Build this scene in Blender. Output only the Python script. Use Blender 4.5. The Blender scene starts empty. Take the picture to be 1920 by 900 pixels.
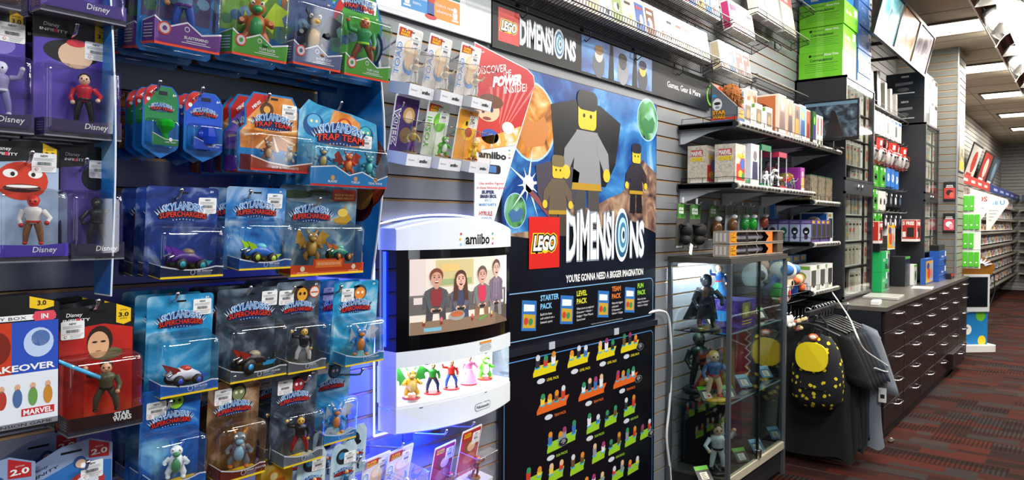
import bpy, math, random
from mathutils import Vector, Matrix
random.seed(7)
SC = bpy.context.scene
COL = SC.collection
R = math.radians
# ------------------------------------------------------------------ camera
CAM = Vector((0.0, -1.77, 1.467)); FPX = 1364.0
TH, PITCH, ROLL = R(38.84), math.atan(0.0220), 0.0042
_f = Vector((math.cos(TH) * math.cos(PITCH), math.sin(TH) * math.cos(PITCH), -math.sin(PITCH)))
_r = Vector((math.sin(TH), -math.cos(TH), 0.0))
_u = _r.cross(_f)
RT = _r * math.cos(ROLL) + _u * math.sin(ROLL)
UP = _u * math.cos(ROLL) - _r * math.sin(ROLL)
FW = _f
camd = bpy.data.cameras.new('camera'); cam = bpy.data.objects.new('camera', camd); COL.objects.link(cam)
camd.sensor_fit = 'HORIZONTAL'; camd.sensor_width = 36.0; camd.lens = 36.0 * FPX / 1920.0
camd.clip_start = 0.05; camd.clip_end = 100
mw = Matrix.Identity(4)
for i in range(3):
    mw[i][0] = RT[i]; mw[i][1] = UP[i]; mw[i][2] = -FW[i]; mw[i][3] = CAM[i]
cam.matrix_world = mw
SC.camera = cam
# ------------------------------------------------------------------ world, exposure, lights
vs = SC.view_settings
vs.view_transform = 'Standard'; vs.look = 'None'; vs.gamma = 1.0; vs.use_curve_mapping = False
vs.exposure = 0.68
try:
    SC.cycles.use_denoising = True
    SC.cycles.max_bounces = 7; SC.cycles.diffuse_bounces = 3; SC.cycles.glossy_bounces = 3
    SC.cycles.transparent_max_bounces = 32; SC.cycles.transmission_bounces = 6
    SC.cycles.sample_clamp_indirect = 6.0
except Exception:
    pass
wd = bpy.data.worlds.new('shop_ambient'); SC.world = wd; wd.use_nodes = True
bg = wd.node_tree.nodes['Background']
bg.inputs[0].default_value = (0.88, 0.92, 1.0, 1); bg.inputs[1].default_value = 0.07

def area(name, loc, target, sx, sy, power, color=(1, 1, 1), spread=None):
    d = bpy.data.lights.new(name, 'AREA'); d.shape = 'RECTANGLE'; d.size = sx; d.size_y = sy
    d.energy = power; d.color = color
    if spread: d.spread = spread
    o = bpy.data.objects.new(name, d); COL.objects.link(o); o.location = loc
    o.rotation_euler = (Vector(target) - Vector(loc)).to_track_quat('-Z', 'Y').to_euler()
    return o
CEIL = 3.36
# assumed shop front behind the camera; unseen daylight strips added for gloss on packs
for i, yy in enumerate((-2.0, -3.6, -5.2)):
    area('assumed_front_light', (-2.6, yy, 1.6), (1.2, yy * 0.25, 1.3), 0.4, 2.2, 3, (0.86, 0.93, 1.0))
for xx in (1.7, 3.1, 5.2):                # assumed, unseen panes across the aisle, added for bright bars on the blisters
    area('assumed_window_light', (xx, -6.2, 1.5), (xx - 0.6, 0, 1.3), 0.24, 2.3, 5, (0.90, 0.95, 1.0))
# ceiling fluorescents in front of the wall (one lamp per fixture, those overhead are out of frame)
for xx in (3.65, 5.95, 8.25, 10.5, 12.8, 15.1, 17.4):
    area('troffer_lamp', (xx, -0.80, CEIL - 0.03), (xx, -0.80, 0), 0.54, 0.54, 19, (1.0, 0.95, 0.86))
for xx in (2.9, 5.3, 7.7, 10.1, 12.5, 14.9, 17.3):
    area('strip_lamp', (xx, -1.27, CEIL - 0.17), (xx, -1.27, 0), 2.2, 0.12, 27, (1.0, 0.97, 0.92))
for xx, pw in ((-1.2, 72), (1.8, 62), (4.8, 46), (7.8, 50), (11.0, 60), (15.5, 70)):  # unseen lamps added over the aisle for ambience and brighter pack fronts
    area('aisle_fill_lamp', (xx, -2.75, CEIL - 0.03), (xx, -2.75, 0), 1.2, 0.5, pw, (1.0, 0.95, 0.88) if xx > 3 else (0.93, 0.97, 1.0))

# ------------------------------------------------------------------ helpers
def ray(px, py):
    return FW + RT * ((px - 960.0) / FPX) + UP * ((450.0 - py) / FPX)
def P(px, py, Y=None, X=None, Z=None):
    d = ray(px, py)
    if Y is not None: t = (Y - CAM.y) / d.y
    elif X is not None: t = (X - CAM.x) / d.x
    else: t = (Z - CAM.z) / d.z
    return CAM + d * t
def proj(p):
    q = Vector(p) - CAM
    z = q.dot(FW)
    return (960 + FPX * q.dot(RT) / z, 450 - FPX * q.dot(UP) / z)

def lin(c):
    return c / 12.92 if c <= 0.04045 else ((c + 0.055) / 1.055) ** 2.4
def hexc(h):
    h = h.lstrip('#')
    return tuple(lin(int(h[i:i + 2], 16) / 255.0) for i in (0, 2, 4))
MATS = {}
def m(h, rough=0.45, metal=0.0, spec=None, noise=0.0, nscale=40.0, coat=0.0):
    key = (h, rough, metal, spec, noise, nscale, coat)
    if key in MATS: return MATS[key]
    mt = bpy.data.materials.new('surface ' + h); mt.use_nodes = True
    nt = mt.node_tree; b = nt.nodes['Principled BSDF']; c = hexc(h)
    b.inputs['Base Color'].default_value = (*c, 1); b.inputs['Roughness'].default_value = rough
    b.inputs['Metallic'].default_value = metal
    if spec is not None: b.inputs['Specular IOR Level'].default_value = spec
    if coat: b.inputs['Coat Weight'].default_value = coat; b.inputs['Coat Roughness'].default_value = 0.05
    if noise:
        tc = nt.nodes.new('ShaderNodeTexCoord'); nz = nt.nodes.new('ShaderNodeTexNoise')
        nz.inputs['Scale'].default_value = nscale; nz.inputs['Detail'].default_value = 4
        rp = nt.nodes.new('ShaderNodeValToRGB')
        rp.color_ramp.elements[0].position = 0.3; rp.color_ramp.elements[1].position = 0.7
        rp.color_ramp.elements[0].color = (*[max(0, v * (1 - noise)) for v in c], 1)
        rp.color_ramp.elements[1].color = (*[min(1, v * (1 + noise)) for v in c], 1)
        nt.links.new(tc.outputs['Object'], nz.inputs['Vector']); nt.links.new(nz.outputs['Fac'], rp.inputs[0])
        nt.links.new(rp.outputs[0], b.inputs['Base Color'])
    MATS[key] = mt
    return mt
def chrome(): return m('#d8d8da', 0.18, 1.0)
def steel(): return m('#a8abae', 0.35, 1.0)
def glow(h, s):
    key = ('glow', h, s)
    if key in MATS: return MATS[key]
    mt = bpy.data.materials.new('lit ' + h); mt.use_nodes = True
    b = mt.node_tree.nodes['Principled BSDF']
    b.inputs['Base Color'].default_value = (*hexc(h), 1)
    b.inputs['Emission Color'].default_value = (*hexc(h), 1); b.inputs['Emission Strength'].default_value = s
    MATS[key] = mt
    return mt
def clear(tint='#ffffff', gloss=0.10, rough=0.04):
    key = ('clear', tint, gloss, rough)
    if key in MATS: return MATS[key]
    mt = bpy.data.materials.new('clear plastic'); mt.use_nodes = True
    nt = mt.node_tree; nt.nodes.clear()
    out = nt.nodes.new('ShaderNodeOutputMaterial'); mx = nt.nodes.new('ShaderNodeMixShader')
    tr = nt.nodes.new('ShaderNodeBsdfTransparent'); gl = nt.nodes.new('ShaderNodeBsdfGlossy')
    lw = nt.nodes.new('ShaderNodeLayerWeight'); mr = nt.nodes.new('ShaderNodeMapRange')
    tr.inputs[0].default_value = (*hexc(tint), 1); gl.inputs['Roughness'].default_value = rough
    gl.inputs['Color'].default_value = (1, 1, 1, 1)
    lw.inputs[0].default_value = 0.35
    mr.inputs['From Min'].default_value = 0; mr.inputs['From Max'].default_value = 1
    mr.inputs['To Min'].default_value = gloss * 0.5; mr.inputs['To Max'].default_value = min(1, gloss * 4.5)
    nt.links.new(lw.outputs['Fresnel'], mr.inputs['Value']); nt.links.new(mr.outputs[0], mx.inputs[0])
    nt.links.new(tr.outputs[0], mx.inputs[1]); nt.links.new(gl.outputs[0], mx.inputs[2])
    nt.links.new(mx.outputs[0], out.inputs[0])
    MATS[key] = mt
    return mt
def printed(name, stops, scale=6.0, distort=1.5, detail=5, rough=0.4, seed=0.0, stretch=(1, 1, 1)):
    """printed artwork: a cloudy colour field in the sheet's own coordinates"""
    key = ('printed', name)
    if key in MATS: return MATS[key]
    mt = bpy.data.materials.new(name); mt.use_nodes = True
    nt = mt.node_tree; b = nt.nodes['Principled BSDF']; b.inputs['Roughness'].default_value = rough
    tc = nt.nodes.new('ShaderNodeTexCoord'); mp = nt.nodes.new('ShaderNodeMapping')
    mp.inputs['Location'].default_value = (seed, seed * 1.7, seed * 0.6); mp.inputs['Scale'].default_value = stretch
    nz = nt.nodes.new('ShaderNodeTexNoise'); nz.inputs['Scale'].default_value = scale
    nz.inputs['Detail'].default_value = detail; nz.inputs['Distortion'].default_value = distort
    rp = nt.nodes.new('ShaderNodeValToRGB'); el = rp.color_ramp.elements
    while len(el) < len(stops): el.new(0.5)
    for e, (p, h) in zip(el, stops):
        e.position = p; e.color = (*hexc(h), 1)
    nt.links.new(tc.outputs['Object'], mp.inputs[0]); nt.links.new(mp.outputs[0], nz.inputs['Vector'])
    nt.links.new(nz.outputs['Fac'], rp.inputs[0]); nt.links.new(rp.outputs[0], b.inputs['Base Color'])
    MATS[key] = mt
    return mt

TXT = {}
def text_mesh(s, bold=0.0, shear=0.0):
    key = (s, bold, shear)
    if key in TXT: return TXT[key]
    cu = bpy.data.curves.new('t', 'FONT'); cu.body = s; cu.size = 1.0; cu.offset = bold; cu.shear = shear
    cu.resolution_u = 2; cu.fill_mode = 'FRONT'; cu.align_x = 'LEFT'
    o = bpy.data.objects.new('t', cu)
    me = bpy.data.meshes.new_from_object(o)
    vs_ = [(v.co.x, v.co.y) for v in me.vertices]; fs = [tuple(p.vertices) for p in me.polygons]
    bpy.data.objects.remove(o); bpy.data.meshes.remove(me); bpy.data.curves.remove(cu)
    if vs_:
        x0 = min(v[0] for v in vs_); x1 = max(v[0] for v in vs_); y0 = min(v[1] for v in vs_); y1 = max(v[1] for v in vs_)
    else: x0 = x1 = y0 = y1 = 0
    TXT[key] = (vs_, fs, (x0, x1, y0, y1))
    return TXT[key]

def rrect(x0, x1, z0, z1, r, n=4):
    r = min(r, (x1 - x0) / 2.01, (z1 - z0) / 2.01)
    out = []
    for cx, cz, a in ((x1 - r, z0 + r, -90), (x1 - r, z1 - r, 0), (x0 + r, z1 - r, 90), (x0 + r, z0 + r, 180)):
        for k in range(n + 1):
            t = R(a + 90.0 * k / n); out.append((cx + r * math.cos(t), cz + r * math.sin(t)))
    return out
def circ(cx, cz, rx, rz=None, n=20, a0=0):
    rz = rx if rz is None else rz
    return [(cx + rx * math.cos(a0 + 2 * math.pi * k / n), cz + rz * math.sin(a0 + 2 * math.pi * k / n)) for k in range(n)]

LAY = 0.00035
class G:
    """collects shapes into one mesh; local frame: x along the wall, y into the wall, z up; fronts face -y"""
    def __init__(s):
        s.v = []; s.f = []; s.mi = []; s.sm = []; s.mats = []; s.X = Matrix.Identity(4)
    def mid(s, mt):
        if mt not in s.mats: s.mats.append(mt)
        return s.mats.index(mt)
    def add(s, vs_, fs, mt, smooth=False):
        b = len(s.v); X = s.X
        s.v.extend([tuple(X @ Vector(q)) for q in vs_]); i = s.mid(mt)
        for f in fs:
            s.f.append(tuple(b + k for k in f)); s.mi.append(i); s.sm.append(smooth)
        return s
    def box(s, x0, x1, y0, y1, z0, z1, mt):
        v = [(x0, y0, z0), (x1, y0, z0), (x1, y1, z0), (x0, y1, z0), (x0, y0, z1), (x1, y0, z1), (x1, y1, z1), (x0, y1, z1)]
        return s.add(v, [(3, 2, 1, 0), (4, 5, 6, 7), (0, 1, 5, 4), (1, 2, 6, 5), (2, 3, 7, 6), (3, 0, 4, 7)], mt)
    def prism(s, pts, a, b, mt, axis='y', smooth=False):
        """pts: 2D outline; axis y: (x,z) outline from y=a to y=b; axis x: (y,z); axis z: (x,y)"""
        n = len(pts)
        mk = {'y': lambda p, t: (p[0], t, p[1]), 'x': lambda p, t: (t, p[0], p[1]), 'z': lambda p, t: (p[0], p[1], t)}[axis]
        v = [mk(p, a) for p in pts] + [mk(p, b) for p in pts]
        s.add(v, [tuple(range(n)), tuple(range(2 * n - 1, n - 1, -1))], mt)
        s.add(v, [(k, (k + 1) % n, n + (k + 1) % n, n + k) for k in range(n)], mt, smooth)
        return s
    def art(s, pts, mt, lay=1, y=0.0):
        return s.add([(p[0], y - lay * LAY, p[1]) for p in pts], [tuple(range(len(pts)))], mt)
    def rect(s, x0, x1, z0, z1, mt, lay=1, y=0.0): return s.art([(x0, z0), (x1, z0), (x1, z1), (x0, z1)], mt, lay, y)
    def text(s, t, x, z, h, mt, lay=2, y=0.0, al='c', bold=0.0, shear=0.0, w=None, warp=None, plane='y', depth=0.0):
        """h: cap height; w: fit to this width; al: l/c/r about x; z: baseline"""
        vs_, fs, (bx0, bx1, by0, by1) = text_mesh(t, bold, shear)
        if not vs_: return s
        k = h / 0.70
        kx = (w / max(bx1 - bx0, 1e-6)) if w else k
        off = {'l': -bx0, 'c': -(bx0 + bx1) / 2, 'r': -bx1}[al]
        pts = [((a + off) * kx, b * k) for a, b in vs_]
        if warp: pts = [warp(a, b) for a, b in pts]
        yy = y - lay * LAY
        if plane == 'y': q = [(x + a, yy, z + b) for a, b in pts]
        elif plane == 'x': q = [(yy, x - a, z + b) for a, b in pts]      # on a face whose normal is -x (reads from -x side)
        else: q = [(x + a, z + b, -yy) for a, b in pts]
        return s.add(q, fs, mt)
    def lathe(s, prof, mt, c=(0, 0, 0), n=14, smooth=True, axis='z', arc=1.0):
        v = []; f = []; mth = len(prof)
        for k in range(n):
            t = 2 * math.pi * k / n
            for r, z in prof:
                x_, y_ = r * math.cos(t), r * math.sin(t)
                p = {'z': (x_, y_, z), 'y': (x_, z, y_), 'x': (z, x_, y_)}[axis]
                v.append((p[0] + c[0], p[1] + c[1], p[2] + c[2]))
        for k in range(n):
            a = k * mth; b = ((k + 1) % n) * mth
            for j in range(mth - 1):
                f.append((a + j, b + j, b + j + 1, a + j + 1))
        s.add(v, f, mt, smooth)
        if prof[0][0] > 1e-6: s.add([v[k * mth] for k in range(n)], [tuple(range(n - 1, -1, -1))], mt)
        if prof[-1][0] > 1e-6: s.add([v[k * mth + mth - 1] for k in range(n)], [tuple(range(n))], mt)
        return s
    def ell(s, c, r, mt, n=12, k=8, rot=None):
        if not hasattr(r, '__len__'): r = (r, r, r)
        v = []; f = []
        M3 = rot.to_matrix() if rot is not None else None
        for i in range(k + 1):
            ph = math.pi * i / k
            for j in range(n):
                t = 2 * math.pi * j / n
                p = Vector((r[0] * math.sin(ph) * math.cos(t), r[1] * math.sin(ph) * math.sin(t), -r[2] * math.cos(ph)))
                if M3: p = M3 @ p
                v.append((p.x + c[0], p.y + c[1], p.z + c[2]))
        for i in range(k):
            for j in range(n):
                f.append((i * n + j, i * n + (j + 1) % n, (i + 1) * n + (j + 1) % n, (i + 1) * n + j))
        return s.add(v, f, mt, True)
    def tube(s, path, r, mt, n=8, caps=True):
        path = [Vector(p) for p in path]
        rs = r if hasattr(r, '__len__') else [r] * len(path)
        v = []; f = []
        prev = None
        for i, p in enumerate(path):
            d = (path[min(i + 1, len(path) - 1)] - path[max(i - 1, 0)])
            if d.length < 1e-9: d = Vector((0, 0, 1))
            d.normalize()
            if prev is None:
                a = d.orthogonal().normalized()
            else:
                a = (prev - d * prev.dot(d))
                a = a.normalized() if a.length > 1e-6 else d.orthogonal().normalized()
            prev = a; b = d.cross(a)
            for k in range(n):
                t = 2 * math.pi * k / n
                v.append(tuple(p + (a * math.cos(t) + b * math.sin(t)) * rs[i]))
        for i in range(len(path) - 1):
            for k in range(n):
                f.append((i * n + k, i * n + (k + 1) % n, (i + 1) * n + (k + 1) % n, (i + 1) * n + k))
        s.add(v, f, mt, True)
        if caps:
            s.add(v[:n], [tuple(range(n - 1, -1, -1))], mt); s.add(v[-n:], [tuple(range(n))], mt)
        return s
    def shell(s, x0, x1, z0, z1, d, r, mt, flange=0.0, y=0.0, taper=0.0):
        """vacuum-formed blister: rounded, open to the card behind"""
        n = 3; loops = []
        spec = []
        if flange: spec.append((-flange, 0.0)); spec.append((0, -0.0005))
        spec += [(0, 0), (taper * 0.6, -(d - r)), (taper + r * 0.3, -(d - r * 0.3)), (taper + r, -d)]
        v = []; f = []
        for ins, yy in spec:
            for a, b in rrect(x0 + ins, x1 - ins, z0 + ins, z1 - ins, max(r - ins * 0.4, r * 0.35), n): v.append((a, y + yy, b))
        q = 4 * (n + 1)
        for i in range(len(spec) - 1):
            for k in range(q): f.append((i * q + k, i * q + (k + 1) % q, (i + 1) * q + (k + 1) % q, (i + 1) * q + k))
        s.add(v, f, mt, True)
        s.add(v[-q:], [tuple(range(q))], mt)
        return s
    def build(s, name, parent=None, loc=(0, 0, 0), rot=(0, 0, 0), bev=0.0, seg=2, label=None, cat=None, group=None, kind=None, sub=0, solid=0.0):
        me = bpy.data.meshes.new(name)
        me.from_pydata(s.v, [], s.f)
        for mt in s.mats: me.materials.append(mt)
        me.polygons.foreach_set('material_index', s.mi); me.polygons.foreach_set('use_smooth', s.sm)
        me.update()
        o = bpy.data.objects.new(name, me); COL.objects.link(o)
        o.location = loc; o.rotation_euler = rot
        if parent is not None: o.parent = parent
        if solid:
            md = o.modifiers.new('thick', 'SOLIDIFY'); md.thickness = solid; md.offset = 0
        if bev:
            md = o.modifiers.new('edge', 'BEVEL'); md.width = bev; md.segments = seg; md.limit_method = 'ANGLE'; md.angle_limit = R(40)
        if sub:
            md = o.modifiers.new('smooth', 'SUBSURF'); md.levels = sub; md.render_levels = sub
        tag(o, label, cat, group, kind)
        return o
def tag(o, label=None, cat=None, group=None, kind=None):
    if label: o['label'] = label
    if cat: o['category'] = cat
    if group: o['group'] = group
    if kind: o['kind'] = kind
    return o
def thing(name, label, cat, loc=(0, 0, 0), rot=(0, 0, 0), group=None):
    o = bpy.data.objects.new(name, None); COL.objects.link(o); o.empty_display_size = 0.05
    o.location = loc; o.rotation_euler = rot
    return tag(o, label, cat, group)
def dup(o, loc=None, rot=None, label=None, group=None, parent=None):
    """copy a thing with its parts and sub-parts"""
    c = o.copy(); COL.objects.link(c)
    if parent is not None: c.parent = parent
    if loc is not None: c.location = loc
    if rot is not None: c.rotation_euler = rot
    if label: c['label'] = label
    if group: c['group'] = group
    for ch in KIDS(o): dup(ch, parent=c)
    return c
def KIDS(o): return [c for c in list(COL.objects) if c.parent == o] if False else list(o.children)
ORD = ['first', 'second', 'third', 'fourth', 'fifth', 'sixth', 'seventh', 'eighth', 'ninth', 'tenth', 'eleventh', 'twelfth', 'thirteenth',
       'fourteenth', 'fifteenth', 'sixteenth', 'seventeenth', 'eighteenth', 'nineteenth', 'twentieth', 'twenty-first', 'twenty-second', 'twenty-third',
       'twenty-fourth', 'twenty-fifth', 'twenty-sixth', 'twenty-seventh', 'twenty-eighth', 'twenty-ninth', 'thirtieth']
# ------------------------------------------------------------------ the setting
def carpet_mat():
    mt = bpy.data.materials.new('carpet of striped tiles'); mt.use_nodes = True
    nt = mt.node_tree; b = nt.nodes['Principled BSDF']; b.inputs['Roughness'].default_value = 0.95
    b.inputs['Specular IOR Level'].default_value = 0.1
    N = nt.nodes.new; L = nt.links.new
    tc = N('ShaderNodeTexCoord')
    def brick(w, h, off, rot):
        mp = N('ShaderNodeMapping'); mp.inputs['Rotation'].default_value = (0, 0, rot); mp.inputs['Location'].default_value = (off, off * 0.7, 0)
        br = N('ShaderNodeTexBrick'); br.inputs['Color1'].default_value = (0, 0, 0, 1); br.inputs['Color2'].default_value = (1, 1, 1, 1)
        br.inputs['Mortar Size'].default_value = 0.0; br.inputs['Scale'].default_value = 1.0
        br.inputs['Brick Width'].default_value = w; br.inputs['Row Height'].default_value = h; br.offset = 0.37
        L(tc.outputs['Object'], mp.inputs[0]); L(mp.outputs[0], br.inputs['Vector']); return br
    b1 = brick(0.46, 0.115, 0.13, R(90)); b2 = brick(0.36, 0.19, 3.3, R(90))
    mx = N('ShaderNodeMix'); mx.inputs[0].default_value = 0.42
    L(b1.outputs['Color'], mx.inputs['A'] if False else mx.inputs[2]); L(b2.outputs['Color'], mx.inputs[3])
    rp = N('ShaderNodeValToRGB'); rp.color_ramp.interpolation = 'CONSTANT'; el = rp.color_ramp.elements
    stops = [(0, '#22130f'), (0.2, '#351914'), (0.33, '#2c2523'), (0.43, '#371710'), (0.53, '#281410'), (0.63, '#421a11'), (0.72, '#352a27'), (0.82, '#321813'), (0.9, '#4a1e11')]
    while len(el) < len(stops): el.new(0.5)
    for e, (p, h) in zip(el, stops): e.position = p; e.color = (*hexc(h), 1)
    L(mx.outputs[0], rp.inputs[0])
    # woven ribs running along the aisle
    wv = N('ShaderNodeTexWave'); wv.inputs['Scale'].default_value = 12.0; wv.bands_direction = 'Y'; wv.inputs['Distortion'].default_value = 0.4
    L(tc.outputs['Object'], wv.inputs['Vector'])
    nz = N('ShaderNodeTexNoise'); nz.inputs['Scale'].default_value = 420; L(tc.outputs['Object'], nz.inputs['Vector'])
    gt = N('ShaderNodeMath'); gt.operation = 'GREATER_THAN'; gt.inputs[1].default_value = 0.68; L(b2.outputs['Color'], gt.inputs[0])
    mu = N('ShaderNodeMath'); mu.operation = 'MULTIPLY'; L(wv.outputs['Fac'], mu.inputs[0]); L(gt.outputs[0], mu.inputs[1])
    dk = N('ShaderNodeMix'); dk.data_type = 'RGBA'; dk.blend_type = 'MULTIPLY'
    L(mu.outputs[0], dk.inputs[0]); L(rp.outputs[0], dk.inputs[6]); dk.inputs[7].default_value = (0.28, 0.26, 0.26, 1)
    ad = N('ShaderNodeMix'); ad.data_type = 'RGBA'; ad.blend_type = 'OVERLAY'; ad.inputs[0].default_value = 0.9
    L(dk.outputs[2], ad.inputs[6]); L(nz.outputs['Fac'], ad.inputs[7]); L(ad.outputs[2], b.inputs['Base Color'])
    return mt
g = G(); g.box(-4, 20.6, -9, 0.15, -0.1, 0, carpet_mat()); g.build('floor', kind='structure')
cm = m('#b8ad9c', 0.9, noise=0.05, nscale=160)
g = G(); g.box(-4, 20.6, -9, 0.15, CEIL, CEIL + 0.1, cm)
gm = m('#8f877c', 0.8)
for k in range(-3, 34):                      # recessed grid lines of the ceiling tiles
    x = 7.42 + 0.61 * (k - 12); g.box(x - 0.006, x + 0.006, -9, -0.002, CEIL - 0.003, CEIL + 0.001, gm)
for y in (-0.33, -0.955, -1.56, -2.17, -2.78, -3.39, -4.0, -4.6): g.box(-4, 20.55, y - 0.006, y + 0.006, CEIL - 0.0028, CEIL + 0.001, gm)
g.build('ceiling', kind='structure')
PITCH_Z = 0.0757; Z0 = 1.242 - 16 * PITCH_Z
def slat(name, x0, x1, hcol, gcol, axis='y', at=0.0, depth=0.10, ztop=CEIL):
    """slatwall: laminate boards with machined grooves; axis y: board faces -y at y=at; axis x: faces -x at x=at spanning y=x0..x1"""
    g = G(); b = m(hcol, 0.42, noise=0.03, nscale=3); q = m(gcol, 0.7); dk = m('#2a2522', 0.8)
    def bx(a0, a1, d0, d1, z0, z1, mt):
        if axis == 'y': g.box(a0, a1, at + d0, at + d1, z0, z1, mt)
        else: g.box(at + d0, at + d1, a0, a1, z0, z1, mt)
    bx(x0, x1, 0.014, depth, 0, ztop, dk)
    z = Z0 - PITCH_Z
    while z < ztop:
        a, c = max(0, z + 0.0055), min(ztop, z + PITCH_Z - 0.0055)
        if c > a:
            bx(x0, x1, 0.0, 0.007, a, c, b); bx(x0, x1, 0.007, 0.014, a, min(ztop, c + 0.0075), q)
        z += PITCH_Z
    return g.build(name, kind='structure')
slat('wall_left', -0.6, 9.0, '#86888b', '#c09668')
g = G(); g.box(-0.6, 20.6, 0.101, 0.15, 0, CEIL, m('#777777', 0.8)); g.build('wall_behind', kind='structure')
COLX = 8.97; COLY = -0.59
slat('wall_return', COLY, 0.0, '#6d6e6a', '#c09668', 'x', COLX, 0.06)
slat('wall_pier', COLX + 0.061, 9.55, '#9c988c', '#8a6c4c', 'y', COLY, 0.06)
g = G(); g.box(COLX - 0.012, COLX + 0.05, COLY - 0.012, COLY - 0.001, 0, CEIL - 0.001, m('#9aa0a4', 0.3, 0.6)); g.build('trim_1', kind='structure')
slat('wall_far', 9.62, 20.3, '#a8a49b', '#8a6c4c')
slat('wall_back', -8.8, -0.001, '#8d8d8b', '#6f5a46', 'x', 20.3, 0.1)
# ceiling fixtures --------------------------------------------------
def troffer(x, label):
    t = thing('ceiling_light', label, 'ceiling light', (x, -0.685, CEIL), group='square ceiling lights along the wall')
    g = G(); f = m('#5c564f', 0.5)
    for a in ((-.28, -.25, -.28, .28), (.25, .28, -.28, .28), (-.25, .25, -.28, -.25), (-.25, .25, .25, .28)): g.box(a[0], a[1], a[2], a[3], -0.022, -0.003, f)
    g.build('frame', t)
    g = G(); g.box(-.25, .25, -.25, .25, -0.014, -0.006, glow('#fff3dc', 4.0)); g.build('diffuser', t)
    return t
nm = ['nearest', 'second', 'third', 'fourth', 'fifth']
for i, x in enumerate((8.05, 10.3, 12.57, 14.95, 17.15)):
    troffer(x, 'square recessed ceiling light, %s of the row running down the aisle past the pier' % nm[i])
def strip(i, x0, x1):
    t = thing('strip_light', 'long mirrored ceiling strip light, %s of the line at the right edge' % ORD[i], 'ceiling light', (x0, -1.155, CEIL), group='mirrored strip lights in line along the ceiling')
    L_ = x1 - x0
    g = G(); wm = m('#e9e6e0', 0.35)
    g.box(0, L_, 0.180, 0.192, -0.16, -0.003, wm); g.box(0, L_, -0.192, -0.180, -0.16, -0.003, wm); g.box(0, L_, -0.18, 0.18, -0.012, -0.003, wm)
    g.build('housing', t)
    g = G(); mir = m('#c9c9c6', 0.06, 1.0)
    for s in (1, -1):                       # parabolic mirror wings
        pr = [(s * 0.178, -0.158), (s * 0.15, -0.10), (s * 0.11, -0.055), (s * 0.05, -0.03)]
        v = [(0.006, a, b) for a, b in pr] + [(L_ - 0.006, a, b) for a, b in pr]
        g.add(v, [(k, k + 1, 5 + k, 4 + k) for k in range(3)], mir, True)
    g.build('reflector', t, solid=0.001)
    n = 2
    for k in range(n):
        x = (k + 0.5) * L_ / n; g = G()
        g.prism([(-0.178, -0.158), (0.178, -0.158), (0.11, -0.06), (-0.11, -0.06)], x - 0.008, x + 0.008, m('#dcdad5', 0.2, 0.8), axis='x'); g.build('louver', t)
    g = G(); g.tube([(0.03, 0, -0.05), (L_ - 0.03, 0, -0.05)], 0.02, glow('#fffaf0', 9.0), 10); g.build('lamp_tube', t)
for i, k in enumerate(range(0, 6)): strip(i, 6.3 + k * 2.16, 6.3 + k * 2.16 + 2.12)

# counter of drawer units ------------------------------------------
CX = [5.408, 6.066, 6.726, 7.393, 8.075, 8.745, 9.40]
CF = -0.64
dark = m('#1c1310', 0.38, noise=0.15, nscale=9, spec=0.35)
nd = ['nearest', 'second', 'third', 'fourth', 'fifth', 'farthest']
for i in range(6):
    x0, x1 = CX[i] + 0.003, CX[i + 1] - 0.003
    t = thing('drawer_cabinet', 'dark brown drawer cabinet with bar handles under the counter, %s of six' % nd[i], 'cabinet', ((x0 + x1) / 2, CF, 0), group='drawer cabinets under the grey counter')
    w = (x1 - x0) / 2
    dep = 0.62 if i < 5 else 0.035
    g = G(); g.box(-w, w, 0.003, dep, 0.0, 0.885, m('#14161c', 0.5)); g.build('body', t)
    zs = [0.06, 0.235, 0.405, 0.575, 0.74, 0.883]
    for k in range(5):
        a, b = zs[k], zs[k + 1]
        if i == 4 and k == 0: a = 0.08
        dy = -0.05 if (i == 4 and k == 0) else 0
        g = G(); g.box(-w + 0.004, w - 0.004, -0.018 + dy, 0.002, a + 0.003, b - 0.003, dark)
        d = g.build('drawer', t, bev=0.002)
        g = G(); zc = b - 0.045
        cx = 0.1
        g.tube([(cx - 0.08, -0.016 + dy, zc), (cx - 0.078, -0.040 + dy, zc), (cx - 0.06, -0.047 + dy, zc), (cx + 0.06, -0.047 + dy, zc), (cx + 0.078, -0.040 + dy, zc), (cx + 0.08, -0.016 + dy, zc)], 0.0065, chrome(), 8)
        g.build('handle', d)
    g = G(); g.box(-w, w, 0.01, 0.03, 0.0, 0.06, m('#0f0c0b', 0.6)); g.build('plinth', t)
    if i < 5:
        for z in (0.22, 0.42, 0.62, 0.80): g = G(); g.tube([(w - 0.004, -0.022, z), (w - 0.004, -0.022, z + 0.022)], 0.004, chrome(), 6); g.build('lock', t)
g = G(); tm = m('#58534b', 0.3, noise=0.04, nscale=30)
g.prism([(CX[0] - 0.02, CF - 0.03), (CX[6], CF - 0.03), (CX[6], COLY - 0.014), (COLX - 0.014, COLY - 0.014), (COLX - 0.014, -0.002), (CX[0] - 0.02, -0.002)], 0.886, 0.914, tm, axis='z')
g.build('countertop', label='long grey laminate countertop over the row of dark drawer cabinets', cat='counter')
g = G(); g.box(CX[0] - 0.018, CX[0], CF + 0.002, -0.003, 0.0, 0.885, m('#10131b', 0.45)); g.build('end_panel', label='blue-black end panel closing the near end of the drawer counter', cat='panel')
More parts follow.
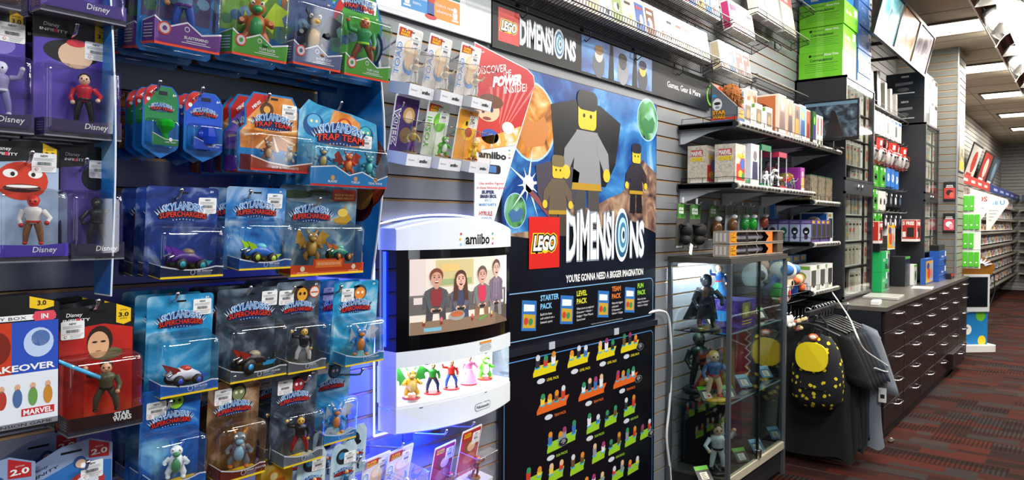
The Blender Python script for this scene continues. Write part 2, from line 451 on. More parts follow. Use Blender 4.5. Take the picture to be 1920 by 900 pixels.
# ------------------------------------------------------------------ toy packs: shared builders
WHITE = '#f2f2f0'; BLACK = '#0c0c0e'
CL = lambda: clear('#ffffff', 0.10, 0.04)
def sticker(parent, x, z, w=0.040, h=0.034, y=-0.001, rot=0.0):
    g = G()
    g.prism(rrect(-w / 2, w / 2, -h / 2, h / 2, 0.003), -0.0006, 0, m(WHITE, 0.5))
    k = m('#2a2a2c', 0.6); gr = m('#8a8a8c', 0.6)
    g.text('NEW', 0, h * 0.30, h * 0.11, k, 3, al='c', bold=0.02)
    for i in range(3): g.rect(-w * 0.42, w * (0.40 - 0.07 * (i % 2)), h * (0.22 - 0.055 * i), h * (0.235 - 0.055 * i), gr, 3)
    rr = random.Random(3); xx = -w * 0.28
    while xx < w * 0.28:
        q = rr.choice((0.6, 1.0, 1.5)) * w * 0.012; g.rect(xx, xx + q, -h * 0.14, h * 0.04, k, 3); xx += q + rr.choice((0.7, 1.0)) * w * 0.017
    g.rect(-w * 0.46, w * 0.46, -h * 0.215, -h * 0.20, m('#d05a5a', 0.6), 3)
    for i in range(3): g.rect(-w * 0.12, w * (0.40 - 0.05 * i), -h * (0.29 + 0.07 * i), -h * (0.272 + 0.07 * i), gr, 3)
    g.art(circ(-w * 0.30, -h * 0.35, h * 0.075), m('#d86a6a', 0.6), 3); g.art(circ(-w * 0.30, -h * 0.35, h * 0.05), m(WHITE, 0.5), 4)
    return g.build('price_sticker', parent, (x, y, z), (0, rot, 0))
def logo_sky(g, cx, z, w, sub='SUPERCHARGERS', lay=2, y=0.0):
    """arched two-line emblem"""
    hw = w / 2; arch = 0.07 * w
    wp = lambda a, b: (a, b * (1.0 + 0.35 * (1 - min(1, abs(a) / hw))) + arch * (1 - (a / hw) ** 2))
    navy = m('#15295c', 0.4); sil = m('#b9c6d6', 0.35); red = m('#d8331f', 0.4); drk = m('#2a0f14', 0.4)
    g.art([(cx - hw * 1.12, z + 0.20 * w), (cx - hw * 0.95, z + 0.06 * w), (cx - hw * 0.9, z - 0.03 * w), (cx, z - 0.06 * w), (cx + hw * 0.9, z - 0.03 * w), (cx + hw * 0.95, z + 0.06 * w), (cx + hw * 1.12, z + 0.20 * w), (cx + hw * 0.8, z + 0.16 * w), (cx + hw * 0.6, z + 0.27 * w), (cx, z + 0.33 * w), (cx - hw * 0.6, z + 0.27 * w), (cx - hw * 0.8, z + 0.16 * w)], navy, lay, y)
    for s in (-1, 1):
        for q in range(3):
            a = cx + s * hw * (0.80 + 0.1 * q); g.art([(a, z + 0.07 * w), (a + s * hw * 0.22, z + (0.24 - 0.05 * q) * w), (a + s * hw * 0.05, z + 0.04 * w)], sil, lay + 1, y)
    g.text('SKYLANDERS', cx, z + 0.10 * w, 0.12 * w, m('#e9f1fa', 0.35), lay + 2, y, bold=0.06, w=w * 0.90, warp=wp)
    g.text('SKYLANDERS', cx, z + 0.10 * w, 0.12 * w, m('#3d84c6', 0.35), lay + 3, y, bold=0.012, w=w * 0.86, warp=wp)
    w2 = lambda a, b: (a, b + 0.05 * w * (1 - (a / hw) ** 2))
    g.text(sub, cx, z - 0.02 * w, 0.105 * w, drk, lay + 3, y, bold=0.07, w=w * 1.02, warp=w2)
    g.text(sub, cx, z - 0.02 * w, 0.105 * w, red, lay + 4, y, bold=0.02, w=w * 0.98, warp=w2)
    for q in range(7):
        a = (q - 3) * w * 0.07; g.art(circ(cx + a, z - 0.045 * w + 0.02 * w * (1 - abs(q - 3) / 3), w * 0.014, n=8), m('#8fb6dc', 0.4), lay + 2, y)
def small_lines(g, x0, x1, z, n, dz, mt, lay=2, y=0.0, al='l'):
    rr = random.Random(n * 7 + int(abs(z) * 1e4))
    for i in range(n):
        q = (x1 - x0) * rr.uniform(0.65, 1.0)
        a = x0 if al == 'l' else (x0 + x1 - q) / 2
        g.rect(a, a + q, z - i * dz, z - i * dz + dz * 0.38, mt, lay, y)
# ---- small figures in the packs: plain generic toys, one mesh each with the stand as a sub-part
def toy_hero(parent, loc, h, cols, rot=0.0, pose=0, base=None, cape=None, hair=None, skirt=None, name='figure'):
    skin, top, leg, acc = [m(c, 0.35) for c in cols]
    u = h / 1.0; g = G()
    sp = 0.10 + 0.05 * (pose % 2)
    for s in (-1, 1):
        if skirt is None:
            kx = s * (sp + 0.02); g.tube([(s * 0.07 * u, 0, 0.46 * u), (kx * u, -0.03 * u, 0.25 * u), ((kx + s * 0.02) * u, 0.01 * u, 0.05 * u)], [0.075 * u, 0.065 * u, 0.045 * u], leg, 8)
            g.ell(((kx + s * 0.02) * u, -0.035 * u, 0.03 * u), (0.05 * u, 0.085 * u, 0.035 * u), acc, 8, 6)
        up = [(0.17, 0, 0.70), (0.30, -0.05, 0.55), (0.25, -0.18, 0.46)] if (pose + (s > 0)) % 3 == 0 else ([(0.17, 0, 0.72), (0.31, -0.04, 0.74), (0.36, -0.08, 0.90)] if (pose + (s > 0)) % 3 == 1 else [(0.17, 0, 0.70), (0.24, 0.02, 0.52), (0.20, -0.10, 0.40)])
        g.tube([(s * a * u, b * u, c * u) for a, b, c in up], [0.058 * u, 0.05 * u, 0.038 * u], top, 8)
        a, b, c = up[-1]; g.ell((s * a * u, b * u, c * u), 0.048 * u, skin, 8, 6)
    if skirt is not None:
        g.lathe([(0.30 * u, 0.0), (0.27 * u, 0.12 * u), (0.18 * u, 0.34 * u), (0.105 * u, 0.50 * u)], m(skirt, 0.35), n=16)
    g.lathe([(0.10 * u, 0.43 * u), (0.125 * u, 0.50 * u), (0.13 * u, 0.60 * u), (0.17 * u, 0.69 * u), (0.14 * u, 0.755 * u), (0.05 * u, 0.79 * u), (0.05 * u, 0.83 * u)], top, n=12)
    g.lathe([(0.132 * u, 0.455 * u), (0.138 * u, 0.475 * u), (0.132 * u, 0.50 * u)], acc, n=12)
    g.ell((0, -0.01 * u, 0.88 * u), (0.105 * u, 0.11 * u, 0.125 * u), skin, 12, 8)
    if hair: g.ell((0, 0.025 * u, 0.915 * u), (0.118 * u, 0.118 * u, 0.115 * u), m(hair, 0.5), 12, 8)
    for s in (-1, 1): g.ell((s * 0.045 * u, -0.105 * u, 0.895 * u), (0.018 * u, 0.015 * u, 0.022 * u), m('#111111', 0.3), 6, 5)
    g.ell((0, -0.122 * u, 0.865 * u), 0.018 * u, skin, 6, 5)
    f = g.build(name, parent, loc, (0, 0, rot))
    if cape:
        g = G(); v = []; n = 6
        for i in range(n + 1):
            t = i / n
            for j in range(5):
                q = (j - 2) / 2; v.append((q * (0.15 + 0.20 * t) * u, (0.11 + 0.22 * t * t + 0.03 * math.cos(q * 4 + t * 5) * t) * u, (0.76 - 0.66 * t) * u))
        g.add(v, [(i * 5 + j, i * 5 + j + 1, i * 5 + j + 6, i * 5 + j + 5) for i in range(n) for j in range(4)], m(cape, 0.5), True)
        g.build('cape', f, solid=0.004 * max(1, u * 4))
    if base:
        g = G(); g.lathe([(0.30 * u, -0.055 * u), (0.30 * u, -0.02 * u), (0.27 * u, 0.0)], m(base, 0.3), n=18); g.build('stand', f)
    return f
def toy_beast(parent, loc, h, cols, rot=0.0, wings=True, base=None, name='figure', horns=True, tail=True):
    a, b, c, d = [m(q, 0.35) for q in cols]; u = h; g = G()
    g.ell((0, 0, 0.38 * u), (0.20 * u, 0.22 * u, 0.27 * u), a, 12, 8); g.ell((0, -0.10 * u, 0.36 * u), (0.14 * u, 0.15 * u, 0.22 * u), b, 10, 8)
    g.ell((0, -0.08 * u, 0.75 * u), (0.16 * u, 0.17 * u, 0.15 * u), a, 12, 8); g.ell((0, -0.22 * u, 0.70 * u), (0.10 * u, 0.10 * u, 0.075 * u), b, 10, 6)
    for s in (-1, 1):
        g.ell((s * 0.085 * u, -0.19 * u, 0.81 * u), (0.045 * u, 0.035 * u, 0.055 * u), m('#f5f2e8', 0.3), 8, 6); g.ell((s * 0.085 * u, -0.222 * u, 0.81 * u), 0.018 * u, m('#111111', 0.3), 6, 5)
        g.tube([(s * 0.12 * u, 0, 0.25 * u), (s * 0.2 * u, -0.05 * u, 0.12 * u), (s * 0.19 * u, -0.06 * u, 0.03 * u)], [0.10 * u, 0.08 * u, 0.06 * u], a, 8); g.ell((s * 0.19 * u, -0.12 * u, 0.03 * u), (0.07 * u, 0.12 * u, 0.045 * u), d, 8, 6)
        g.tube([(s * 0.17 * u, -0.02 * u, 0.52 * u), (s * 0.30 * u, -0.12 * u, 0.42 * u), (s * 0.27 * u, -0.25 * u, 0.46 * u)], [0.07 * u, 0.06 * u, 0.05 * u], a, 8)
        if horns: g.tube([(s * 0.10 * u, 0, 0.85 * u), (s * 0.17 * u, 0.04 * u, 0.95 * u), (s * 0.16 * u, 0.0, 1.03 * u)], [0.04 * u, 0.03 * u, 0.006 * u], c, 6)
        if wings:
            w = [(s * 0.10, 0.14, 0.50), (s * 0.35, 0.22, 0.95), (s * 0.62, 0.20, 0.80), (s * 0.50, 0.20, 0.66), (s * 0.55, 0.2, 0.5), (s * 0.36, 0.2, 0.48), (s * 0.34, 0.18, 0.32)]
            v = [(p[0] * u, p[1] * u, p[2] * u) for p in w]; n = len(v); v2 = [(p[0], p[1] + 0.03 * u, p[2]) for p in v]
            g.add(v + v2, [tuple(range(n)), tuple(range(2 * n - 1, n - 1, -1))] + [(k, (k + 1) % n, n + (k + 1) % n, n + k) for k in range(n)], c)
    if tail: g.tube([(0, 0.15 * u, 0.22 * u), (0.08 * u, 0.36 * u, 0.12 * u), (0.22 * u, 0.46 * u, 0.2 * u), (0.26 * u, 0.42 * u, 0.36 * u)], [0.10 * u, 0.07 * u, 0.045 * u, 0.012 * u], a, 8)
    f = g.build(name, parent, loc, (0, 0, rot))
    if base:
        g = G(); g.lathe([(0.30 * u, -0.05 * u), (0.30 * u, -0.02 * u), (0.27 * u, 0.0)], m(base, 0.3), n=18); g.build('stand', f)
    return f
def toy_car(parent, loc, L_, cols, rot=0.0, style=0, name='figure'):
    a, b, c, d = [m(q, 0.28) for q in cols]; u = L_; g = G()
    g.X = Matrix.Rotation(0.12, 4, 'Y')
    g.tube([(-0.46 * u, 0, 0.20 * u), (-0.30 * u, 0, 0.25 * u), (0.05 * u, 0, 0.27 * u), (0.36 * u, 0, 0.20 * u), (0.55 * u, 0, 0.15 * u)], [0.07 * u, 0.15 * u, 0.16 * u, 0.10 * u, 0.02 * u], a, 10)
    g.ell((-0.02 * u, -0.02 * u, 0.38 * u), (0.16 * u, 0.11 * u, 0.09 * u), c, 10, 6)
    for s in (-1, 1):
        for q in (-0.28, 0.26):
            if style == 1 and q > 0: continue
            r_ = 0.17 if (style == 1) else 0.125
            g.lathe([(0.03 * u, -0.05 * u), (r_ * u, -0.05 * u), ((r_ + 0.012) * u, 0), (r_ * u, 0.05 * u), (0.03 * u, 0.05 * u)], m('#17171a', 0.5), (q * u, s * 0.16 * u, 0.13 * u), 14, axis='y')
            g.lathe([(0.0, -0.06 * u), (0.075 * u, -0.056 * u), (0.08 * u, 0.056 * u), (0.0, 0.06 * u)], b, (q * u, s * 0.16 * u, 0.13 * u), 10, axis='y')
        v = [(-0.42, 0.30), (-0.60, 0.50), (-0.30, 0.42), (-0.16, 0.30)]
        g.X = Matrix.Rotation(0.12, 4, 'Y') @ Matrix.Translation((0, s * 0.10 * u, 0)); g.prism([(p[0] * u, p[1] * u) for p in v], -0.012 * u, 0.012 * u, d)
        g.prism([(0.16 * u, 0.22 * u), (0.62 * u, 0.24 * u), (0.50 * u, 0.14 * u), (0.2 * u, 0.12 * u)], -0.012 * u, 0.012 * u, b)
        g.X = Matrix.Rotation(0.12, 4, 'Y')
    g.tube([(-0.38 * u, -0.06 * u, 0.30 * u), (-0.55 * u, -0.08 * u, 0.24 * u)], 0.035 * u, chrome(), 8); g.tube([(-0.38 * u, 0.06 * u, 0.30 * u), (-0.55 * u, 0.08 * u, 0.24 * u)], 0.035 * u, chrome(), 8)
    return g.build(name, parent, loc, (0, 0, rot))
def toy_gem(parent, loc, h, col, shape=0):
    g = G(); mt = clear(col, 0.12, 0.05); key = ('gem', col)
    if key not in MATS:
        q = bpy.data.materials.new('coloured crystal'); q.use_nodes = True; b = q.node_tree.nodes['Principled BSDF']
        b.inputs['Base Color'].default_value = (*hexc(col), 1); b.inputs['Roughness'].default_value = 0.08; b.inputs['Transmission Weight'].default_value = 0.45
        MATS[key] = q
    mt = MATS[key]; n = 7
    if shape == 0:
        g.lathe([(0.0, 0), (0.10 * h, 0.06 * h), (0.12 * h, 0.42 * h), (0.34 * h, 0.72 * h), (0.36 * h, 0.90 * h), (0.22 * h, 1.0 * h), (0, 1.0 * h)], mt, n=n, smooth=False)
    else:
        g.lathe([(0.0, 0.15 * h), (0.34 * h, 0.2 * h), (0.40 * h, 0.5 * h), (0.30 * h, 0.85 * h), (0, 0.9 * h)], mt, n=8, smooth=False); g.ell((-0.42 * h, 0, 0.55 * h), (0.16 * h, 0.12 * h, 0.2 * h), mt, 7, 5); g.lathe([(0.1 * h, -0.1 * h), (0.1 * h, 0.2 * h)], mt, n=7)
    return g.build('crystal', parent, loc, (0, 0, 0.3))
def peg(x, z, length, label, y=0.0, rise=0.06):
    """chrome wall peg clipped into a slat groove"""
    t = thing('peg_hook', label, 'hook', (x, y, z), group='chrome peg hooks in the slat wall')
    g = G(); g.box(-0.022, 0.022, -0.004, 0.0, -0.028, 0.012, steel()); g.build('clip_plate', t, bev=0.001)
    L_ = length; g = G()
    g.tube([(0, -0.003, 0), (0, -0.02, 0.001), (0, -L_ + 0.025, rise * L_ * 2), (0, -L_ + 0.008, rise * L_ * 2 + 0.004), (0, -L_, rise * L_ * 2 + 0.016)], 0.0032, chrome(), 8); g.ell((0, -L_, rise * L_ * 2 + 0.018), 0.0048, chrome(), 8, 6)
    g.build('rod', t)
    return t
def bx_card(pts, th=0.0012):
    g = G(); return g
def stack(root, n, dy, lab, group, dx=0.0, dz=0.0, jit=0.004, orders=None):
    """the same pack repeated on its peg behind the front one"""
    for k in range(1, n + 1):
        l = root.location
        rr = random.Random(sum(map(ord, lab)) + k)
        dup(root, (l.x + dx * k + rr.uniform(-jit, jit), l.y + dy * k, l.z + dz * k + rr.uniform(-0.002, 0.002)), (root.rotation_euler.x, 0, root.rotation_euler.z + rr.uniform(-0.03, 0.03)),
            '%s, %s behind the front one' % (lab, ('just', 'second', 'third', 'fourth', 'fifth')[k - 1]), group)
def place(xc, yb, Y, x0, x1):
    """base centre on plane Y under a pixel, and the width between two pixel columns there"""
    b = P(xc, yb, Y=Y); return b, abs(P(x1, yb, Y=Y).x - P(x0, yb, Y=Y).x)
# ---- pack types
def pack_super(label, group, b, w, h, d, cardm, insert, fig, tint=None, portrait=None, title='', stick=(0.30, 0.86), tilt=0.10, yaw=0.0, bz=0.60, edge='#e7c21c', sub='SUPERCHARGERS', badge=False, logo_z=0.665):
    t = thing('toy_pack', label, 'toy pack', b, (tilt, 0, yaw), group)
    g = G(); k = m(BLACK, 0.4)
    g.prism(rrect(-w / 2, w / 2, 0, h, 0.008), 0, 0.0012, cardm)
    g.rect(-0.010, 0.010, h * 0.925, h * 0.945, k, 1)
    g.text('6+', w * 0.40, h * 0.945, h * 0.026, m(WHITE), 1, bold=0.03)
    if portrait:
        pa, pb, pc = portrait
        g.art(circ(w * 0.06, h * 0.86, w * 0.17, h * 0.10), m(pb, 0.4), 1); g.art(circ(w * 0.08, h * 0.85, w * 0.12, h * 0.075), m(pa, 0.4), 2)
        for s in (-1, 1): g.art(circ(w * 0.08 + s * w * 0.05, h * 0.86, w * 0.03, h * 0.018, 10), m(pc, 0.4), 3)
    if badge:
        g.art(circ(w * 0.36, h * 0.87, w * 0.12), m('#c8471f', 0.4), 2); g.art(circ(w * 0.36, h * 0.87, w * 0.10), m('#e0d8cc', 0.4), 3); g.rect(w * 0.28, w * 0.44, h * 0.86, h * 0.875, m('#c8471f'), 4)
    for i in range(5):                                       # streaks of the printed background
        a = R(215 + i * 27); b_ = a + .10; q = w * (.30 + .12 * (i % 3))
        g.art([(w * .05 * math.cos(a), h * .40 - w * .05 * math.sin(a)), (q * math.cos(a), h * .40 - q * math.sin(a)), (q * math.cos(b_), h * .40 - q * math.sin(b_))], m(tint, .5), 1) if tint else None
    logo_sky(g, 0, h * logo_z, w * 0.66, sub, 3)
    g.build('card', t)
    x0, x1, z0, z1 = -w * 0.46, w * 0.46, h * 0.02, h * bz
    g = G(); im = m(insert, 0.4); wl = m('#e8edf2', 0.4); ih = h * 0.115
    crv = [(x0 + 0.004, z0 + ih * 1.35)] + [(x0 + 0.004 + (x1 - x0 - 0.008) * q / 8, z0 + ih * (1.35 - 0.45 * math.sin(math.pi * q / 8))) for q in range(1, 8)] + [(x1 - 0.004, z0 + ih * 1.1)]
    g.prism([(x0 + 0.004, z0 + 0.004)] + [(x1 - 0.004, z0 + 0.004)] + crv[::-1], -d + 0.004, -d + 0.0055, im)
    g.art([(a, c) for a, c in crv] + [(a, c - 0.0028) for a, c in crv[::-1]], wl, 1, -d + 0.004)
    g.box(x0 + 0.0035, x0 + 0.005, -d + 0.005, -0.002, z0 + 0.004, z0 + ih * 1.35, im); g.box(x0 + 0.0028, x0 + 0.0036, -d + 0.005, -0.002, z0 + ih * 1.30, z0 + ih * 1.36, wl)
    g.box(x0 + 0.004, x1 - 0.004, -d + 0.0032, -0.001, z0 + 0.002, z0 + 0.006, m(edge, 0.4))
    g.art(circ(0, z0 + ih * 0.60, ih * 0.24), wl, 1, -d + 0.004); g.art(circ(0, z0 + ih * 0.60, ih * 0.19), im, 2, -d + 0.004)
    if title: g.text(title, w * 0.06, z0 + ih * 0.62, ih * 0.17, wl, 1, -d + 0.004, al='l', bold=0.02)
    small_lines(g, w * 0.06, w * 0.30, z0 + ih * 0.48, 3, ih * 0.13, m('#9fb4c8'), 1, -d + 0.004)
    g.build('insert', t)
    g = G(); g.shell(x0, x1, z0, z1, d, 0.014, CL(), flange=0.006); g.build('blister', t)
    kind, cols, *rest = fig
    fz = z0 + ih * 0.9
    if kind == 'car': toy_car(t, (-w * 0.02, -d * 0.5, fz - 0.004), w * 0.62, cols, 0.25, *(rest or (0,)))
    elif kind == 'hero': toy_hero(t, (w * 0.02, -d * 0.5, fz), (z1 - fz) * 0.86, cols, -0.5, rest[0] if rest else 0, hair=cols[3])
    else: toy_beast(t, (w * 0.02, -d * 0.45, fz), (z1 - fz) * 0.85, cols, -0.5, *(rest or (True,)))
    if stick: sticker(t, stick[0] * w, stick[1] * h)
    return t
# ------------------------------------------------------------------ the pegged toys, row by row (left of the photo)
GS = 'vehicle and figure packs on the lower pegs'
def cardp(name, a, b, c, seed, scale=9): return printed('printed card ' + name, [(0.25, a), (0.5, b), (0.78, c)], scale, 2.2, 5, 0.35, seed)
navyC = cardp('night', '#0b1636', '#1d3a86', '#b8c8e6', 1.0)
waveC = cardp('wave', '#123f86', '#2f7cc0', '#cfe2ef', 2.3)
skyC = cardp('sky', '#0f5f96', '#2f95c6', '#bfe2ee', 3.1)
nightC = cardp('storm', '#12161f', '#33404f', '#8797a6', 4.7)
aquaC = cardp('aqua', '#0b5d8c', '#2a9cc8', '#d8eef2', 5.9)
deepC = cardp('deep', '#0a2a6e', '#1f63b4', '#8fd0ea', 6.2)
earthC = cardp('earth', '#2a1a10', '#6b4a30', '#c8a988', 7.7)
# row of vehicles at mid height
b, w = place(338, 519, -0.26, 271, 405)
o = pack_super('dark blue carded toy pack holding a purple winged vehicle, front of its peg', GS, b, w, 0.190, 0.055, navyC, '#14254e', ('car', ('#4a2a86', '#2aa6b8', '#8a7a5a', '#6a3aa8')), title='SEA SHADOW', stick=(0.34, 0.80), logo_z=0.66, bz=0.58)
stack(o, 2, 0.066, 'dark blue carded vehicle pack', GS, dx=0.006)
b, w = place(474, 503, -0.26, 408, 520)
o = pack_super('blue wave carded toy pack holding a blue and lime boat, front of its peg', GS, b, w, 0.186, 0.055, waveC, '#1c4f9a', ('car', ('#2b6fd0', '#c7e23a', '#6fd0e0', '#a8d820')), title='REEF RIDER', stick=(0.30, 0.84), tilt=0.12)
stack(o, 1, 0.08, 'blue wave carded vehicle pack', GS)
# wide orange twin pack
b, w = place(592, 510, -0.24, 520, 664)
t = thing('toy_pack', 'wide twin toy pack with orange base and gold winged figure', 'toy pack', b, (0.10, 0, 0), GS); h = 0.215
g = G(); rc = cardp('race', '#20355a', '#4a7290', '#c8d8d0', 8.1)
g.prism(rrect(-w / 2, w / 2, 0, h, 0.008), 0, 0.0012, rc)
for k, (x, z, rx, rz, c) in enumerate(((-.3, .90, .2, .05, '#2c3f2a'), (.0, .93, .16, .04, '#3a4a30'), (.28, .88, .14, .05, '#38502e'), (-.1, .84, .3, .03, '#7d8f9a'))): g.art(circ(x * w, z * h, rx * w, rz * h), m(c), 1)
g.art(rrect(w * .16, w * .48, h * .84, h * .975, .004), m('#b8301f'), 2)
for k, s in enumerate(('RACE AS VILLAINS', 'BONUS CIRCUITS')): g.text(s, w * .32, h * (.90 - .04 * k), h * .024, m('#f3d36b'), 3, w=w * .26, bold=.02)
g.art([(w * .18, h * .62), (w * .30, h * .66), (w * .33, h * .80), (w * .38, h * .70), (w * .44, h * .62), (w * .36, h * .56), (w * .24, h * .57)], m('#b58a2a', .35), 2)
g.art(circ(w * .31, h * .70, w * .07, h * .05), m('#e0bd55', .35), 3)
g.rect(-.03, .03, h * .93, h * .95, m(BLACK), 2)
logo_sky(g, -w * .10, h * .62, w * .48, 'SUPERCHARGERS', 3); g.build('card', t)
g = G(); om = m('#c8431a', .4); d = .055
g.prism([(-w * .47, .004), (w * .47, .004), (w * .47, h * .13), (w * .2, h * .12), (w * .2, h * .19), (-w * .2, h * .19), (-w * .2, h * .12), (-w * .47, h * .13)], -d + .004, -d + .0055, om)
g.rect(-w * .17, w * .17, h * .09, h * .175, m('#e8772a'), 1, -d + .004); g.text('SEA RACING ACTION PACK', 0, h * .12, h * .03, m('#fff0c8'), 2, -d + .004, w=w * .30)
g.box(-w * .47, w * .47, -d + .003, -.001, .001, .006, m('#e7c21c')); g.box(-w * .465, -w * .46, -d + .005, -.002, .004, h * .13, om)
for s in (-1, 1): g.art(circ(s * w * .33, h * .085, h * .03), m('#f4e4c0'), 1, -d + .004); small_lines(g, s * w * .33 - w * .09, s * w * .33 + w * .09, h * .04, 2, h * .016, m('#f4d8a8'), 1, -d + .004, 'c')
g.build('insert', t)
g = G(); g.shell(-w * .47, w * .47, .003, h * .58, d, .014, CL(), flange=.005); g.build('blister', t)
toy_beast(t, (-w * .16, -d * .5, h * .17), .075, ('#9a7430', '#c49a4a', '#b0842e', '#7a5a22'), -.4, True)
toy_car(t, (w * .20, -d * .5, h * .15), w * .36, ('#2f8f78', '#d98a2a', '#59b8a0', '#c8662a'), .3)
# row 4 ---------------------------------------------------------------
b, w = place(333, 733, -0.27, 268, 392)
o = pack_super('pale blue carded toy pack holding a white swan-like speeder, front of its peg', GS, b, w, 0.205, 0.055, skyC, '#1d62b8', ('car', ('#e6e9f2', '#3a58c8', '#c8432a', '#8a2a24')), title='SKY SLICER', stick=(0.32, 0.86), logo_z=.69)
stack(o, 2, 0.066, 'pale blue carded speeder pack', GS, dx=0.004)
b, w = place(462, 706, -0.26, 400, 520)
o = pack_super('storm grey carded toy pack holding a black vehicle with bright blue wheel', GS, b, w, 0.205, 0.055, nightC, '#4a545e', ('car', ('#1f1f24', '#2f9fd8', '#b0a890', '#a02a1c'), 1), title='CRYPT CRUSHER', stick=(0.30, 0.87), logo_z=.68, bz=.62)
stack(o, 2, 0.066, 'storm grey carded vehicle pack', GS, dx=0.003)
b, w = place(552, 692, -0.26, 508, 590)
o = pack_super('narrow grey carded figure pack with orange badge, figure playing a silver horn', GS, b, w, 0.215, 0.055, nightC, '#5a6168', ('hero', ('#d8b050', '#26262c', '#d8d8d8', '#3a3a40'), 1), title='FIESTA', portrait=('#e0a030', '#3a2a22', '#1a1412'), stick=(-0.28, 0.83), logo_z=.66, badge=True, bz=.56)
stack(o, 2, 0.066, 'narrow grey carded figure pack with orange badge', GS)
b, w = place(660, 678, -0.24, 615, 698)
o = pack_super('sky blue carded figure pack with blue and orange feathered figure, front of its peg', GS, b, w, 0.215, 0.055, aquaC, '#2a7fb0', ('beast', ('#3f86c6', '#e08a3a', '#c8ccd2', '#d8823a'), True), title='STORMBLADE', portrait=('#e58a36', '#3a4452', '#f5e8d0'), stick=(-0.20, 0.84), bz=.56, logo_z=.64)
stack(o, 2, 0.066, 'sky blue carded feathered figure pack', GS, dx=-0.012)
# row 5 ---------------------------------------------------------------
b, w = place(315, 908, -0.28, 250, 372)
o = pack_super('bright blue carded pack holding a white and green one-eyed toy, front of its peg', GS, b, w * .92, 0.205, 0.055, deepC, '#1f63b4', ('beast', ('#e4ecf0', '#4f9a6a', '#2f5fb0', '#dfe6ea'), False), title='DIVE', portrait=('#8fc83a', '#14406a', '#0c2a3a'), stick=(-0.25, 0.80), logo_z=.63, bz=.55)
stack(o, 2, 0.066, 'bright blue carded one-eyed toy pack', GS, dx=0.002)
b, w = place(432, 888, -0.27, 372, 480)
o = pack_super('brown earthy carded pack holding a stocky toy with pale blue hammer', GS, b, w * .9, 0.215, 0.055, earthC, '#6a2a1c', ('beast', ('#6a6f74', '#8fb8d0', '#c87a2a', '#c86a2a'), False), title='SHARK SHOOTER', portrait=('#7a8458', '#2a2f22', '#e0d8c0'), stick=(-0.22, 0.84), logo_z=.66)
stack(o, 2, 0.066, 'brown earthy carded pack', GS)
b, w = place(545, 861, -0.26, 506, 590)
o = pack_super('narrow slate carded pack holding a dark figure with golden horn, below the badge pack', GS, b, w, 0.215, 0.055, nightC, '#6b757e', ('hero', ('#d8a838', '#1c1c22', '#a01f2a', '#2a2a30'), 1), title='FIESTA', portrait=('#b02a3a', '#22262c', '#f0f0f0'), stick=(-0.22, 0.85), logo_z=.66)
stack(o, 1, 0.08, 'narrow slate carded figure pack below the badge pack', GS)
b, w = place(615, 822, -0.17, 585, 660)
o = pack_super('single sky blue feathered figure pack on the blue-lit wall, under a bare peg tip', GS, b, w * .93, 0.215, 0.055, aquaC, '#2a7fb0', ('beast', ('#3f86c6', '#e08a3a', '#c8ccd2', '#d8823a'), True), title='STORMBLADE', portrait=('#3f6a86', '#2a3442', '#f5e8d0'), stick=(-0.28, 0.93), bz=.56, logo_z=.64)
# bottom row of flat packs cut by the frame
def flat_pack(label, b, w, h, cm_, blob, stick):
    t = thing('toy_pack', label, 'toy pack', b, (0.12, 0, random.uniform(-.1, .1)), 'small packs at the bottom edge')
    g = G(); g.prism([(-w / 2, 0), (w / 2, 0), (w / 2, h * .86), (w * .36, h), (w * .1, h), (0, h * .93), (-w * .2, h * .99), (-w * .4, h * .95), (-w / 2, h * .84)], 0, .0015, cm_)
    g.art(circ(-w * .05, h * .72, w * .26, h * .15), m(blob[0]), 1); g.art(circ(-w * .1, h * .74, w * .12, h * .07), m(blob[1]), 2); g.art(circ(w * .12, h * .64, w * .16, h * .05), m(blob[2]), 2)
    logo_sky(g, 0, h * .38, w * .7, 'SUPERCHARGERS', 3); g.build('card', t)
    g = G(); g.shell(-w * .42, w * .42, .004, h * .32, .03, .01, CL()); g.build('blister', t)
    toy_hero(t, (0, -.015, .02), .05, ('#c89a5a', '#3a6a9a', '#2a3a4a', '#22262c'))
    if stick: sticker(t, w * .22, h * .68, .036, .03)
    return t
frost = cardp('frost', '#8fb4c8', '#c4d6da', '#e6ecec', 9.3); yel = cardp('sun', '#c8781a', '#e8b62a', '#f6e48a', 9.9)
pos = [((640, 880), 'rightmost of the front row', -.24), ((580, 892), 'left of the rightmost front one', -.26), ((602, 856), 'one peg row back', -.19), ((660, 848), 'behind the rightmost front one', -.17), ((560, 868), 'behind the left front one', -.17)]
for (px, l, Y) in pos:
    b = P(px[0], px[1] - 44, Y=Y); flat_pack('frosty white and blue flat pack at the bottom edge, ' + l, (b.x, b.y, b.z - .125), .080, .14, frost, ('#20262c', '#3f86b0', '#16181c'), Y < -.2)
for px, l, Y in (((514, 908), 'front', -.24), ((506, 890), 'back', -.18)):
    b = P(px[0], px[1] - 36, Y=Y); flat_pack('yellow flat pack at the bottom edge below the brown pack, %s of two' % l, (b.x, b.y, b.z - .125), .085, .14, yel, ('#e89a1a', '#fff0a8', '#c8641a'), False)
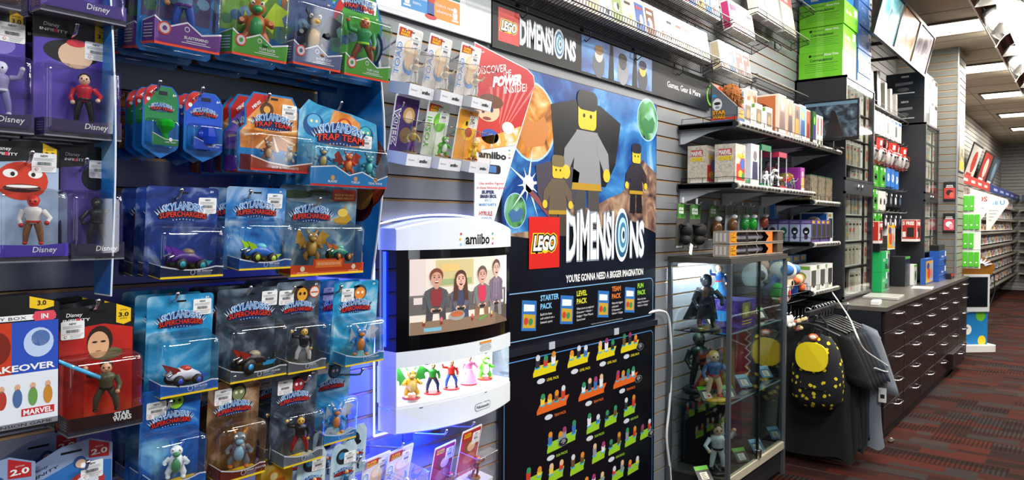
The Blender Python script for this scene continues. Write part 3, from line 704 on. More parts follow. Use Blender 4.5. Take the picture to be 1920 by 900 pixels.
# ---- upper row: deep boxes on blue cards with peaked inserts
GT = 'peaked packs on the top peg row'
def pack_trap(label, b, w, h, d, cardtop, insert, fig, stick, tilt=0.13, name='', logo=True):
    t = thing('toy_pack', label, 'toy pack', b, (tilt, 0, 0), GT)
    bl = m('#0f6fb8', 0.35); g = G()
    out = [(-w / 2 + .008, 0), (w / 2 - .008, 0), (w / 2, .008), (w / 2, h * .72), (w * .30, h), (-w * .30, h), (-w / 2, h * .72), (-w / 2, .008)]
    g.prism(out, 0, .0015, bl)
    ct = m(cardtop, .4); g.art([(-w * .46, h * .30), (w * .46, h * .30), (w * .46, h * .71), (w * .28, h * .98), (-w * .28, h * .98), (-w * .46, h * .71)], ct, 1)
    g.art([(-w * .46, h * .74), (-w * .28, h * .98), (-w * .12, h * .98), (-w * .46, h * .58)], m('#c8261f', .4), 2); g.art(circ(-w * .30, h * .86, w * .05), m(WHITE), 3)
    for q in range(6): g.art(circ((q - 2.5) * w * .14, h * (.40 + .05 * (q % 3)), w * .09, h * .05), m(('#3f6a4a', '#2a5a86', '#6a8fae')[q % 3]), 2)
    if logo: logo_sky(g, 0, h * .80, w * .58, 'TRAP TEAM', 3)
    g.text('6+', w * .38, h * .74, h * .022, m(WHITE), 3, bold=.03)
    g.build('card', t)
    x0, x1, z0, z1 = -w * .45, w * .44, h * .055, h * .70
    g = G(); im = m(insert, .4); wl = m('#e9e6ee', .4); rd = m('#d8401f', .4)
    zz = [(x0, .235), (x0 + w * .08, .20), (x0 + w * .18, .165), (x0 + w * .42, .23), (x0 + w * .62, .145), (x1, .185)]
    pts = [(a, z0 + c * h) for a, c in zz]
    g.prism([(x0 + .002, z0), (x1 - .002, z0)] + pts[::-1], -d + .003, -d + .0045, im)
    g.art([(a, c) for a, c in pts] + [(a, c - .0035) for a, c in pts[::-1]], wl, 2, -d + .003)
    g.rect(x0 + .002, x1 - .002, z0, z0 + h * .022, rd, 1, -d + .003)
    g.art(circ(x0 + w * .13, z0 + h * .14, w * .085), rd, 3, -d + .003); g.art(circ(x0 + w * .13, z0 + h * .14, w * .065), m('#d8cfd8'), 4, -d + .003); g.art(circ(x0 + w * .13, z0 + h * .14, w * .03), im, 5, -d + .003)
    g.art(circ(x0 + w * .42, z0 + h * .165, w * .035), wl, 2, -d + .003); g.art(circ(x0 + w * .42, z0 + h * .165, w * .025), im, 3, -d + .003)
    if name: g.text(name, x0 + w * .55, z0 + h * .085, h * .024, wl, 2, -d + .003, bold=.02)
    small_lines(g, x0 + w * .35, x0 + w * .75, z0 + h * .065, 2, h * .016, wl, 2, -d + .003, 'c')
    # left return of the insert
    g.add([(x0 + .002, -d + .004, z0), (x0 + .002, -.002, z0), (x0 + .002, -.002, z0 + .20 * h), (x0 + .002, -d + .004, z0 + .235 * h)], [(0, 1, 2, 3)], im)
    g.add([(x0 + .0015, -d + .004, z0), (x0 + .0015, -.002, z0), (x0 + .0015, -.002, z0 + .02 * h), (x0 + .0015, -d + .004, z0 + .02 * h)], [(0, 1, 2, 3)], rd)
    g.add([(x0 + .0015, -d + .004, z0 + .225 * h), (x0 + .0015, -.002, z0 + .19 * h), (x0 + .0015, -.002, z0 + .20 * h), (x0 + .0015, -d + .004, z0 + .235 * h)], [(0, 1, 2, 3)], wl)
    for q in range(5): g.add([(x0 + .001, -d + .012, z0 + (.055 + .026 * q) * h), (x0 + .001, -.010, z0 + (.055 + .026 * q) * h), (x0 + .001, -.010, z0 + (.063 + .026 * q) * h), (x0 + .001, -d + .012, z0 + (.063 + .026 * q) * h)], [(0, 1, 2, 3)], wl)
    g.build('insert', t)
    g = G(); g.shell(x0, x1, z0, z1, d, .010, CL(), flange=.004); g.build('blister', t)
    kind, cols, *rest = fig
    if kind == 'hero': toy_hero(t, (.0, -d * .5, z0 + h * .13), h * .52, cols, -.5, rest[0] if rest else 0, hair=cols[3])
    else: toy_beast(t, (.0, -d * .5, z0 + h * .12), h * .48, cols, -.5, *(rest or (True,)))
    if stick: sticker(t, stick[0] * w, stick[1] * h)
    return t
rows = [((327, 105), (258, 397), 'purple', '#6a2f86', '#4a3a6a', ('hero', ('#c88a50', '#7ba6c8', '#2a4fae', '#5a2a86'), 0), None, 'BLASTERMIND'),
        ((461, 122), (404, 520), 'grass green', '#4f9a2f', '#6a9a3a', ('beast', ('#c8703a', '#3aa05a', '#b8d82a', '#2a8a4a'), True), None, 'TUFF LUCK'),
        ((568, 138), (516, 618), 'slate grey', '#5a6488', '#4a5a8a', ('beast', ('#2a2a30', '#c8962a', '#222a3a', '#8a6a3a'), True), (.12, .93), 'SHORT CUT'),
        ((661, 157), (612, 707), 'lime roofed green', '#4f9a2f', '#3f9a34', ('hero', ('#c86a3a', '#3a9a5a', '#8a4a2a', '#a8e02a'), 1), (.22, .86), 'TUFF LUCK')]
for k, (pb, px, nm_, ins, top, fig, st, ttl) in enumerate(rows):
    b, w = place(pb[0], pb[1], -0.25, *px)
    lab = 'deep toy pack on blue card with %s peaked base, front of its peg' % nm_
    o = pack_trap(lab, b, w, 0.235, 0.06, top, ins, fig, st, name=ttl)
    stack(o, 2, 0.078, 'deep toy pack with %s peaked base' % nm_, GT)
# ---- trap packs
def pack_gem(label, b, w, h, top, gemc, shape, tilt=.06):
    t = thing('toy_pack', label, 'toy pack', b, (tilt, 0, .04), 'narrow pointed crystal packs'); g = G()
    out = [(0, 0), (w * .45, h * .13), (w * .5, h * .17), (w * .5, h * .82), (w * .42, h * .93), (w * .28, h), (-w * .28, h), (-w * .42, h * .93), (-w * .5, h * .82), (-w * .5, h * .17), (-w * .45, h * .13)]
    g.prism(out, 0, .0018, m('#1468b4', .35))
    tc_ = m(top, .4); g.art([(-w * .46, h * .50), (w * .46, h * .50), (w * .46, h * .82), (w * .38, h * .92), (w * .26, h * .985), (-w * .26, h * .985), (-w * .38, h * .92), (-w * .46, h * .82)], tc_, 1)
    g.art([(-w * .48, h * .82), (-w * .40, h * .94), (-w * .26, h * .99), (-w * .02, h * .99), (-w * .46, h * .70)], m('#c8261f'), 2)
    g.text('TRAP', -w * .18, h * .90, h * .04, m(WHITE), 3, bold=.03, warp=lambda a, b_: (a * .75 - b_ * .65, a * .65 + b_ * .75))
    g.art(circ(-w * .36, h * .80, w * .05), m(WHITE), 3); g.rect(-w * .08, w * .16, h * .875, h * .925, m('#06121e'), 3); g.text('6+', w * .36, h * .87, h * .035, m(WHITE), 3, bold=.03)
    logo_sky(g, 0, h * .66, w * .62, 'TRAP TEAM', 3); g.build('card', t)
    g = G(); d = .022
    g.shell(-w * .40, w * .40, h * .17, h * .54, d, .006, CL(), flange=.003); g.build('blister', t)
    g = G(); g.prism([(-w * .36, h * .18), (w * .36, h * .18), (w * .36, h * .26), (0, h * .26), (-w * .36, h * .34)], -d + .002, -d + .003, tc_); wl = m(WHITE)
    g.art([(-w * .36, h * .34), (0, h * .26), (w * .36, h * .26), (w * .36, h * .268), (0, h * .268), (-w * .36, h * .348)], wl, 1, -d + .002); g.art(circ(w * .14, h * .265, w * .05), wl, 2, -d + .002); g.text('LIFE TRAP' if shape == 0 else 'WATER TRAP', w * .14, h * .215, h * .022, wl, 2, -d + .002, w=w * .3)
    g.build('insert', t)
    toy_gem(t, (w * .04, -d * .55, h * .20), h * .34, gemc, shape)
    return t
b, w = place(300, 297, -0.25, 266, 335)
o = pack_gem('narrow pointed pack with green crystal on a green and blue card, front of its peg', b, w, .150, '#1f7a44', '#22c82a', 0); stack(o, 2, .04, 'narrow pointed green crystal pack', 'narrow pointed crystal packs')
l = o.location
amb = pack_gem('amber topped pointed crystal pack at the far left of the green ones', (l.x - .012, l.y + .125, l.z), w, .150, '#c8741a', '#e8901a', 1)
dup(amb, (l.x - .02, l.y + .16, l.z), None, 'amber topped pointed crystal pack nearest the wall behind the green ones')
b, w = place(380, 304, -0.25, 342, 416)
o = pack_gem('narrow pointed pack with blue crystal on a blue card, front of its peg', b, w, .150, '#1a4ec0', '#1f50d8', 1); stack(o, 3, .04, 'narrow pointed blue crystal pack', 'narrow pointed crystal packs')
# ---- orange twin-mini pack and the purple ones behind
def pack_mini(label, b, w, h, top, ins, tilt=.10):
    t = thing('toy_pack', label, 'toy pack', b, (tilt, 0, .02), 'orange and purple packs beside the crystals'); g = G()
    out = [(-w * .48, .006), (-w * .46, 0), (w * .46, 0), (w * .5, .006), (w * .5, h * .50), (w * .40, h * .62), (w * .40, h * .82), (w * .28, h), (-w * .30, h), (-w * .42, h * .84), (-w * .40, h * .60), (-w * .5, h * .50)]
    g.prism(out, 0, .0018, m('#1a78bc', .35)); g.art([(a * .94, .4 * h + (c - .4 * h) * .96) if c > .4 * h else (a * .94, h * .3) for a, c in out], top, 1)
    g.art([(-w * .40, h * .80), (-w * .29, h * .98), (-w * .06, h * .98), (-w * .38, h * .66)], m('#c8261f'), 2); g.text('MINIS', -w * .24, h * .83, h * .04, m(WHITE), 3, bold=.03, warp=lambda a, b_: (a * .75 - b_ * .65, a * .65 + b_ * .75))
    for i in range(8): a = R(i * 45 + 10); g.art([(0, h * .52), (w * .42 * math.cos(a), h * .52 + h * .25 * math.sin(a)), (w * .42 * math.cos(a + .12), h * .52 + h * .25 * math.sin(a + .12))], m('#f4d8b0', .5), 2)
    g.art(circ(-w * .10, h * .80, w * .10, h * .09), m('#5a3418'), 3); g.art(circ(-w * .10, h * .80, w * .05, h * .045), m('#e0a040'), 4)
    logo_sky(g, 0, h * .58, w * .56, 'TRAP TEAM', 4); g.rect(-.008, .010, h * .93, h * .955, m(BLACK), 3); g.build('card', t)
    d = .05; g = G(); im = m(ins, .4); wl = m('#f0e6e0')
    pts = [(-w * .46, h * .22), (-w * .2, h * .15), (w * .1, h * .12), (w * .46, h * .18)]
    g.prism([(-w * .455, .006), (w * .455, .006)] + pts[::-1], -d + .003, -d + .0045, im); g.art(pts + [(a, c - .003) for a, c in pts[::-1]], wl, 1, -d + .003)
    g.rect(-w * .455, w * .455, .006, .011, m('#c8261f'), 1, -d + .003); g.add([(-w * .455, -d + .004, .006), (-w * .455, -.002, .006), (-w * .455, -.002, h * .22), (-w * .455, -d + .004, h * .22)], [(0, 1, 2, 3)], im)
    g.text('BOP & TERRABITE', w * .05, h * .07, h * .03, wl, 1, -d + .003, w=w * .4); g.build('insert', t)
    g = G(); g.shell(-w * .47, w * .47, .004, h * .52, d, .010, CL(), flange=.004); g.build('blister', t)
    toy_beast(t, (-w * .14, -d * .5, h * .16), .05, ('#8a5a34', '#c89a5a', '#3a2a1a', '#5a3a22'), -.4, False); toy_beast(t, (w * .18, -d * .5, h * .15), .045, ('#a8a8a0', '#d8d2c0', '#c8a86a', '#6a5a4a'), -.3, False)
    return t
orC = cardp('ember', '#9a4a14', '#d8842a', '#f2d0a0', 3.3); puC = cardp('violet', '#3a1f8a', '#7a5ac8', '#d8c8f2', 3.9)
b, w = place(506, 325, -0.26, 444, 570)
o = pack_mini('orange topped toy pack with two small beasts under clear plastic', b, w, .182, orC, '#9a3a1c'); sticker(o, w * .24, .146)
p_ = pack_mini('purple topped toy pack, just behind the orange one', (b.x - .006, b.y + .055, b.z), w, .182, puC, '#5a2a9a')
for k, nn in enumerate(('second', 'third', 'fourth')): dup(p_ if k % 2 else o, (b.x - .005 * k, b.y + .10 + .052 * k, b.z), None, '%s toy pack, %s behind the front orange one' % (('orange', 'purple', 'orange')[k], nn))
# ---- wide triple pack
b, w = place(632, 352, -0.26, 556, 705)
h = .21; t = thing('toy_pack', 'wide triple toy pack with flame and ice artwork and a blue base', 'toy pack', b, (.10, 0, 0), 'wide triple packs'); g = G()
iceC = cardp('ice and flame', '#1a6aa8', '#3a9cc8', '#bfe2ee', 2.9)
out = [(-w * .5, 0), (w * .5, 0), (w * .5, h * .55), (w * .46, h * .82), (w * .12, h * .90), (-w * .12, h * .93), (-w * .30, h * .96), (-w * .40, h), (-w * .5, h * .86)]
g.prism(out, 0, .0018, iceC)
g.art([(-w * .14, h * .50), (w * .26, h * .50), (w * .24, h * .80), (w * .10, h * .89), (-w * .10, h * .92), (-w * .16, h * .70)], orC, 1)
for (x, z, rx, rz, c, l) in ((-.33, .72, .12, .13, '#1f4f8a', 2), (-.33, .76, .08, .08, '#5fb0d8', 3), (.04, .74, .10, .10, '#b83a14', 2), (.04, .76, .06, .06, '#f0a030', 3), (.32, .66, .11, .12, '#155a78', 2), (.32, .70, .07, .07, '#3fb0b8', 3)):
    g.art(circ(x * w, z * h, rx * w, rz * h), m(c), l)
    if l == 3:
        for s in (-1, 1): g.art(circ((x + s * .03) * w, z * h, .016 * w, .018 * h, 8), m('#f4e8a0'), 4)
logo_sky(g, 0, h * .55, w * .60, 'TRAP TEAM', 5); g.build('card', t)
d = .055; g = G(); im = m('#1f7fc0', .4); wl = m(WHITE)
pts = [(-w * .48, .24), (-w * .2, .27), (-w * .02, .17), (w * .14, .22), (w * .34, .13), (w * .48, .19)]; pts = [(a, c * h) for a, c in pts]
g.prism([(-w * .478, .005), (w * .478, .005)] + pts[::-1], -d + .003, -d + .0045, im); g.art(pts + [(a, c - .003) for a, c in pts[::-1]], wl, 1, -d + .003); g.rect(-w * .478, w * .478, .005, .010, m('#c8261f'), 1, -d + .003)
g.add([(-w * .478, -d + .004, .005), (-w * .478, -.002, .005), (-w * .478, -.002, h * .24), (-w * .478, -d + .004, h * .24)], [(0, 1, 2, 3)], im)
for x, s in ((-.22, 'BLADES'), (.06, 'TORCH'), (.32, 'TIDAL WAVE')): g.text(s, x * w, h * .07, h * .026, wl, 1, -d + .003, bold=.02); g.art(circ(x * w, h * .125, .006), m('#e8a05a'), 1, -d + .003)
g.build('insert', t)
g = G(); g.shell(-w * .49, w * .49, .003, h * .50, d, .010, CL(), flange=.004); g.build('blister', t)
toy_beast(t, (-w * .28, -d * .5, h * .20), .062, ('#2a6f9a', '#c8b060', '#7fc8e0', '#1f4f6a'), -.4, True); toy_beast(t, (w * .03, -d * .5, h * .17), .06, ('#d84a1f', '#f0882a', '#a02a14', '#7a2a1a'), -.4, True, None, 'figure', True); toy_beast(t, (w * .30, -d * .5, h * .16), .062, ('#1f8a9a', '#5fd0c8', '#145a6a', '#2a6a7a'), -.4, False)
sticker(t, w * .33, h * .58)
for k, nn in enumerate(('just', 'second', 'third')): dup(t, (b.x - .008 * k - .02, b.y + .066 * (k + 1), b.z - .004), None, 'wide triple toy pack with blue base, %s behind the front one' % nn)
# ------------------------------------------------------------------ left bay: tall boxed packs with yellow edition tags
GI = 'tall dark packs with edition tags'
def pack_inf(label, b, w, h, d, artm, basec, fig, heads=(), foot='', stick=(.22, .70), tilt=.05, yaw=0.0, brand='Disney', edition='3.0', tagc='#f2c41a', mirror=False, foots=None):
    t = thing('toy_pack', label, 'toy pack', b, (tilt, 0, yaw), GI); g = G(); k = m('#101014', .4); wh = m(WHITE)
    g.prism([(-w / 2, 0), (w / 2, 0), (w / 2, h * .93), (w * .20, h), (w * .06, h * .995), (-w / 2, h * .965)], 0, .0016, k)
    g.art([(-w * .49, h * .02), (w * .49, h * .02), (w * .49, h * .78), (w * .1, h * .83), (-w * .49, h * .80)], artm, 1)
    for (x, z, rx, rz, c, l) in heads: g.art(circ(x * w, z * h, rx * w, rz * h), m(c, .4), l)
    g.text(brand, -w * .28, h * .905, h * .030, wh, 2, bold=.01, shear=.15)
    s = 'INFINITY'
    g.text(s, -w * .25, h * .865, h * .022, wh, 2, w=w * .34, bold=.02); g.rect(-w * .255, -w * .205, h * .862, h * .89, m('#d8304a'), 3)
    g.rect(-w * .02, w * .12, h * .925, h * .945, m('#000000'), 2)
    tm_ = m(tagc, .4); tc2 = m('#141414' if tagc != '#c02a2a' else WHITE)
    g.art([(w * .26, h * .985), (w * .46, h * .94), (w * .46, h * .83), (w * .36, h * .81), (w * .26, h * .83)], tm_, 3)
    g.text(edition, w * .36, h * .875, h * .034, tc2, 4, bold=.03, w=w * .14); g.text('EDITION', w * .36, h * .925, h * .010, tc2, 4); g.text('EDITION', w * .36, h * .855, h * .010, tc2, 4)
    g.build('card', t)
    g = G(); bm = m(basec, .35)
    g.prism([(-w * .48, .004), (w * .48, .004), (w * .48, h * .16), (w * .1, h * .14), (-w * .48, h * .15)], -d + .003, -d + .0045, bm)
    g.rect(-w * .48, w * .48, .004, h * .05, m('#3a3a44', .3, .5), 1, -d + .003)
    g.box(-w * .48, -w * .473, -d + .005, -.002, .004, h * .15, bm); g.box(-w * .48, w * .48, -d + .003, -.001, .001, .005, m('#8a8a92', .3, .6))
    if foots: 
        for q, sx in enumerate(foots): g.text(sx, w * .20, h * (.105 - .035 * q), h * .036, wh, 2, -d + .003, bold=.04)
    else: g.text(brand, w * .15, h * .085, h * .045, wh, 2, -d + .003, shear=.15, bold=.01)
    if foot: g.text(foot, w * .12, h * .016, h * .022, m('#1a1a20') , 3, -d + .003, bold=.02)
    for q in range(4): g.add([(-w * .481, -d + .010, h * (.05 + .02 * q)), (-w * .481, -.012, h * (.05 + .02 * q)), (-w * .481, -.012, h * (.057 + .02 * q)), (-w * .481, -d + .010, h * (.057 + .02 * q))], [(0, 1, 2, 3)], m('#8a8a98'))
    g.build('insert', t)
    g = G(); g.shell(-w * .49, w * .49, .002, h * .60, d, .012, CL(), flange=.003); g.build('blister', t)
    if fig:
        kind, cols, *rest = fig
        if kind == 'hero': toy_hero(t, (w * .06, -d * .5, h * .14), h * .40, cols, -.4, rest[0] if rest else 0, hair=cols[3])
        else: toy_beast(t, (w * .02, -d * .5, h * .14), h * .36, cols, -.4, False, None, 'figure', False, False)
    if stick: sticker(t, stick[0] * w, stick[1] * h)
    return t
vio = cardp('purple', '#2a1a6a', '#5a3fae', '#a898e2', 1.9, ); vio = printed('printed card purple glow', [(.2, '#2c1d70'), (.5, '#5b41b0'), (.8, '#a79be0')], 5, .5, 2, .35, 1.9)
redC = printed('printed card red glow', [(.2, '#7a0f12'), (.5, '#c8281c'), (.8, '#f06a3a')], 5, .5, 2, .35, 2.7)
blkC = printed('printed card dusk violet', [(.2, '#15121e'), (.5, '#4a3a86'), (.8, '#7a66b8')], 5, .5, 2, .35, 4.1)
def inf(label, pb, Y, px, h, *a, n=0, dy=.062, sl='', **k):
    b, w = place(pb[0], pb[1], Y, *px)
    if px[0] < 0: b = P(pb[0], pb[1], Y=Y)
    o = pack_inf(label, b, w, h, .055, *a, **k)
    if n: stack(o, n, dy, sl or 'tall dark pack', GI)
    return o
inf('purple boxed pack with red and white spotted figure, black round shape printed behind', (137, 262), -.26, (64, 212), .225, vio, '#3a2a5a', ('hero', ('#f0c8a8', '#d8283a', '#1a1416', '#151214'), 2),
    [(-.02, .72, .36, .10, '#121014', 2), (.02, .70, .22, .11, '#e8bf9c', 3), (.02, .80, .12, .03, '#d8283a', 4)], 'MINNIE MOUSE', (.28, .76), n=2, sl='purple boxed pack with spotted figure')
inf('purple boxed pack cut by the left frame edge, white sticker at its top right', (-18, 250), -.26, (-92, 42), .225, vio, '#3a2a5a', ('hero', ('#d8d8e8', '#b0a8d8', '#8a86c0', '#e0e0f0'), 0), [(.1, .70, .25, .08, '#8a7ac8', 2)], '', (.30, .80), n=1, sl='purple boxed pack at the left frame edge')
inf('purple boxed pack at the top edge, only its base in frame', (138, 42), -.27, (58, 222), .225, vio, '#4a2f8a', None, [], 'DISGUST', None, n=1, sl='purple boxed pack at the top edge')
inf('red and black boxed pack in the top left corner, only its base in frame', (-40, 18), -.27, (-95, 32), .225, redC, '#3a1a1a', None, [], '', None)
inf('boxed pack with big red block head print and red shouting figure', (43, 488), -.27, (-30, 108), .215, printed('printed card pale blue', [(.2, '#7a9ac0'), (.5, '#a8bcd8'), (.8, '#d8e0ec')], 5, .5, 2, .35, 6.1), '#4a34a8', ('hero', ('#c82a1c', '#f0ece8', '#8a5a3a', '#c82a1c'), 2),
    [(-.02, .66, .36, .16, '#cf3a22', 2), (-.02, .60, .26, .035, '#3a1210', 3), (-.02, .615, .22, .012, '#f2ece6', 4), (-.18, .72, .10, .035, '#f4f0ea', 3), (.16, .72, .10, .035, '#f4f0ea', 3), (-.15, .715, .03, .018, '#2a1a14', 4), (.13, .715, .03, .018, '#2a1a14', 4)], '6+', (.28, .82), n=2, sl='boxed pack with red block head')
inf('black and violet boxed pack with dark helmeted rider figure', (163, 484), -.25, (114, 216), .215, blkC, '#2a2440', ('hero', ('#1a1a1e', '#1c1c22', '#26262c', '#101014'), 0), [(.10, .72, .22, .11, '#0e0e12', 2), (.14, .66, .15, .05, '#15151a', 3), (.10, .77, .02, .02, '#c8ccd8', 3)], 'SAM FLYNN', (.22, .80), n=2, sl='black and violet boxed pack')
o = inf('red boxed pack with robed figure holding a blue blade, three more behind it', (178, 797), -.28, (106, 250), .235, redC, '#2a1416', ('hero', ('#d8a078', '#5a5a40', '#4a4a3a', '#2a1a14'), 1),
    [(.05, .69, .17, .125, '#2e1d16', 2), (.03, .66, .14, .11, '#dca97e', 3), (.14, .58, .22, .05, '#6a6444', 2), (-.02, .685, .035, .008, '#2a1a12', 4), (.09, .685, .035, .008, '#2a1a12', 4), (.03, .61, .04, .006, '#a86a50', 4)], '', (-.30, .80), n=3, dy=.055, sl='black boxed pack behind the red one', foots=('STAR', 'WARS'))
g = G(); g.tube([(-.085, -.028, .145), (.01, -.032, .09)], .004, m('#4fb8e8', .2), 8); g.build('blade', o, label='translucent blue toy blade')
# value box at the left edge
b = P(10, 803, Y=-.30); w, h = .145, .235
t = thing('toy_pack', 'white and blue boxed game pack at the left edge, red brand patch near its base', 'toy pack', b, (.04, 0, 0), GI); g = G()
g.prism([(-w / 2, 0), (w / 2, 0), (w / 2, h * .93), (w * .2, h), (-w / 2, h * .98)], -.03, 0, m('#101014', .4))
y = -.03
g.rect(-w * .5, 0, h * .42, h * .80, m('#c83a1a', .4), 1, y); g.rect(0, w * .49, h * .42, h * .80, m('#2a50b8', .4), 1, y); g.rect(-w * .5, w * .49, h * .06, h * .42, m('#e4e8ee', .4), 1, y)
for (x, z, rx, rz, c) in ((.28, .64, .16, .11, '#bcd0ee'), (.30, .67, .10, .06, '#5a86d8'), (-.15, .62, .14, .12, '#7a1f10')): g.art(circ(x * w, z * h, rx * w, rz * h), m(c), 2, y)
for i in range(6): x = -.42 + .16 * i; c = ('#5a8a3a', '#2a2a30', '#b03a2a', '#4a6a9a', '#6a9a4a', '#c8862a')[i]; g.art(circ(x * w, h * .24, w * .05, h * .07), m(c), 2, y); g.art(circ(x * w, h * .32, w * .03, h * .025), m('#d8a888'), 2, y)
g.text('TAKEOVER', w * .08, h * .44, h * .045, m(WHITE), 3, y, w=w * .75, bold=.03); g.rect(w * .10, w * .45, h * .10, h * .155, m('#c8242c'), 2, y); g.text('MARVEL', w * .275, h * .108, h * .038, m(WHITE), 3, y, w=w * .31, bold=.03)
g.rect(-w * .5, w * .49, h * .02, h * .06, m('#9a9aa4', .3, .4), 1, y); g.text('EXPANSION GAME', w * .05, h * .028, h * .022, m('#16161a'), 2, y, w=w * .75); g.rect(-w * .5, w * .46, h * .81, h * .85, m(WHITE), 1, y); g.text('TOY BOX', -w * .05, h * .818, h * .022, m('#16161a'), 2, y, w=w * .4)
g.art([(w * .24, h * .80), (w * .44, h * .80), (w * .47, h * .83), (w * .44, h * .87), (w * .24, h * .87), (w * .21, h * .83)], m('#e0485a'), 2, y); g.text('IN', w * .34, h * .815, h * .035, m(WHITE), 3, y, bold=.03)
g.art([(w * .18, h * .985), (w * .44, h * .94), (w * .44, h * .90), (w * .31, h * .88), (w * .18, h * .90)], m('#f2c41a'), 2, y); g.text('3.0', w * .31, h * .915, h * .034, m('#141414'), 3, y, bold=.03)
g.build('box', t)
# blue-grey packs with red edition tags at the bottom left
GB = 'blue-grey packs with red edition tags'
def pack_two(label, b, w, h, yaw):
    t = thing('toy_pack', label, 'toy pack', b, (.06, 0, yaw), GB); g = G()
    g.prism([(-w / 2, 0), (w / 2, 0), (w / 2, h * .92), (w * .26, h), (-w * .05, h * .97), (-w / 2, h * .80)], 0, .0016, m('#8fa0c4', .4))
    g.art([(-w * .49, 0), (w * .49, 0), (w * .49, h * .76), (w * .1, h * .82), (-w * .49, h * .64)], m('#2f6fb4', .4), 1)
    g.art([(w * .24, h * .99), (w * .46, h * .92), (w * .46, h * .80), (w * .24, h * .82)], m('#b8242a'), 2); g.text('2.0', w * .35, h * .84, h * .05, m(WHITE), 3, bold=.03, w=w * .18); g.text('EDITION', w * .35, h * .905, h * .012, m(WHITE), 3)
    wp = lambda a, c: (a, c + a * .36); k = m('#20242e')
    g.text('Disney', -w * .26, h * .80, h * .03, k, 2, warp=wp, shear=.15); g.text('INFINITY', -w * .26, h * .745, h * .026, k, 2, warp=wp, w=w * .36, bold=.01)
    g.rect(-w * .06, w * .16, h * .90, h * .92, m('#0c0c10'), 2)
    g.art(circ(w * .14, h * .80, w * .07, h * .055), m('#2a4f86'), 2); g.art(circ(w * .15, h * .785, w * .055, h * .04), m('#d8ae90'), 3); g.art(circ(w * .22, h * .60, w * .2, h * .10), m('#b83a34'), 2); g.art(circ(w * .22, h * .60, w * .13, h * .065), m('#d8dce4'), 3)
    g.build('card', t)
    g = G(); g.shell(-w * .46, w * .46, .002, h * .52, .05, .012, CL(), flange=.003); g.build('blister', t)
    toy_hero(t, (0, -.025, .02), .08, ('#d8ae90', '#2f5fa8', '#2a3f7a', '#8a2a24'))
    return t
b = P(120, 838, Y=-.25); o = pack_two('blue-grey pack with red edition tag and white sticker, front one at bottom left', (b.x, b.y, b.z - .20), .165, .21, 0); sticker(o, .045, .148)
b = P(70, 826, Y=-.15); pack_two('blue-grey pack with red edition tag, behind the front one at bottom left', (b.x - .01, b.y, b.z - .20), .165, .21, 0)
b = P(-40, 872, Y=-.27); pack_two('blue-grey pack with red edition tag cut by the bottom left corner', (b.x, b.y, b.z - .205), .165, .21, 0)
# ---- dividers standing out from the wall between the sections
def divider(label, X, ya, yb, z0, z1, col, bow, artw, yi=None):
    t = thing('divider_panel', label, 'sign', (X, 0, z0)); H = z1 - z0; n = 14; ya = yi or ya
    pr = [(ya, H)] + [(yb + bow * math.sin(math.pi * (1.15 * k / n - .05)) - .03 * (k / n) ** 2 * 0, H * (1 - k / n)) for k in range(n + 1)] + [(ya, 0)]
    g = G(); g.prism(pr, -.0015, .0015, m('#dfe6ee', .3), axis='x'); g.prism([(a * .985 + ya * .015, b * .99 + H * .005) for a, b in pr], -.0022, .0022, col, axis='x'); artw(g, H, ya, yb); g.build('panel', t)
    g = G(); g.box(-.004, .004, ya - .006, -.002, H * .45, H * .55, steel()); g.build('bracket', t); return t
dv = printed('printed panel blue burst', [(.25, '#0a3a86'), (.5, '#1f7fd0'), (.8, '#bfe4f6')], 4, 1.5, 4, .3, 1.4)
def art_r(g, H, ya, yb):
    # left face (-x): printed name and a flame
    L0 = .0024
    for q, (c, r_) in enumerate((('#15408a', .080), ('#e8f0f8', .070), ('#3f86c8', .062))):
        pts = circ((ya + yb) / 2 - .08, H * .89, r_, r_ * .75); g.add([(-L0 - q * .0004, p, z) for p, z in pts], [tuple(range(len(pts)))[::-1]], m(c, .35))
    g.text('ERS', -((ya + yb) / 2 - .085), H * .885, .036, m('#f2f6fa'), 1, plane='x', y=-.0042, bold=.05); g.text('EAM', -((ya + yb) / 2 - .085), H * .845, .026, m('#c8301f'), 1, plane='x', y=-.0042, bold=.05)
    for (y, z, a, b_, c, q) in ((-.22, .42, .09, .10, '#7a2a14', 0), (-.23, .40, .07, .075, '#c8501f', 1), (-.20, .36, .05, .06, '#e8a040', 2), (-.235, .44, .022, .014, '#f6e8b0', 3), (-.24, .44, .009, .012, '#1a0f0a', 4), (-.19, .30, .06, .05, '#4a1a10', 1), (-.12, .35, .06, .07, '#c8ccd4', 1), (-.10, .33, .04, .05, '#8a94a8', 2)):
        pts = circ(y, z * H, a, b_); g.add([(-L0 - q * .0004, p, zz) for p, zz in pts], [tuple(range(len(pts)))[::-1]], m(c, .35))
X = P(715, 200, Y=-.28).x; zt = P(715, 35, Y=-.28).z; zb = P(655, 520, Y=-.10).z
divider('blue printed divider panel standing out from the wall before the clear boxed figures', X, -.004, -.255, zb, zt, dv, -.04, art_r)
X = P(222, 300, Y=-.33).x; zt = P(232, -60, Y=-.33).z; zb = P(200, 548, Y=-.20).z
divider('blue edged divider panel seen edge on between tall dark packs and deep packs', X, -.004, -.30, zb, zt, dv, -.02, lambda *a: None, -.22)
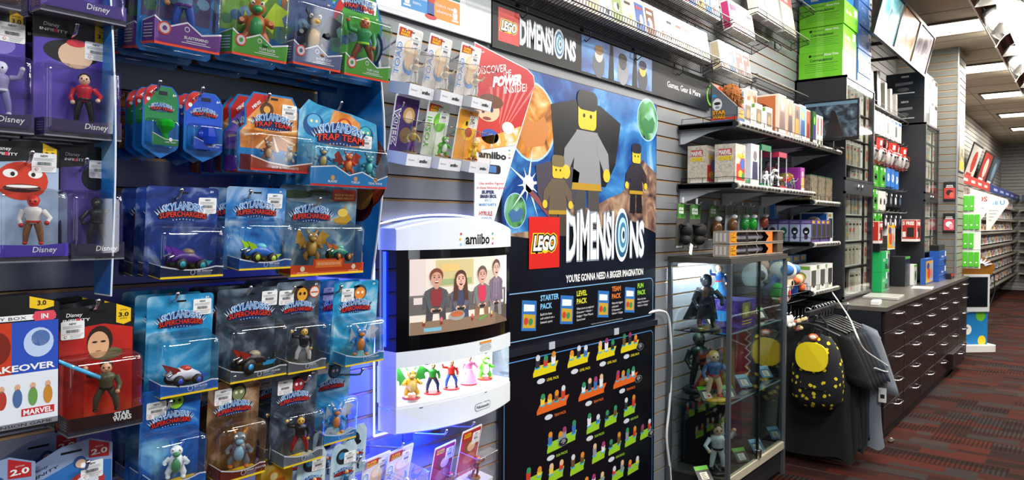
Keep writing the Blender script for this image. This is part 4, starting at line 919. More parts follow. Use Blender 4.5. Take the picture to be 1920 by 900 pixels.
# pegs: clips and chrome tips seen between the packs
pegs = [(300, 160, -.29, 'over the green crystal pack'), (380, 172, -.29, 'over the blue crystal pack'), (505, 183, -.29, 'over the orange topped pack'), (640, 198, -.29, 'over the triple pack'),
        (340, 364, -.30, 'over the dark blue vehicle pack'), (470, 366, -.30, 'over the blue wave pack'), (600, 378, -.29, 'over the wide orange base pack'), (333, 560, -.31, 'over the pale blue speeder pack'), (470, 546, -.30, 'over the storm grey pack'),
        (552, 546, -.30, 'over the orange badge pack'), (640, 542, -.28, 'over the sky blue feathered pack'), (580, 712, -.30, 'over the narrow slate pack'), (680, 697, -.28, 'bare in the blue light beside the display'),
        (145, 55, -.30, 'over the spotted figure pack'), (60, 296, -.31, 'over the red block head pack'), (163, 306, -.29, 'over the dark rider pack'), (184, 575, -.32, 'over the red boxed pack'), (165, 874, -.29, 'through the front blue-grey pack'), (10, 590, -.33, 'over the boxed game pack at the left edge'),
        (320, 764, -.32, 'over the bright blue one-eyed pack'), (440, 715, -.31, 'over the brown earthy pack'), (675, 862, -.28, 'over the frosty flat packs')]
for px, py, Y, l in pegs:
    p = P(px, py, Y=Y); peg(p.x, p.z - .045, -Y, 'chrome peg hook %s' % l)
# ------------------------------------------------------------------ clear boxed figures on pegs
GA = 'clear boxed figures on pegs'
def amiibo_text(g, x, z, h, y, lay=2, col=BLACK, dots=True):
    g.text('amiibo', x, z, h, m(col, .4), lay, y, bold=.03)
    w = h * 4.2
    if dots:
        for s, cs in ((-1, ('#e8401f', '#f2d01a', '#8fd0f0')), (1, ('#1fb8a0', '#f2c81a', '#e0207a'))):
            for q, c in enumerate(cs): g.art(circ(x + s * w * (.60 + .02 * (q == 1)), z + h * (1.0 - .5 * q), h * .13, n=8), m(c, .4), lay, y)
def pack_clear(label, b, w, h, cardc, name, vert, fig, blobs, tilt=.20, stick=True, redtag=True, Dp=.075):
    t = thing('figure_pack', label, 'toy pack', b, (tilt, 0, R(9)), GA); g = G(); wh = m(WHITE, .4)
    g.prism(rrect(-w / 2, w / 2, .0, h, .006), 0, .0014, wh); g.art(rrect(-w * .46, w * .46, h * .02, h * .97, .005), m(cardc, .4), 1)
    for (x, z, rx, rz, c, l) in blobs: g.art(circ(x * w, z * h, rx * w, rz * h), m(c, .4), l)
    if name:
        for lay, bo, c in ((5, .10, '#f4f6fa'), (6, .02, vert)):
            g.text(name, 0, 0, w * .20, m(c, .4), lay, bold=bo, warp=lambda a, q: (-w * .26 - q * 1.0, h * .52 + a) if True else 0)
    if redtag:
        g.art([(-w * .44, h * .96), (w * .06, h * .96), (w * .02, h * .86), (-w * .44, h * .84)], m('#c8241f', .4), 3)
        for q, s in enumerate(('SUPER', 'MARIO')):
            g.text(s, -w * .20, h * (.90 - .045 * q), h * .035, m('#f2c81a'), 4, w=w * .36, bold=.04)
    g.rect(w * .02, w * .14, h * .93, h * .945, m('#555555'), 5); g.build('card', t)
    bz = h * .17; d = Dp
    g = G(); wm = m('#e6e6ea', .35); g.box(-w * .5, w * .5, -d, -.001, 0, bz, wm); amiibo_text(g, w * .18, bz * .38, bz * .30, -d, 2); g.text('Nintendo', -w * .30, bz * .45, bz * .16, m('#9a9aa2'), 1, -d)
    g.build('base', t, bev=.0015)
    g = G(); x0, x1, z1 = -w * .5, w * .5, h * .66; cl = CL(); e = m('#dfe3ea', .15)
    g.add([(x0, -d, bz), (x1, -d, bz), (x1, -d, z1), (x0, -d, z1), (x0, -.002, bz), (x1, -.002, bz), (x1, -.002, z1), (x0, -.002, z1)], [(0, 1, 2, 3), (4, 0, 3, 7), (1, 5, 6, 2), (3, 2, 6, 7)], cl)
    ed = clear('#ffffff', .4, .1)
    for a, b_ in (((x0, -d, bz), (x0, -d, z1)), ((x1, -d, bz), (x1, -d, z1)), ((x0, -d, z1), (x1, -d, z1)), ((x0, -d, z1), (x0, -.002, z1)), ((x1, -d, z1), (x1, -.002, z1))): g.tube([a, b_], .0009, ed, 5)
    g.build('blister', t)
    kind, cols, *rest = fig
    if kind == 'hero': f = toy_hero(t, (0, -d * .5, bz + .006), h * .36, cols, -.4, rest[0] if rest else 0, base='#8a6a30', hair=cols[3])
    else: f = toy_beast(t, (0, -d * .5, bz + .006), h * .34, cols, -.4, False, '#8a6a30', 'figure', False)
    if stick: sticker(t, w * .24, h * .80, w * .36, w * .34)
    return t
pinkwhite = ('hero', ('#f0cda8', '#e8d8c0', '#f4f0ea', '#e8e4e0'), 0)
tb = [(.12, .70, .30, .13, '#e8c49a', 2), (.12, .72, .26, .10, '#f2d8b8', 3), (.14, .45, .28, .14, '#7ba0d0', 2), (.1, .5, .2, .12, '#e8c8a8', 3)]
W_, H_ = .118, .200
for k, (px, py) in enumerate(((752, 178), (809, 189), (866, 200))):
    b = P(px, py, Y=-.13)
    pack_clear('clear boxed pale mushroom-hued figure, upper row beside the red pennant sign, %s from left' % ORD[k], b, W_, H_, '#e4ddd8', 'TOAD', '#7a9ad0', pinkwhite, tb)
cs = [(747, 305, '#4a2a6a', 'ZELDA', '#6a4a8a', ('hero', ('#e0b890', '#c8a850', '#8a5a9a', '#8a6a34'), 2), [(.12, .72, .24, .12, '#c8a05a', 2), (.12, .70, .14, .09, '#e8c8a0', 3), (.1, .42, .24, .12, '#8a6a3a', 2)], False, 'purple carded'),
      (806, 312, '#dfe8d0', 'YOSHI', '#6ab83a', ('beast', ('#5ab82a', '#f0f2ea', '#4aa82a', '#d8702a'),), [(.10, .70, .27, .15, '#6ac02f', 2), (.05, .66, .16, .10, '#86d04a', 3), (.26, .78, .10, .06, '#f4f6f0', 4), (.14, .45, .25, .10, '#f0f4ea', 2)], True, 'white and green carded'),
      (862, 318, '#e89a2a', '', '#c8601a', ('beast', ('#f2c21a', '#f6d04a', '#c82a1f', '#c82a1f'),), [(.08, .66, .34, .17, '#f4c22a', 2), (.10, .62, .18, .08, '#b83a1a', 3), (-.05, .76, .05, .04, '#151515', 4)], False, 'orange carded')]
for k, (px, py, cc, nm_, vc, fg, bl, rt, ad) in enumerate(cs):
    b = P(px, py, Y=-.13); pack_clear('%s clear boxed figure on the lower peg row by the red pennant' % ad, b, W_, H_, cc, nm_, vc, fg, bl, redtag=rt, stick=k > 0)
for px, py, l in ((762, 62, 'over the leftmost pale figure box'), (822, 78, 'over the middle pale figure box'), (880, 92, 'over the rightmost pale figure box'), (757, 198, 'over the purple carded figure box'), (824, 209, 'over the green carded figure box'), (887, 228, 'over the orange carded figure box')):
    p = P(px, py, Y=-.17); peg(p.x, p.z - .05, .17, 'chrome peg hook ' + l, rise=.12)
dk = [(.05, .70, .34, .15, '#8a4a24', 2), (.08, .66, .2, .09, '#e8b890', 3), (-.02, .86, .3, .07, '#c82a24', 3), (.05, .45, .3, .1, '#c86a5a', 2)]
for k, (px, py, l, cc, nm_, vc, fg, bl) in enumerate(((868, 905, 'rightmost one below the display', '#b82a30', 'DIDDY KONG', '#d86a5a', ('hero', ('#d8a070', '#8a4a24', '#8a4a24', '#c8241f'), 0), dk), (818, 936, 'left of the rightmost below the display', '#b82a30', 'DIDDY KONG', '#d86a5a', ('hero', ('#d8a070', '#8a4a24', '#8a4a24', '#c8241f'), 0), dk),
        (735, 950, 'below the left end of the display', '#e4ddd8', 'TOAD', '#7a9ad0', pinkwhite, tb), (690, 968, 'beside the frosty flat packs', '#e4ddd8', 'TOAD', '#7a9ad0', pinkwhite, tb))):
    b = P(px, py, Y=-.12 if k else -.16); pack_clear('%s clear boxed figure, %s' % ('red carded' if k < 2 else 'white carded', l), b, W_, H_ * .95, cc, nm_ if k > 1 else '', vc, fg, bl)
for px, py, l in ((770, 840, 'below the left end of the display'), (850, 815, 'below the middle of the display'), (900, 800, 'below the right end of the display')):
    p = P(px, py, Y=-.18); peg(p.x - .03, p.z - .02, .18, 'chrome peg hook ' + l)
# ------------------------------------------------------------------ the demo display
DX0, DX1 = 1.505, 2.06; DC = (DX0 + DX1) / 2; DZ = .805
disp = thing('demo_display', 'white and black wall mounted demo display with screen and lit figure shelf', 'display', (DC, 0, DZ))
HW = (DX1 - DX0) / 2
def bow(x, e=-.105, c=-.150): return e + (c - e) * (1 - (x / HW) ** 2)
def arcplan(inset=0.0, back=-.022, n=14, x0=-1, x1=1):
    pts = [(HW * x1 - inset, back), (HW * x0 + inset, back)]
    return pts + [((HW - inset) * (x0 + (x1 - x0) * k / n), bow(HW * (x0 + (x1 - x0) * k / n)) + inset) for k in range(n + 1)]
wht = m('#e9edf0', .22); gb = m('#07070a', .10, coat=.3)
g = G(); n = 14       # arched header
top = lambda x: 1.452 - DZ + .036 * (1 - (x / HW) ** 2)
v = []
for k in range(n + 1):
    x = HW * (-1 + 2 * k / n); y = bow(x)
    v += [(x, y, 1.385 - DZ), (x, y, top(x) - .006), (x, y + .006, top(x)), (x, -.022, top(x)), (x, -.022, 1.385 - DZ)]
f = []
for k in range(n): f += [(5 * k + j, 5 * (k + 1) + j, 5 * (k + 1) + (j + 1) % 5, 5 * k + (j + 1) % 5) for j in range(5)]
g.add(v, f, wht, False); g.add(v[:5], [(0, 1, 2, 3, 4)], wht); g.add(v[-5:], [(4, 3, 2, 1, 0)], wht); hd = g.build('header', disp)
def bowed_text(fn, name, parent):
    """lettering that follows the curved front"""
    g = G(); fn(g); g.v = [(a, bow(a) + b, c) for a, b, c in g.v]; return g.build(name, parent)
lc = bowed_text(lambda g: (g.text('amiibo', .05, 1.400 - DZ, .034, m('#ffffff'), 2, 0, bold=.09), amiibo_text(g, .05, 1.400 - DZ, .034, 0, 3)), 'lettering', hd)
g = G(); g.prism(arcplan(.003), 1.072 - DZ, 1.3845 - DZ, gb, axis='z'); scr = g.build('screen_housing', disp)
# picture on the screen: four people on a sofa
SX0, SX1, SZ0, SZ1 = -.235, .238, 1.120 - DZ, 1.356 - DZ
def scr_art(g):
    sw, sh = SX1 - SX0, SZ1 - SZ0
    E = .36
    X = lambda u: SX0 + u * sw
    Z = lambda v_: SZ0 + v_ * sh
    def bandr(u0, u1, v0, v1, c, lay, nseg=8):
        for k in range(nseg):
            a, b_ = u0 + (u1 - u0) * k / nseg, u0 + (u1 - u0) * (k + 1) / nseg; g.rect(X(a), X(b_), Z(v0), Z(v1), glow(c, E), lay)
    def bl(u, v_, ru, rv, c, lay, n=16): g.art(circ(X(u), Z(v_), ru * sw, rv * sh, n), glow(c, E), lay)
    def pol(pts, c, lay): g.art([(X(a), Z(b_)) for a, b_ in pts], glow(c, E), lay)
    bandr(0, 1, 0, 1, '#cfc3b4', 2); bandr(0, .12, .40, 1, '#c8b8b0', 3); bandr(.20, .55, .62, .98, '#b7a878', 3); bandr(.22, .53, .64, .72, '#8a9a6a', 4); bandr(.24, .40, .82, .92, '#c8a868', 4)
    bandr(.84, 1, .30, 1, '#ddd8cc', 3); bandr(.64, .84, .60, .80, '#b8b09c', 3); bandr(0, .98, .26, .50, '#5a5450', 4); bandr(0, .98, .49, .52, '#6a625c', 5)
    bandr(0, .82, 0, .17, '#7d6450', 9); pol([(.80, 0), (.82, .17), (1, .03), (1, 0)], '#6a5648', 9); bandr(.80, 1, 0, .26, '#4a4038', 3)
    ppl = [(.20, .74, '#6e3a28', '#b98a74', '#4a4c4e', '#7a2a30', '#3f3a3a'), (.415, .70, '#4a2c22', '#c89a86', '#56545a', '#3c3f55', '#3a4258'), (.645, .74, '#5a4a40', '#bf9080', '#6a6a6c', '#b8304a', '#7a5a40'), (.83, .82, '#5a4034', '#c2a08e', '#6a5a68', '#7a6878', '#7a7474')]
    for k, (u, v_, hair, skin, jac, shirt, leg) in enumerate(ppl):
        s = .118
        for q in (-1, 1): pol([(u + q * .015, .40), (u + q * .075, .38), (u + q * .085, .12), (u + q * .035, .12)], leg, 6)
        pol([(u - .105, .34), (u - .09, v_ - .17), (u - .03, v_ - .12), (u + .03, v_ - .12), (u + .09, v_ - .17), (u + .105, .34)], jac, 7)
        pol([(u - .045, .36), (u - .045, v_ - .15), (u + .045, v_ - .15), (u + .05, .36)], shirt, 8)
        for q in (-1, 1): pol([(u + q * .10, v_ - .20), (u + q * .075, v_ - .18), (u + q * .02, .32), (u + q * .055, .28)], jac, 9)
        for q in (-1, 1): bl(u + q * .03, .31, .018, .03, skin, 10, 10)
        bandr(u - .035, u + .035, .285, .315, '#1c1c20', 11, 2)
        bl(u, v_ - .10, .022, .05, skin, 9, 10)
        if k == 1: pol([(u - .06, v_ + .02), (u - .075, .40), (u - .03, .42), (u - .02, v_), (u + .02, v_), (u + .035, .42), (u + .078, .40), (u + .06, v_ + .02)], hair, 10)
        bl(u, v_ + .03, .056, .105, hair, 10); bl(u, v_ - .012, .045, .095, skin, 11)
        for q in (-1, 1): bl(u + q * .019, v_ + .012, .007, .010, '#2a201c', 12, 8); bandr(u + q * .019 - .011, u + q * .019 + .011, v_ + .034, v_ + .042, hair, 12, 1)
        bl(u, v_ - .015, .007, .02, '#a8786a', 12, 8); bl(u, v_ - .058, .016, .022 if k % 2 else .012, '#5a2424', 12, 10); bandr(u - .011, u + .011, v_ - .052, v_ - .044, '#f0e8e0', 13, 1)
        if k == 3:
            for q in range(4): bandr(u - .08, u + .08, .38 + .06 * q, .39 + .06 * q, '#8a4a4a', 8, 2); bandr(u - .07 + .045 * q, u - .06 + .045 * q, .36, .62, '#4a5a7a', 8, 1)
    bl(.38, .21, .075, .07, '#8a8a84', 10); bl(.38, .23, .06, .04, '#a85a34', 11)
    bandr(.10, .24, .03, .08, '#6aa0b0', 11, 2); pol([(.60, .12), (.70, .17), (.70, .14), (.61, .09)], '#5a8a3a', 11)
    for u, c in ((.10, '#d0c0a0'), (.24, '#d85a6a'), (.53, '#c8503a'), (.76, '#c8b86a')): bl(u, .13, .012, .025, '#7a2a20', 11, 8); bl(u, .18, .010, .03, c, 12, 8)
def bow2(g): scr_art(g)
bowed_text(scr_art, 'screen', scr)
def bandz(name, z0, z1, mt, inset=0.0):
    g = G(); g.prism(arcplan(inset), z0 - DZ, z1 - DZ, mt, axis='z'); return g.build(name, disp)
fas = bandz('fascia', 1.022, 1.0715, wht)
bowed_text(lambda g: (g.rect(.06, .13, 1.060 - DZ, 1.067 - DZ, m('#e08a1a'), 2), small_lines(g, .06, .13, 1.057 - DZ, 6, .0045, m('#777777'), 2, 0, 'c'), [g.rect(x, x + .012, 1.022 - DZ, 1.0245 - DZ, m('#222222'), 2) for x in (-.18, .09)]), 'notice', fas)
# niche: back, sides, floor and the curved lip below
nw = m('#f2f4f6', .3)
g = G(); g.box(-HW, HW, -.022, -.018, .905 - DZ, 1.0215 - DZ, nw); g.box(-HW, -HW + .004, -.105, -.022, .905 - DZ, 1.0215 - DZ, wht)
g.build('niche_back', disp)
g = G(); g.box(HW - .004, HW, -.10, -.0225, .906 - DZ, 1.021 - DZ, clear('#e8f0ff', .12)); g.build('side_pane', disp)
g = G(); g.prism(arcplan(.002), .893 - DZ, .905 - DZ, nw, axis='z'); g.build('figure_shelf', disp)
g = G(); pts = [(-HW + .04 + (2 * HW - .08) * k / 10, bow(-HW + .04 + (2 * HW - .08) * k / 10) + .028) for k in range(11)] + [(HW - .04, -.024), (-HW + .04, -.024)]
g.prism(pts, .905 - DZ, .914 - DZ, nw, axis='z'); g.build('plinth', disp)
g = G(); n = 14
v = []
for k in range(n + 1):
    x = HW * (-1 + 2 * k / n); y = bow(x); zb = .812 - DZ + .010 * (1 - (x / HW) ** 2) * -1 + .006
    v += [(x, y, .892 - DZ), (x, -.022, .892 - DZ), (x, -.022, zb), (x, y + .004, zb), (x, y, zb + .004)]
f = []
for k in range(n): f += [(5 * k + j, 5 * k + (j + 1) % 5, 5 * (k + 1) + (j + 1) % 5, 5 * (k + 1) + j) for j in range(5)]
g.add(v, f, wht); g.add(v[:5], [(4, 3, 2, 1, 0)], wht); g.add(v[-5:], [(0, 1, 2, 3, 4)], wht); lip = g.build('lower_fascia', disp)
def nin(g):
    k = m('#6a6e74', .4); r_ = rrect(.035, .125, .834 - DZ, .860 - DZ, .012); g.art(r_, k, 2); g.art(rrect(.037, .123, .836 - DZ, .858 - DZ, .011), wht, 3); g.text('Nintendo', .08, .842 - DZ, .010, k, 4, bold=.03, w=.072)
    for x in (-.2, .09): g.rect(x, x + .012, .889 - DZ, .8915 - DZ, m('#222222'), 2)
bowed_text(nin, 'lettering', lip)
# clear edge-lit plate behind and its blue light
g = G(); PX0, PX1 = -HW - .010, HW + .068
arch = lambda x: 1.462 - DZ + .036 * (1 - ((x - (PX0 + PX1) / 2) / ((PX1 - PX0) / 2)) ** 2)
out = [(PX0 + (PX1 - PX0) * k / 16, arch(PX0 + (PX1 - PX0) * k / 16)) for k in range(17)]
outl = [(PX0, -.005)] + out + [(PX1, -.005)]
g.prism(outl[::-1], -.018, -.012, clear('#eef2ff', .05)); pl = g.build('edge_lit_plate', disp)
g = G(); g.tube([(a, -.015, b_) for a, b_ in outl], .0030, glow('#a8b4ff', 4.0), 6); g.tube([(PX0, -.015, -.005), (PX1, -.015, -.005)], .0030, glow('#a8b4ff', 4.0), 6); g.build('glowing_edge', pl)
g = G(); g.box(-HW - .0015, -HW - .0002, -.06, -.045, .28, .575, glow('#1428ff', 6.0)); g.build('blue_light_strip', disp)
def lamp(name, loc, tgt, sx, sy, p_, c, sp=None): return area(name, loc, tgt, sx, sy, p_, c, sp)
area('display_blue_light', (DX0 - .012, -.075, 1.05), (DX0 - .6, .05, 1.0), .10, .5, 4.0, (.004, .03, 1.0))
area('display_blue_light', (DC - .1, -.05, DZ - .004), (DC - .45, -.01, 0.2), .4, .05, 5, (.004, .03, 1.0))
area('niche_light', (DC, -.075, 1.019), (DC, -.075, .9), .46, .05, .8, (1, 1, 1))
# figures on the lit shelf (plain generic collectibles)
def fig_on(px, py, Y, label, kind, h, cols, **k):
    b = P(px, py, Y=Y); z = .914 + h * .055
    t = thing('figurine', label, 'figurine', (b.x, Y, .9142), (0, 0, -.5), 'figurines on the lit display shelf')
    if kind == 'hero': toy_hero(t, (0, 0, h * .055), h, cols, 0, base='#b02430', **k)
    else: toy_beast(t, (0, 0, h * .055), h, cols, 0, k.get('wings', False), '#b02430', 'figure', k.get('horns', False))
fig_on(771, 748, -.085, 'stocky yellow and green spiked toy creature on a red base', 'beast', .098, ('#e0a82a', '#e8c868', '#2f8a3a', '#e8d8a0'), wings=True, horns=True)
fig_on(811, 740, -.090, 'toy figure in green shirt and navy trousers on a red base', 'hero', .098, ('#f0c8a0', '#2f9a3a', '#22305f', '#5a3018'), pose=1, hair='#4a2a18')
fig_on(846, 730, -.092, 'toy figure in red shirt and blue trousers waving on a red base', 'hero', .095, ('#f0c8a0', '#d8302a', '#2f56b8', '#5a3018'), pose=1, hair='#4a2a18')
fig_on(879, 722, -.090, 'toy figure in a long pink gown on a red base', 'hero', .098, ('#f4d0b0', '#f08ac0', '#f08ac0', '#f4e0f0'), pose=2, hair='#f0cf4a', skirt='#f4a0cc')
fig_on(909, 712, -.080, 'plain green toy creature with white belly and orange shoes on a red base', 'beast', .092, ('#5ac02a', '#f4f6ee', '#48a824', '#e0702a'))
# ------------------------------------------------------------------ signs and posters on the slat wall
def board(name, label, cat, X0, X1, Z0_, Z1_, y, facec, th=.006, edge=None):
    """flat board standing off the wall with its face at y"""
    t = thing(name, label, cat, ((X0 + X1) / 2, y, Z0_)); w, h = X1 - X0, Z1_ - Z0_
    g = G(); g.box(-w / 2, w / 2, 0, th, 0, h, edge or m('#17181c', .4)); g.rect(-w / 2 + .003, w / 2 - .003, .003, h - .003, facec, 1); g.build('board', t)
    return t, w, h
def lego_logo(g, x, z, s, lay=2):
    g.rect(x, x + s, z, z + s, m('#d8231c', .35), lay)
    c = x + s / 2; wp = lambda a, b: (a + .18 * b, b)
    for q, (bo, cc) in enumerate(((.17, '#f6d31a'), (.12, '#101010'), (.045, '#fafafa'))): g.text('LEGO', c - .02 * s, z + s * .36, s * .27, m(cc, .35), lay + 1 + q, bold=bo, w=s * (.84 - .06 * q), warp=wp)
def dimensions(g, x, z, w, h, lay=2):
    for q, (bo, cc) in enumerate(((.06, '#8f9aa4'), (.035, '#eef1f4'))):
        c = m(cc, .3); 
        tall = lambda a, b: (a, b * (1.0 + .18 * abs(math.sin(a * 40 / max(w, .1)))))
        g.text('DIMENSI', x + w * .285, z, h, c, lay + q, bold=bo, w=w * .57, warp=tall); g.text('NS', x + w * .89, z - h * .02, h * .92, c, lay + q, bold=bo, w=w * .21)
    for q, (r_, cc) in enumerate(((1.0, '#e8eef2'), (.84, '#2a5f86'), (.66, '#bfe0f0'), (.48, '#3f86ae'), (.30, '#dff2fa'), (.16, '#123a56'))): g.art(circ(x + w * (.675 + .004 * q), z + h * .55, w * .095 * r_, h * .72 * r_), m(cc, .3), lay + 1 + q)
neb = printed('printed poster sky', [(.28, '#061230'), (.45, '#12408a'), (.60, '#3f8ac8'), (.72, '#a8cfe8'), (.86, '#e8f2f8')], 2.6, 1.8, 6, .3, 12.0)
blk = m('#08090d', .42, spec=.3); blk2 = printed('printed poster black blue', [(.35, '#06070c'), (.62, '#0b1226'), (.85, '#16305a')], 2.0, 1.2, 4, .3, 3.3)
# white sign over the clear boxed figures
t, w, h = board('header_sign', 'white header sign with coloured panels above the clear boxed figures', 'sign', .95, 2.052, 2.130, 2.300, -.016, m('#d9dcdd', .4), edge=m('#1a1c20', .4))
g = G(); x = lambda px: P(px, 30, Y=-.016).x - (0.95 + 2.052) / 2
a0, a1 = x(752), x(862)
g.rect(-.2, a1 + .03, .018, h - .006, m('#f4f5f6'), 2)
g.rect(a0, (a0 + a1) / 2 - .01, .035, h - .01, m('#2a8fd0'), 3); g.rect((a0 + a1) / 2, a1, .110, h - .01, m('#1f8a6a'), 3); g.rect((a0 + a1) / 2 + .01, a1, .030, .105, m('#e8902a'), 3)
wm = m(WHITE)
for q, s in enumerate(('Get bonuses', 'or special', 'items.')): g.text(s, a0 + .05, .095 - .02 * q, .012, wm, 4, al='l')
for q, s in enumerate(('Unlock new', 'adventures.')): g.text(s, (a0 + a1) / 2 + .02, .072 - .02 * q, .012, wm, 4, al='l')
for q, s in enumerate(('your', 'character.')): g.text(s, (a0 + a1) / 2 + .03, .140 - .02 * q, .012, wm, 4, al='l')
for q, s in enumerate(('Different compatible games', 'will work with each', 'figure in different ways.')): g.text(s, a0 - .015, .085 - .016 * q, .008, m('#5a5a5e'), 4, al='r')
for xx, zz in ((a0 + .025, .05), (a1 - .025, .045), (a1 - .02, .125)): g.art(circ(xx, zz + .03, .010), wm, 4); g.art([(xx - .010, zz), (xx + .010, zz), (xx + .012, zz + .022), (xx - .012, zz + .022)], wm, 4); g.rect(xx - .016, xx + .016, zz - .008, zz - .002, wm, 4)
xx = (a0 + a1) / 2 - .005; g.art(circ(xx, .03, .028, .009), m('#c8303a'), 5); g.art([(xx - .016, .035), (xx + .016, .035), (xx + .014, .085), (xx - .014, .085)], m('#2a56a8'), 5); g.art(circ(xx, .10, .022, .025), m('#c8281f'), 6); g.art(circ(xx, .13, .015, .016), m('#e8b890'), 6)
g.build('lettering', t)
# black toy-brand sign
t, w, h = board('header_sign', 'long black header sign with red square logo under the lower wire shelf', 'sign', 2.058, 3.985, 2.122, 2.300, -.016, blk)
g = G(); X = lambda px, py: P(px, py, Y=-.016).x - (2.058 + 3.985) / 2
lego_logo(g, X(934, 50), .030, .125, 2); dimensions(g, X(974, 70), .045, X(1080, 90) - X(974, 70), .085, 2)
a0, a1 = X(1090, 100), X(1222, 150)
g.rect(a0, a1, .01, h - .01, neb, 2)
for q, (u, c1, c2, c3) in enumerate(((.22, '#8a6a3a', '#c8c4bc', '#5a5a62'), (.55, '#1a1a1f', '#3a3a42', '#8a8a90'), (.85, '#3a2a4a', '#d8b84a', '#2a2a34'))):
    xx = a0 + (a1 - a0) * u; g.art(circ(xx, .06, .05, .06), m(c3), 3); g.art(circ(xx, .105, .035, .035), m(c2), 4); g.art(circ(xx, .125, .038, .022), m(c1), 5)
for u in (.38, .72): xx = a0 + (a1 - a0) * u; g.art([(xx - .02, .01), (xx + .03, .01), (xx + .02, h - .01), (xx - .005, h - .01)], blk, 4)
g.text('Games, Gear & More', X(1283, 170), .062, .030, m('#f0f0f0'), 3, bold=.01, w=X(1314, 180) - X(1252, 165))
pts = circ(X(1330, 190) + .02, .09, .06); g.art(pts, m('#6fc02a'), 3); g.art(circ(X(1330, 190) + .02, .09, .045), blk, 4)
g.build('lettering', t)
# red pennant sign -------------------------------------------------
Yp = -.075; Xp = lambda px, py: P(px, py, Y=Yp)
pp = [(890, 78), (890, 415), (926, 415), (1003, 160), (1001, 142), (990, 130)]
pw = [Xp(*q) for q in pp]; ox, oz = pw[1].x, pw[1].z
t = thing('pennant_sign', 'red and white pennant sign with cut corner hanging beside the big poster', 'sign', (ox, Yp, oz))
L2 = [(q.x - ox, q.z - oz) for q in pw]; g = G(); g.prism(L2, 0, .004, m('#eeeef0', .35))
S = lambda px, py: (Xp(px, py).x - ox, Xp(px, py).z - oz)
redp = printed('printed pennant red', [(.3, '#a8141c'), (.55, '#c82228'), (.8, '#d85048')], 3, .6, 3, .35, 5.5)
g.art([S(891, 81), S(891, 262), S(968, 268), S(1002, 160), S(1000, 143), S(989, 131)], redp, 1)
for q in range(7): a = S(900 + 14 * q, 185); g.art([S(930, 268), (a[0] + .05, a[1] + .05), (a[0] + .065, a[1] + .05)], m('#e0706a', .4), 2)
wm = m('#fafafa', .4); k = m('#151518', .4)
def tx(s, px, py, hpx, wpx, c=wm, lay=3, bold=.0, shear=0.0, slope=0.0):
    p0 = S(px, py); p1 = S(px + wpx, py + slope * wpx); ww = p1[0] - p0[0]; hh = hpx / (FPX / (Xp(px, py) - CAM).dot(FW)); sl = (p1[1] - p0[1]) / ww
    g.text(s, p0[0], p0[1], hh, c, lay, al='l', bold=bold, shear=shear, w=ww, warp=lambda a, b: (a, b + a * sl))
tx('DISCOVER', 893, 140, 15, 57, slope=-.10); tx('THE', 942, 142, 11, 16, slope=-.05); tx('POWER', 923, 162, 17, 55, bold=.07, shear=.2, slope=-.10); tx('INSIDE!', 944, 176, 15, 43, slope=-.12)
tx('Nintendo', 894, 99, 4, 14)
# plain stand-in for the artwork: a cheering generic person in red and blue
for (px, py, rx, ry, c, l) in ((915, 238, 24, 26, '#c8281f', 4), (918, 256, 17, 14, '#2f56b0', 5), (914, 206, 23, 22, '#f0c09a', 6), (920, 190, 24, 13, '#6a3a1c', 7), (905, 207, 3, 5, '#20305a', 8), (921, 206, 3, 5, '#20305a', 8), (912, 222, 8, 3, '#8a3a30', 8), (952, 240, 12, 11, '#f4f4f4', 6)):
    c0 = S(px, py); sc_ = FPX / (Xp(px, py) - CAM).dot(FW); g.art(circ(c0[0], c0[1], rx / sc_ * 1.5, ry / sc_), m(c, .4), l)
fl = printed('printed pennant flame', [(.3, '#f2f2f2'), (.5, '#f2b04a'), (.7, '#e8701a')], 14, 2, 4, .4, 8.8)
g.art([S(891, 258), S(930, 252), S(978, 236), S(966, 272), S(891, 282)], fl, 5)
amt = S(922, 292); hh = .022; 
p0 = S(897, 294); p1 = S(949, 292); g.text('amiibo', p0[0], p0[1], .024, k, 3, al='l', bold=.04, w=p1[0] - p0[0])
for q, c in enumerate(('#1fb8a0', '#f2c81a', '#e0207a')): c0 = S(955, 282 + 7 * q); g.art(circ(c0[0], c0[1], .006, .003, 8), m(c), 3)
c0 = S(920, 317); g.art(rrect(c0[0] - .055, c0[0] + .055, c0[1] - .016, c0[1] + .016, .012), k, 3); g.art(rrect(c0[0] - .030, c0[0] + .030, c0[1] - .012, c0[1] + .012, .002), m('#4a7ab8'), 4)
rd = m('#d03048')
tx('Use amiibo Figures', 898, 346, 5, 46, rd); tx('in these Nintendo games!', 894, 354, 5, 54, rd)
nv = m('#2a3a6a'); tx('SUPER', 903, 363, 6, 24, nv, bold=.05); tx('SMASH BROS.', 900, 371, 6, 31, nv, bold=.05); tx('Wii U', 908, 378, 5, 13, m('#3aa0c8')); tx('MARIO KART 8', 898, 386, 5, 32, m('#5a9ad0'), bold=.03); tx('HYRULE', 898, 404, 8, 25, m('#b0242c'), bold=.03); tx('WARRIORS', 902, 411, 5, 20, m('#4a5a9a'))
g.build('board', t)
for px, py in ((900, 92),): 
    p = S(px, py); g = G(); g.tube([(p[0] + .02, .004, p[1] + .01), (p[0] + .02, .07, p[1] + .015)], .003, steel(), 6); g.build('hanger', t)
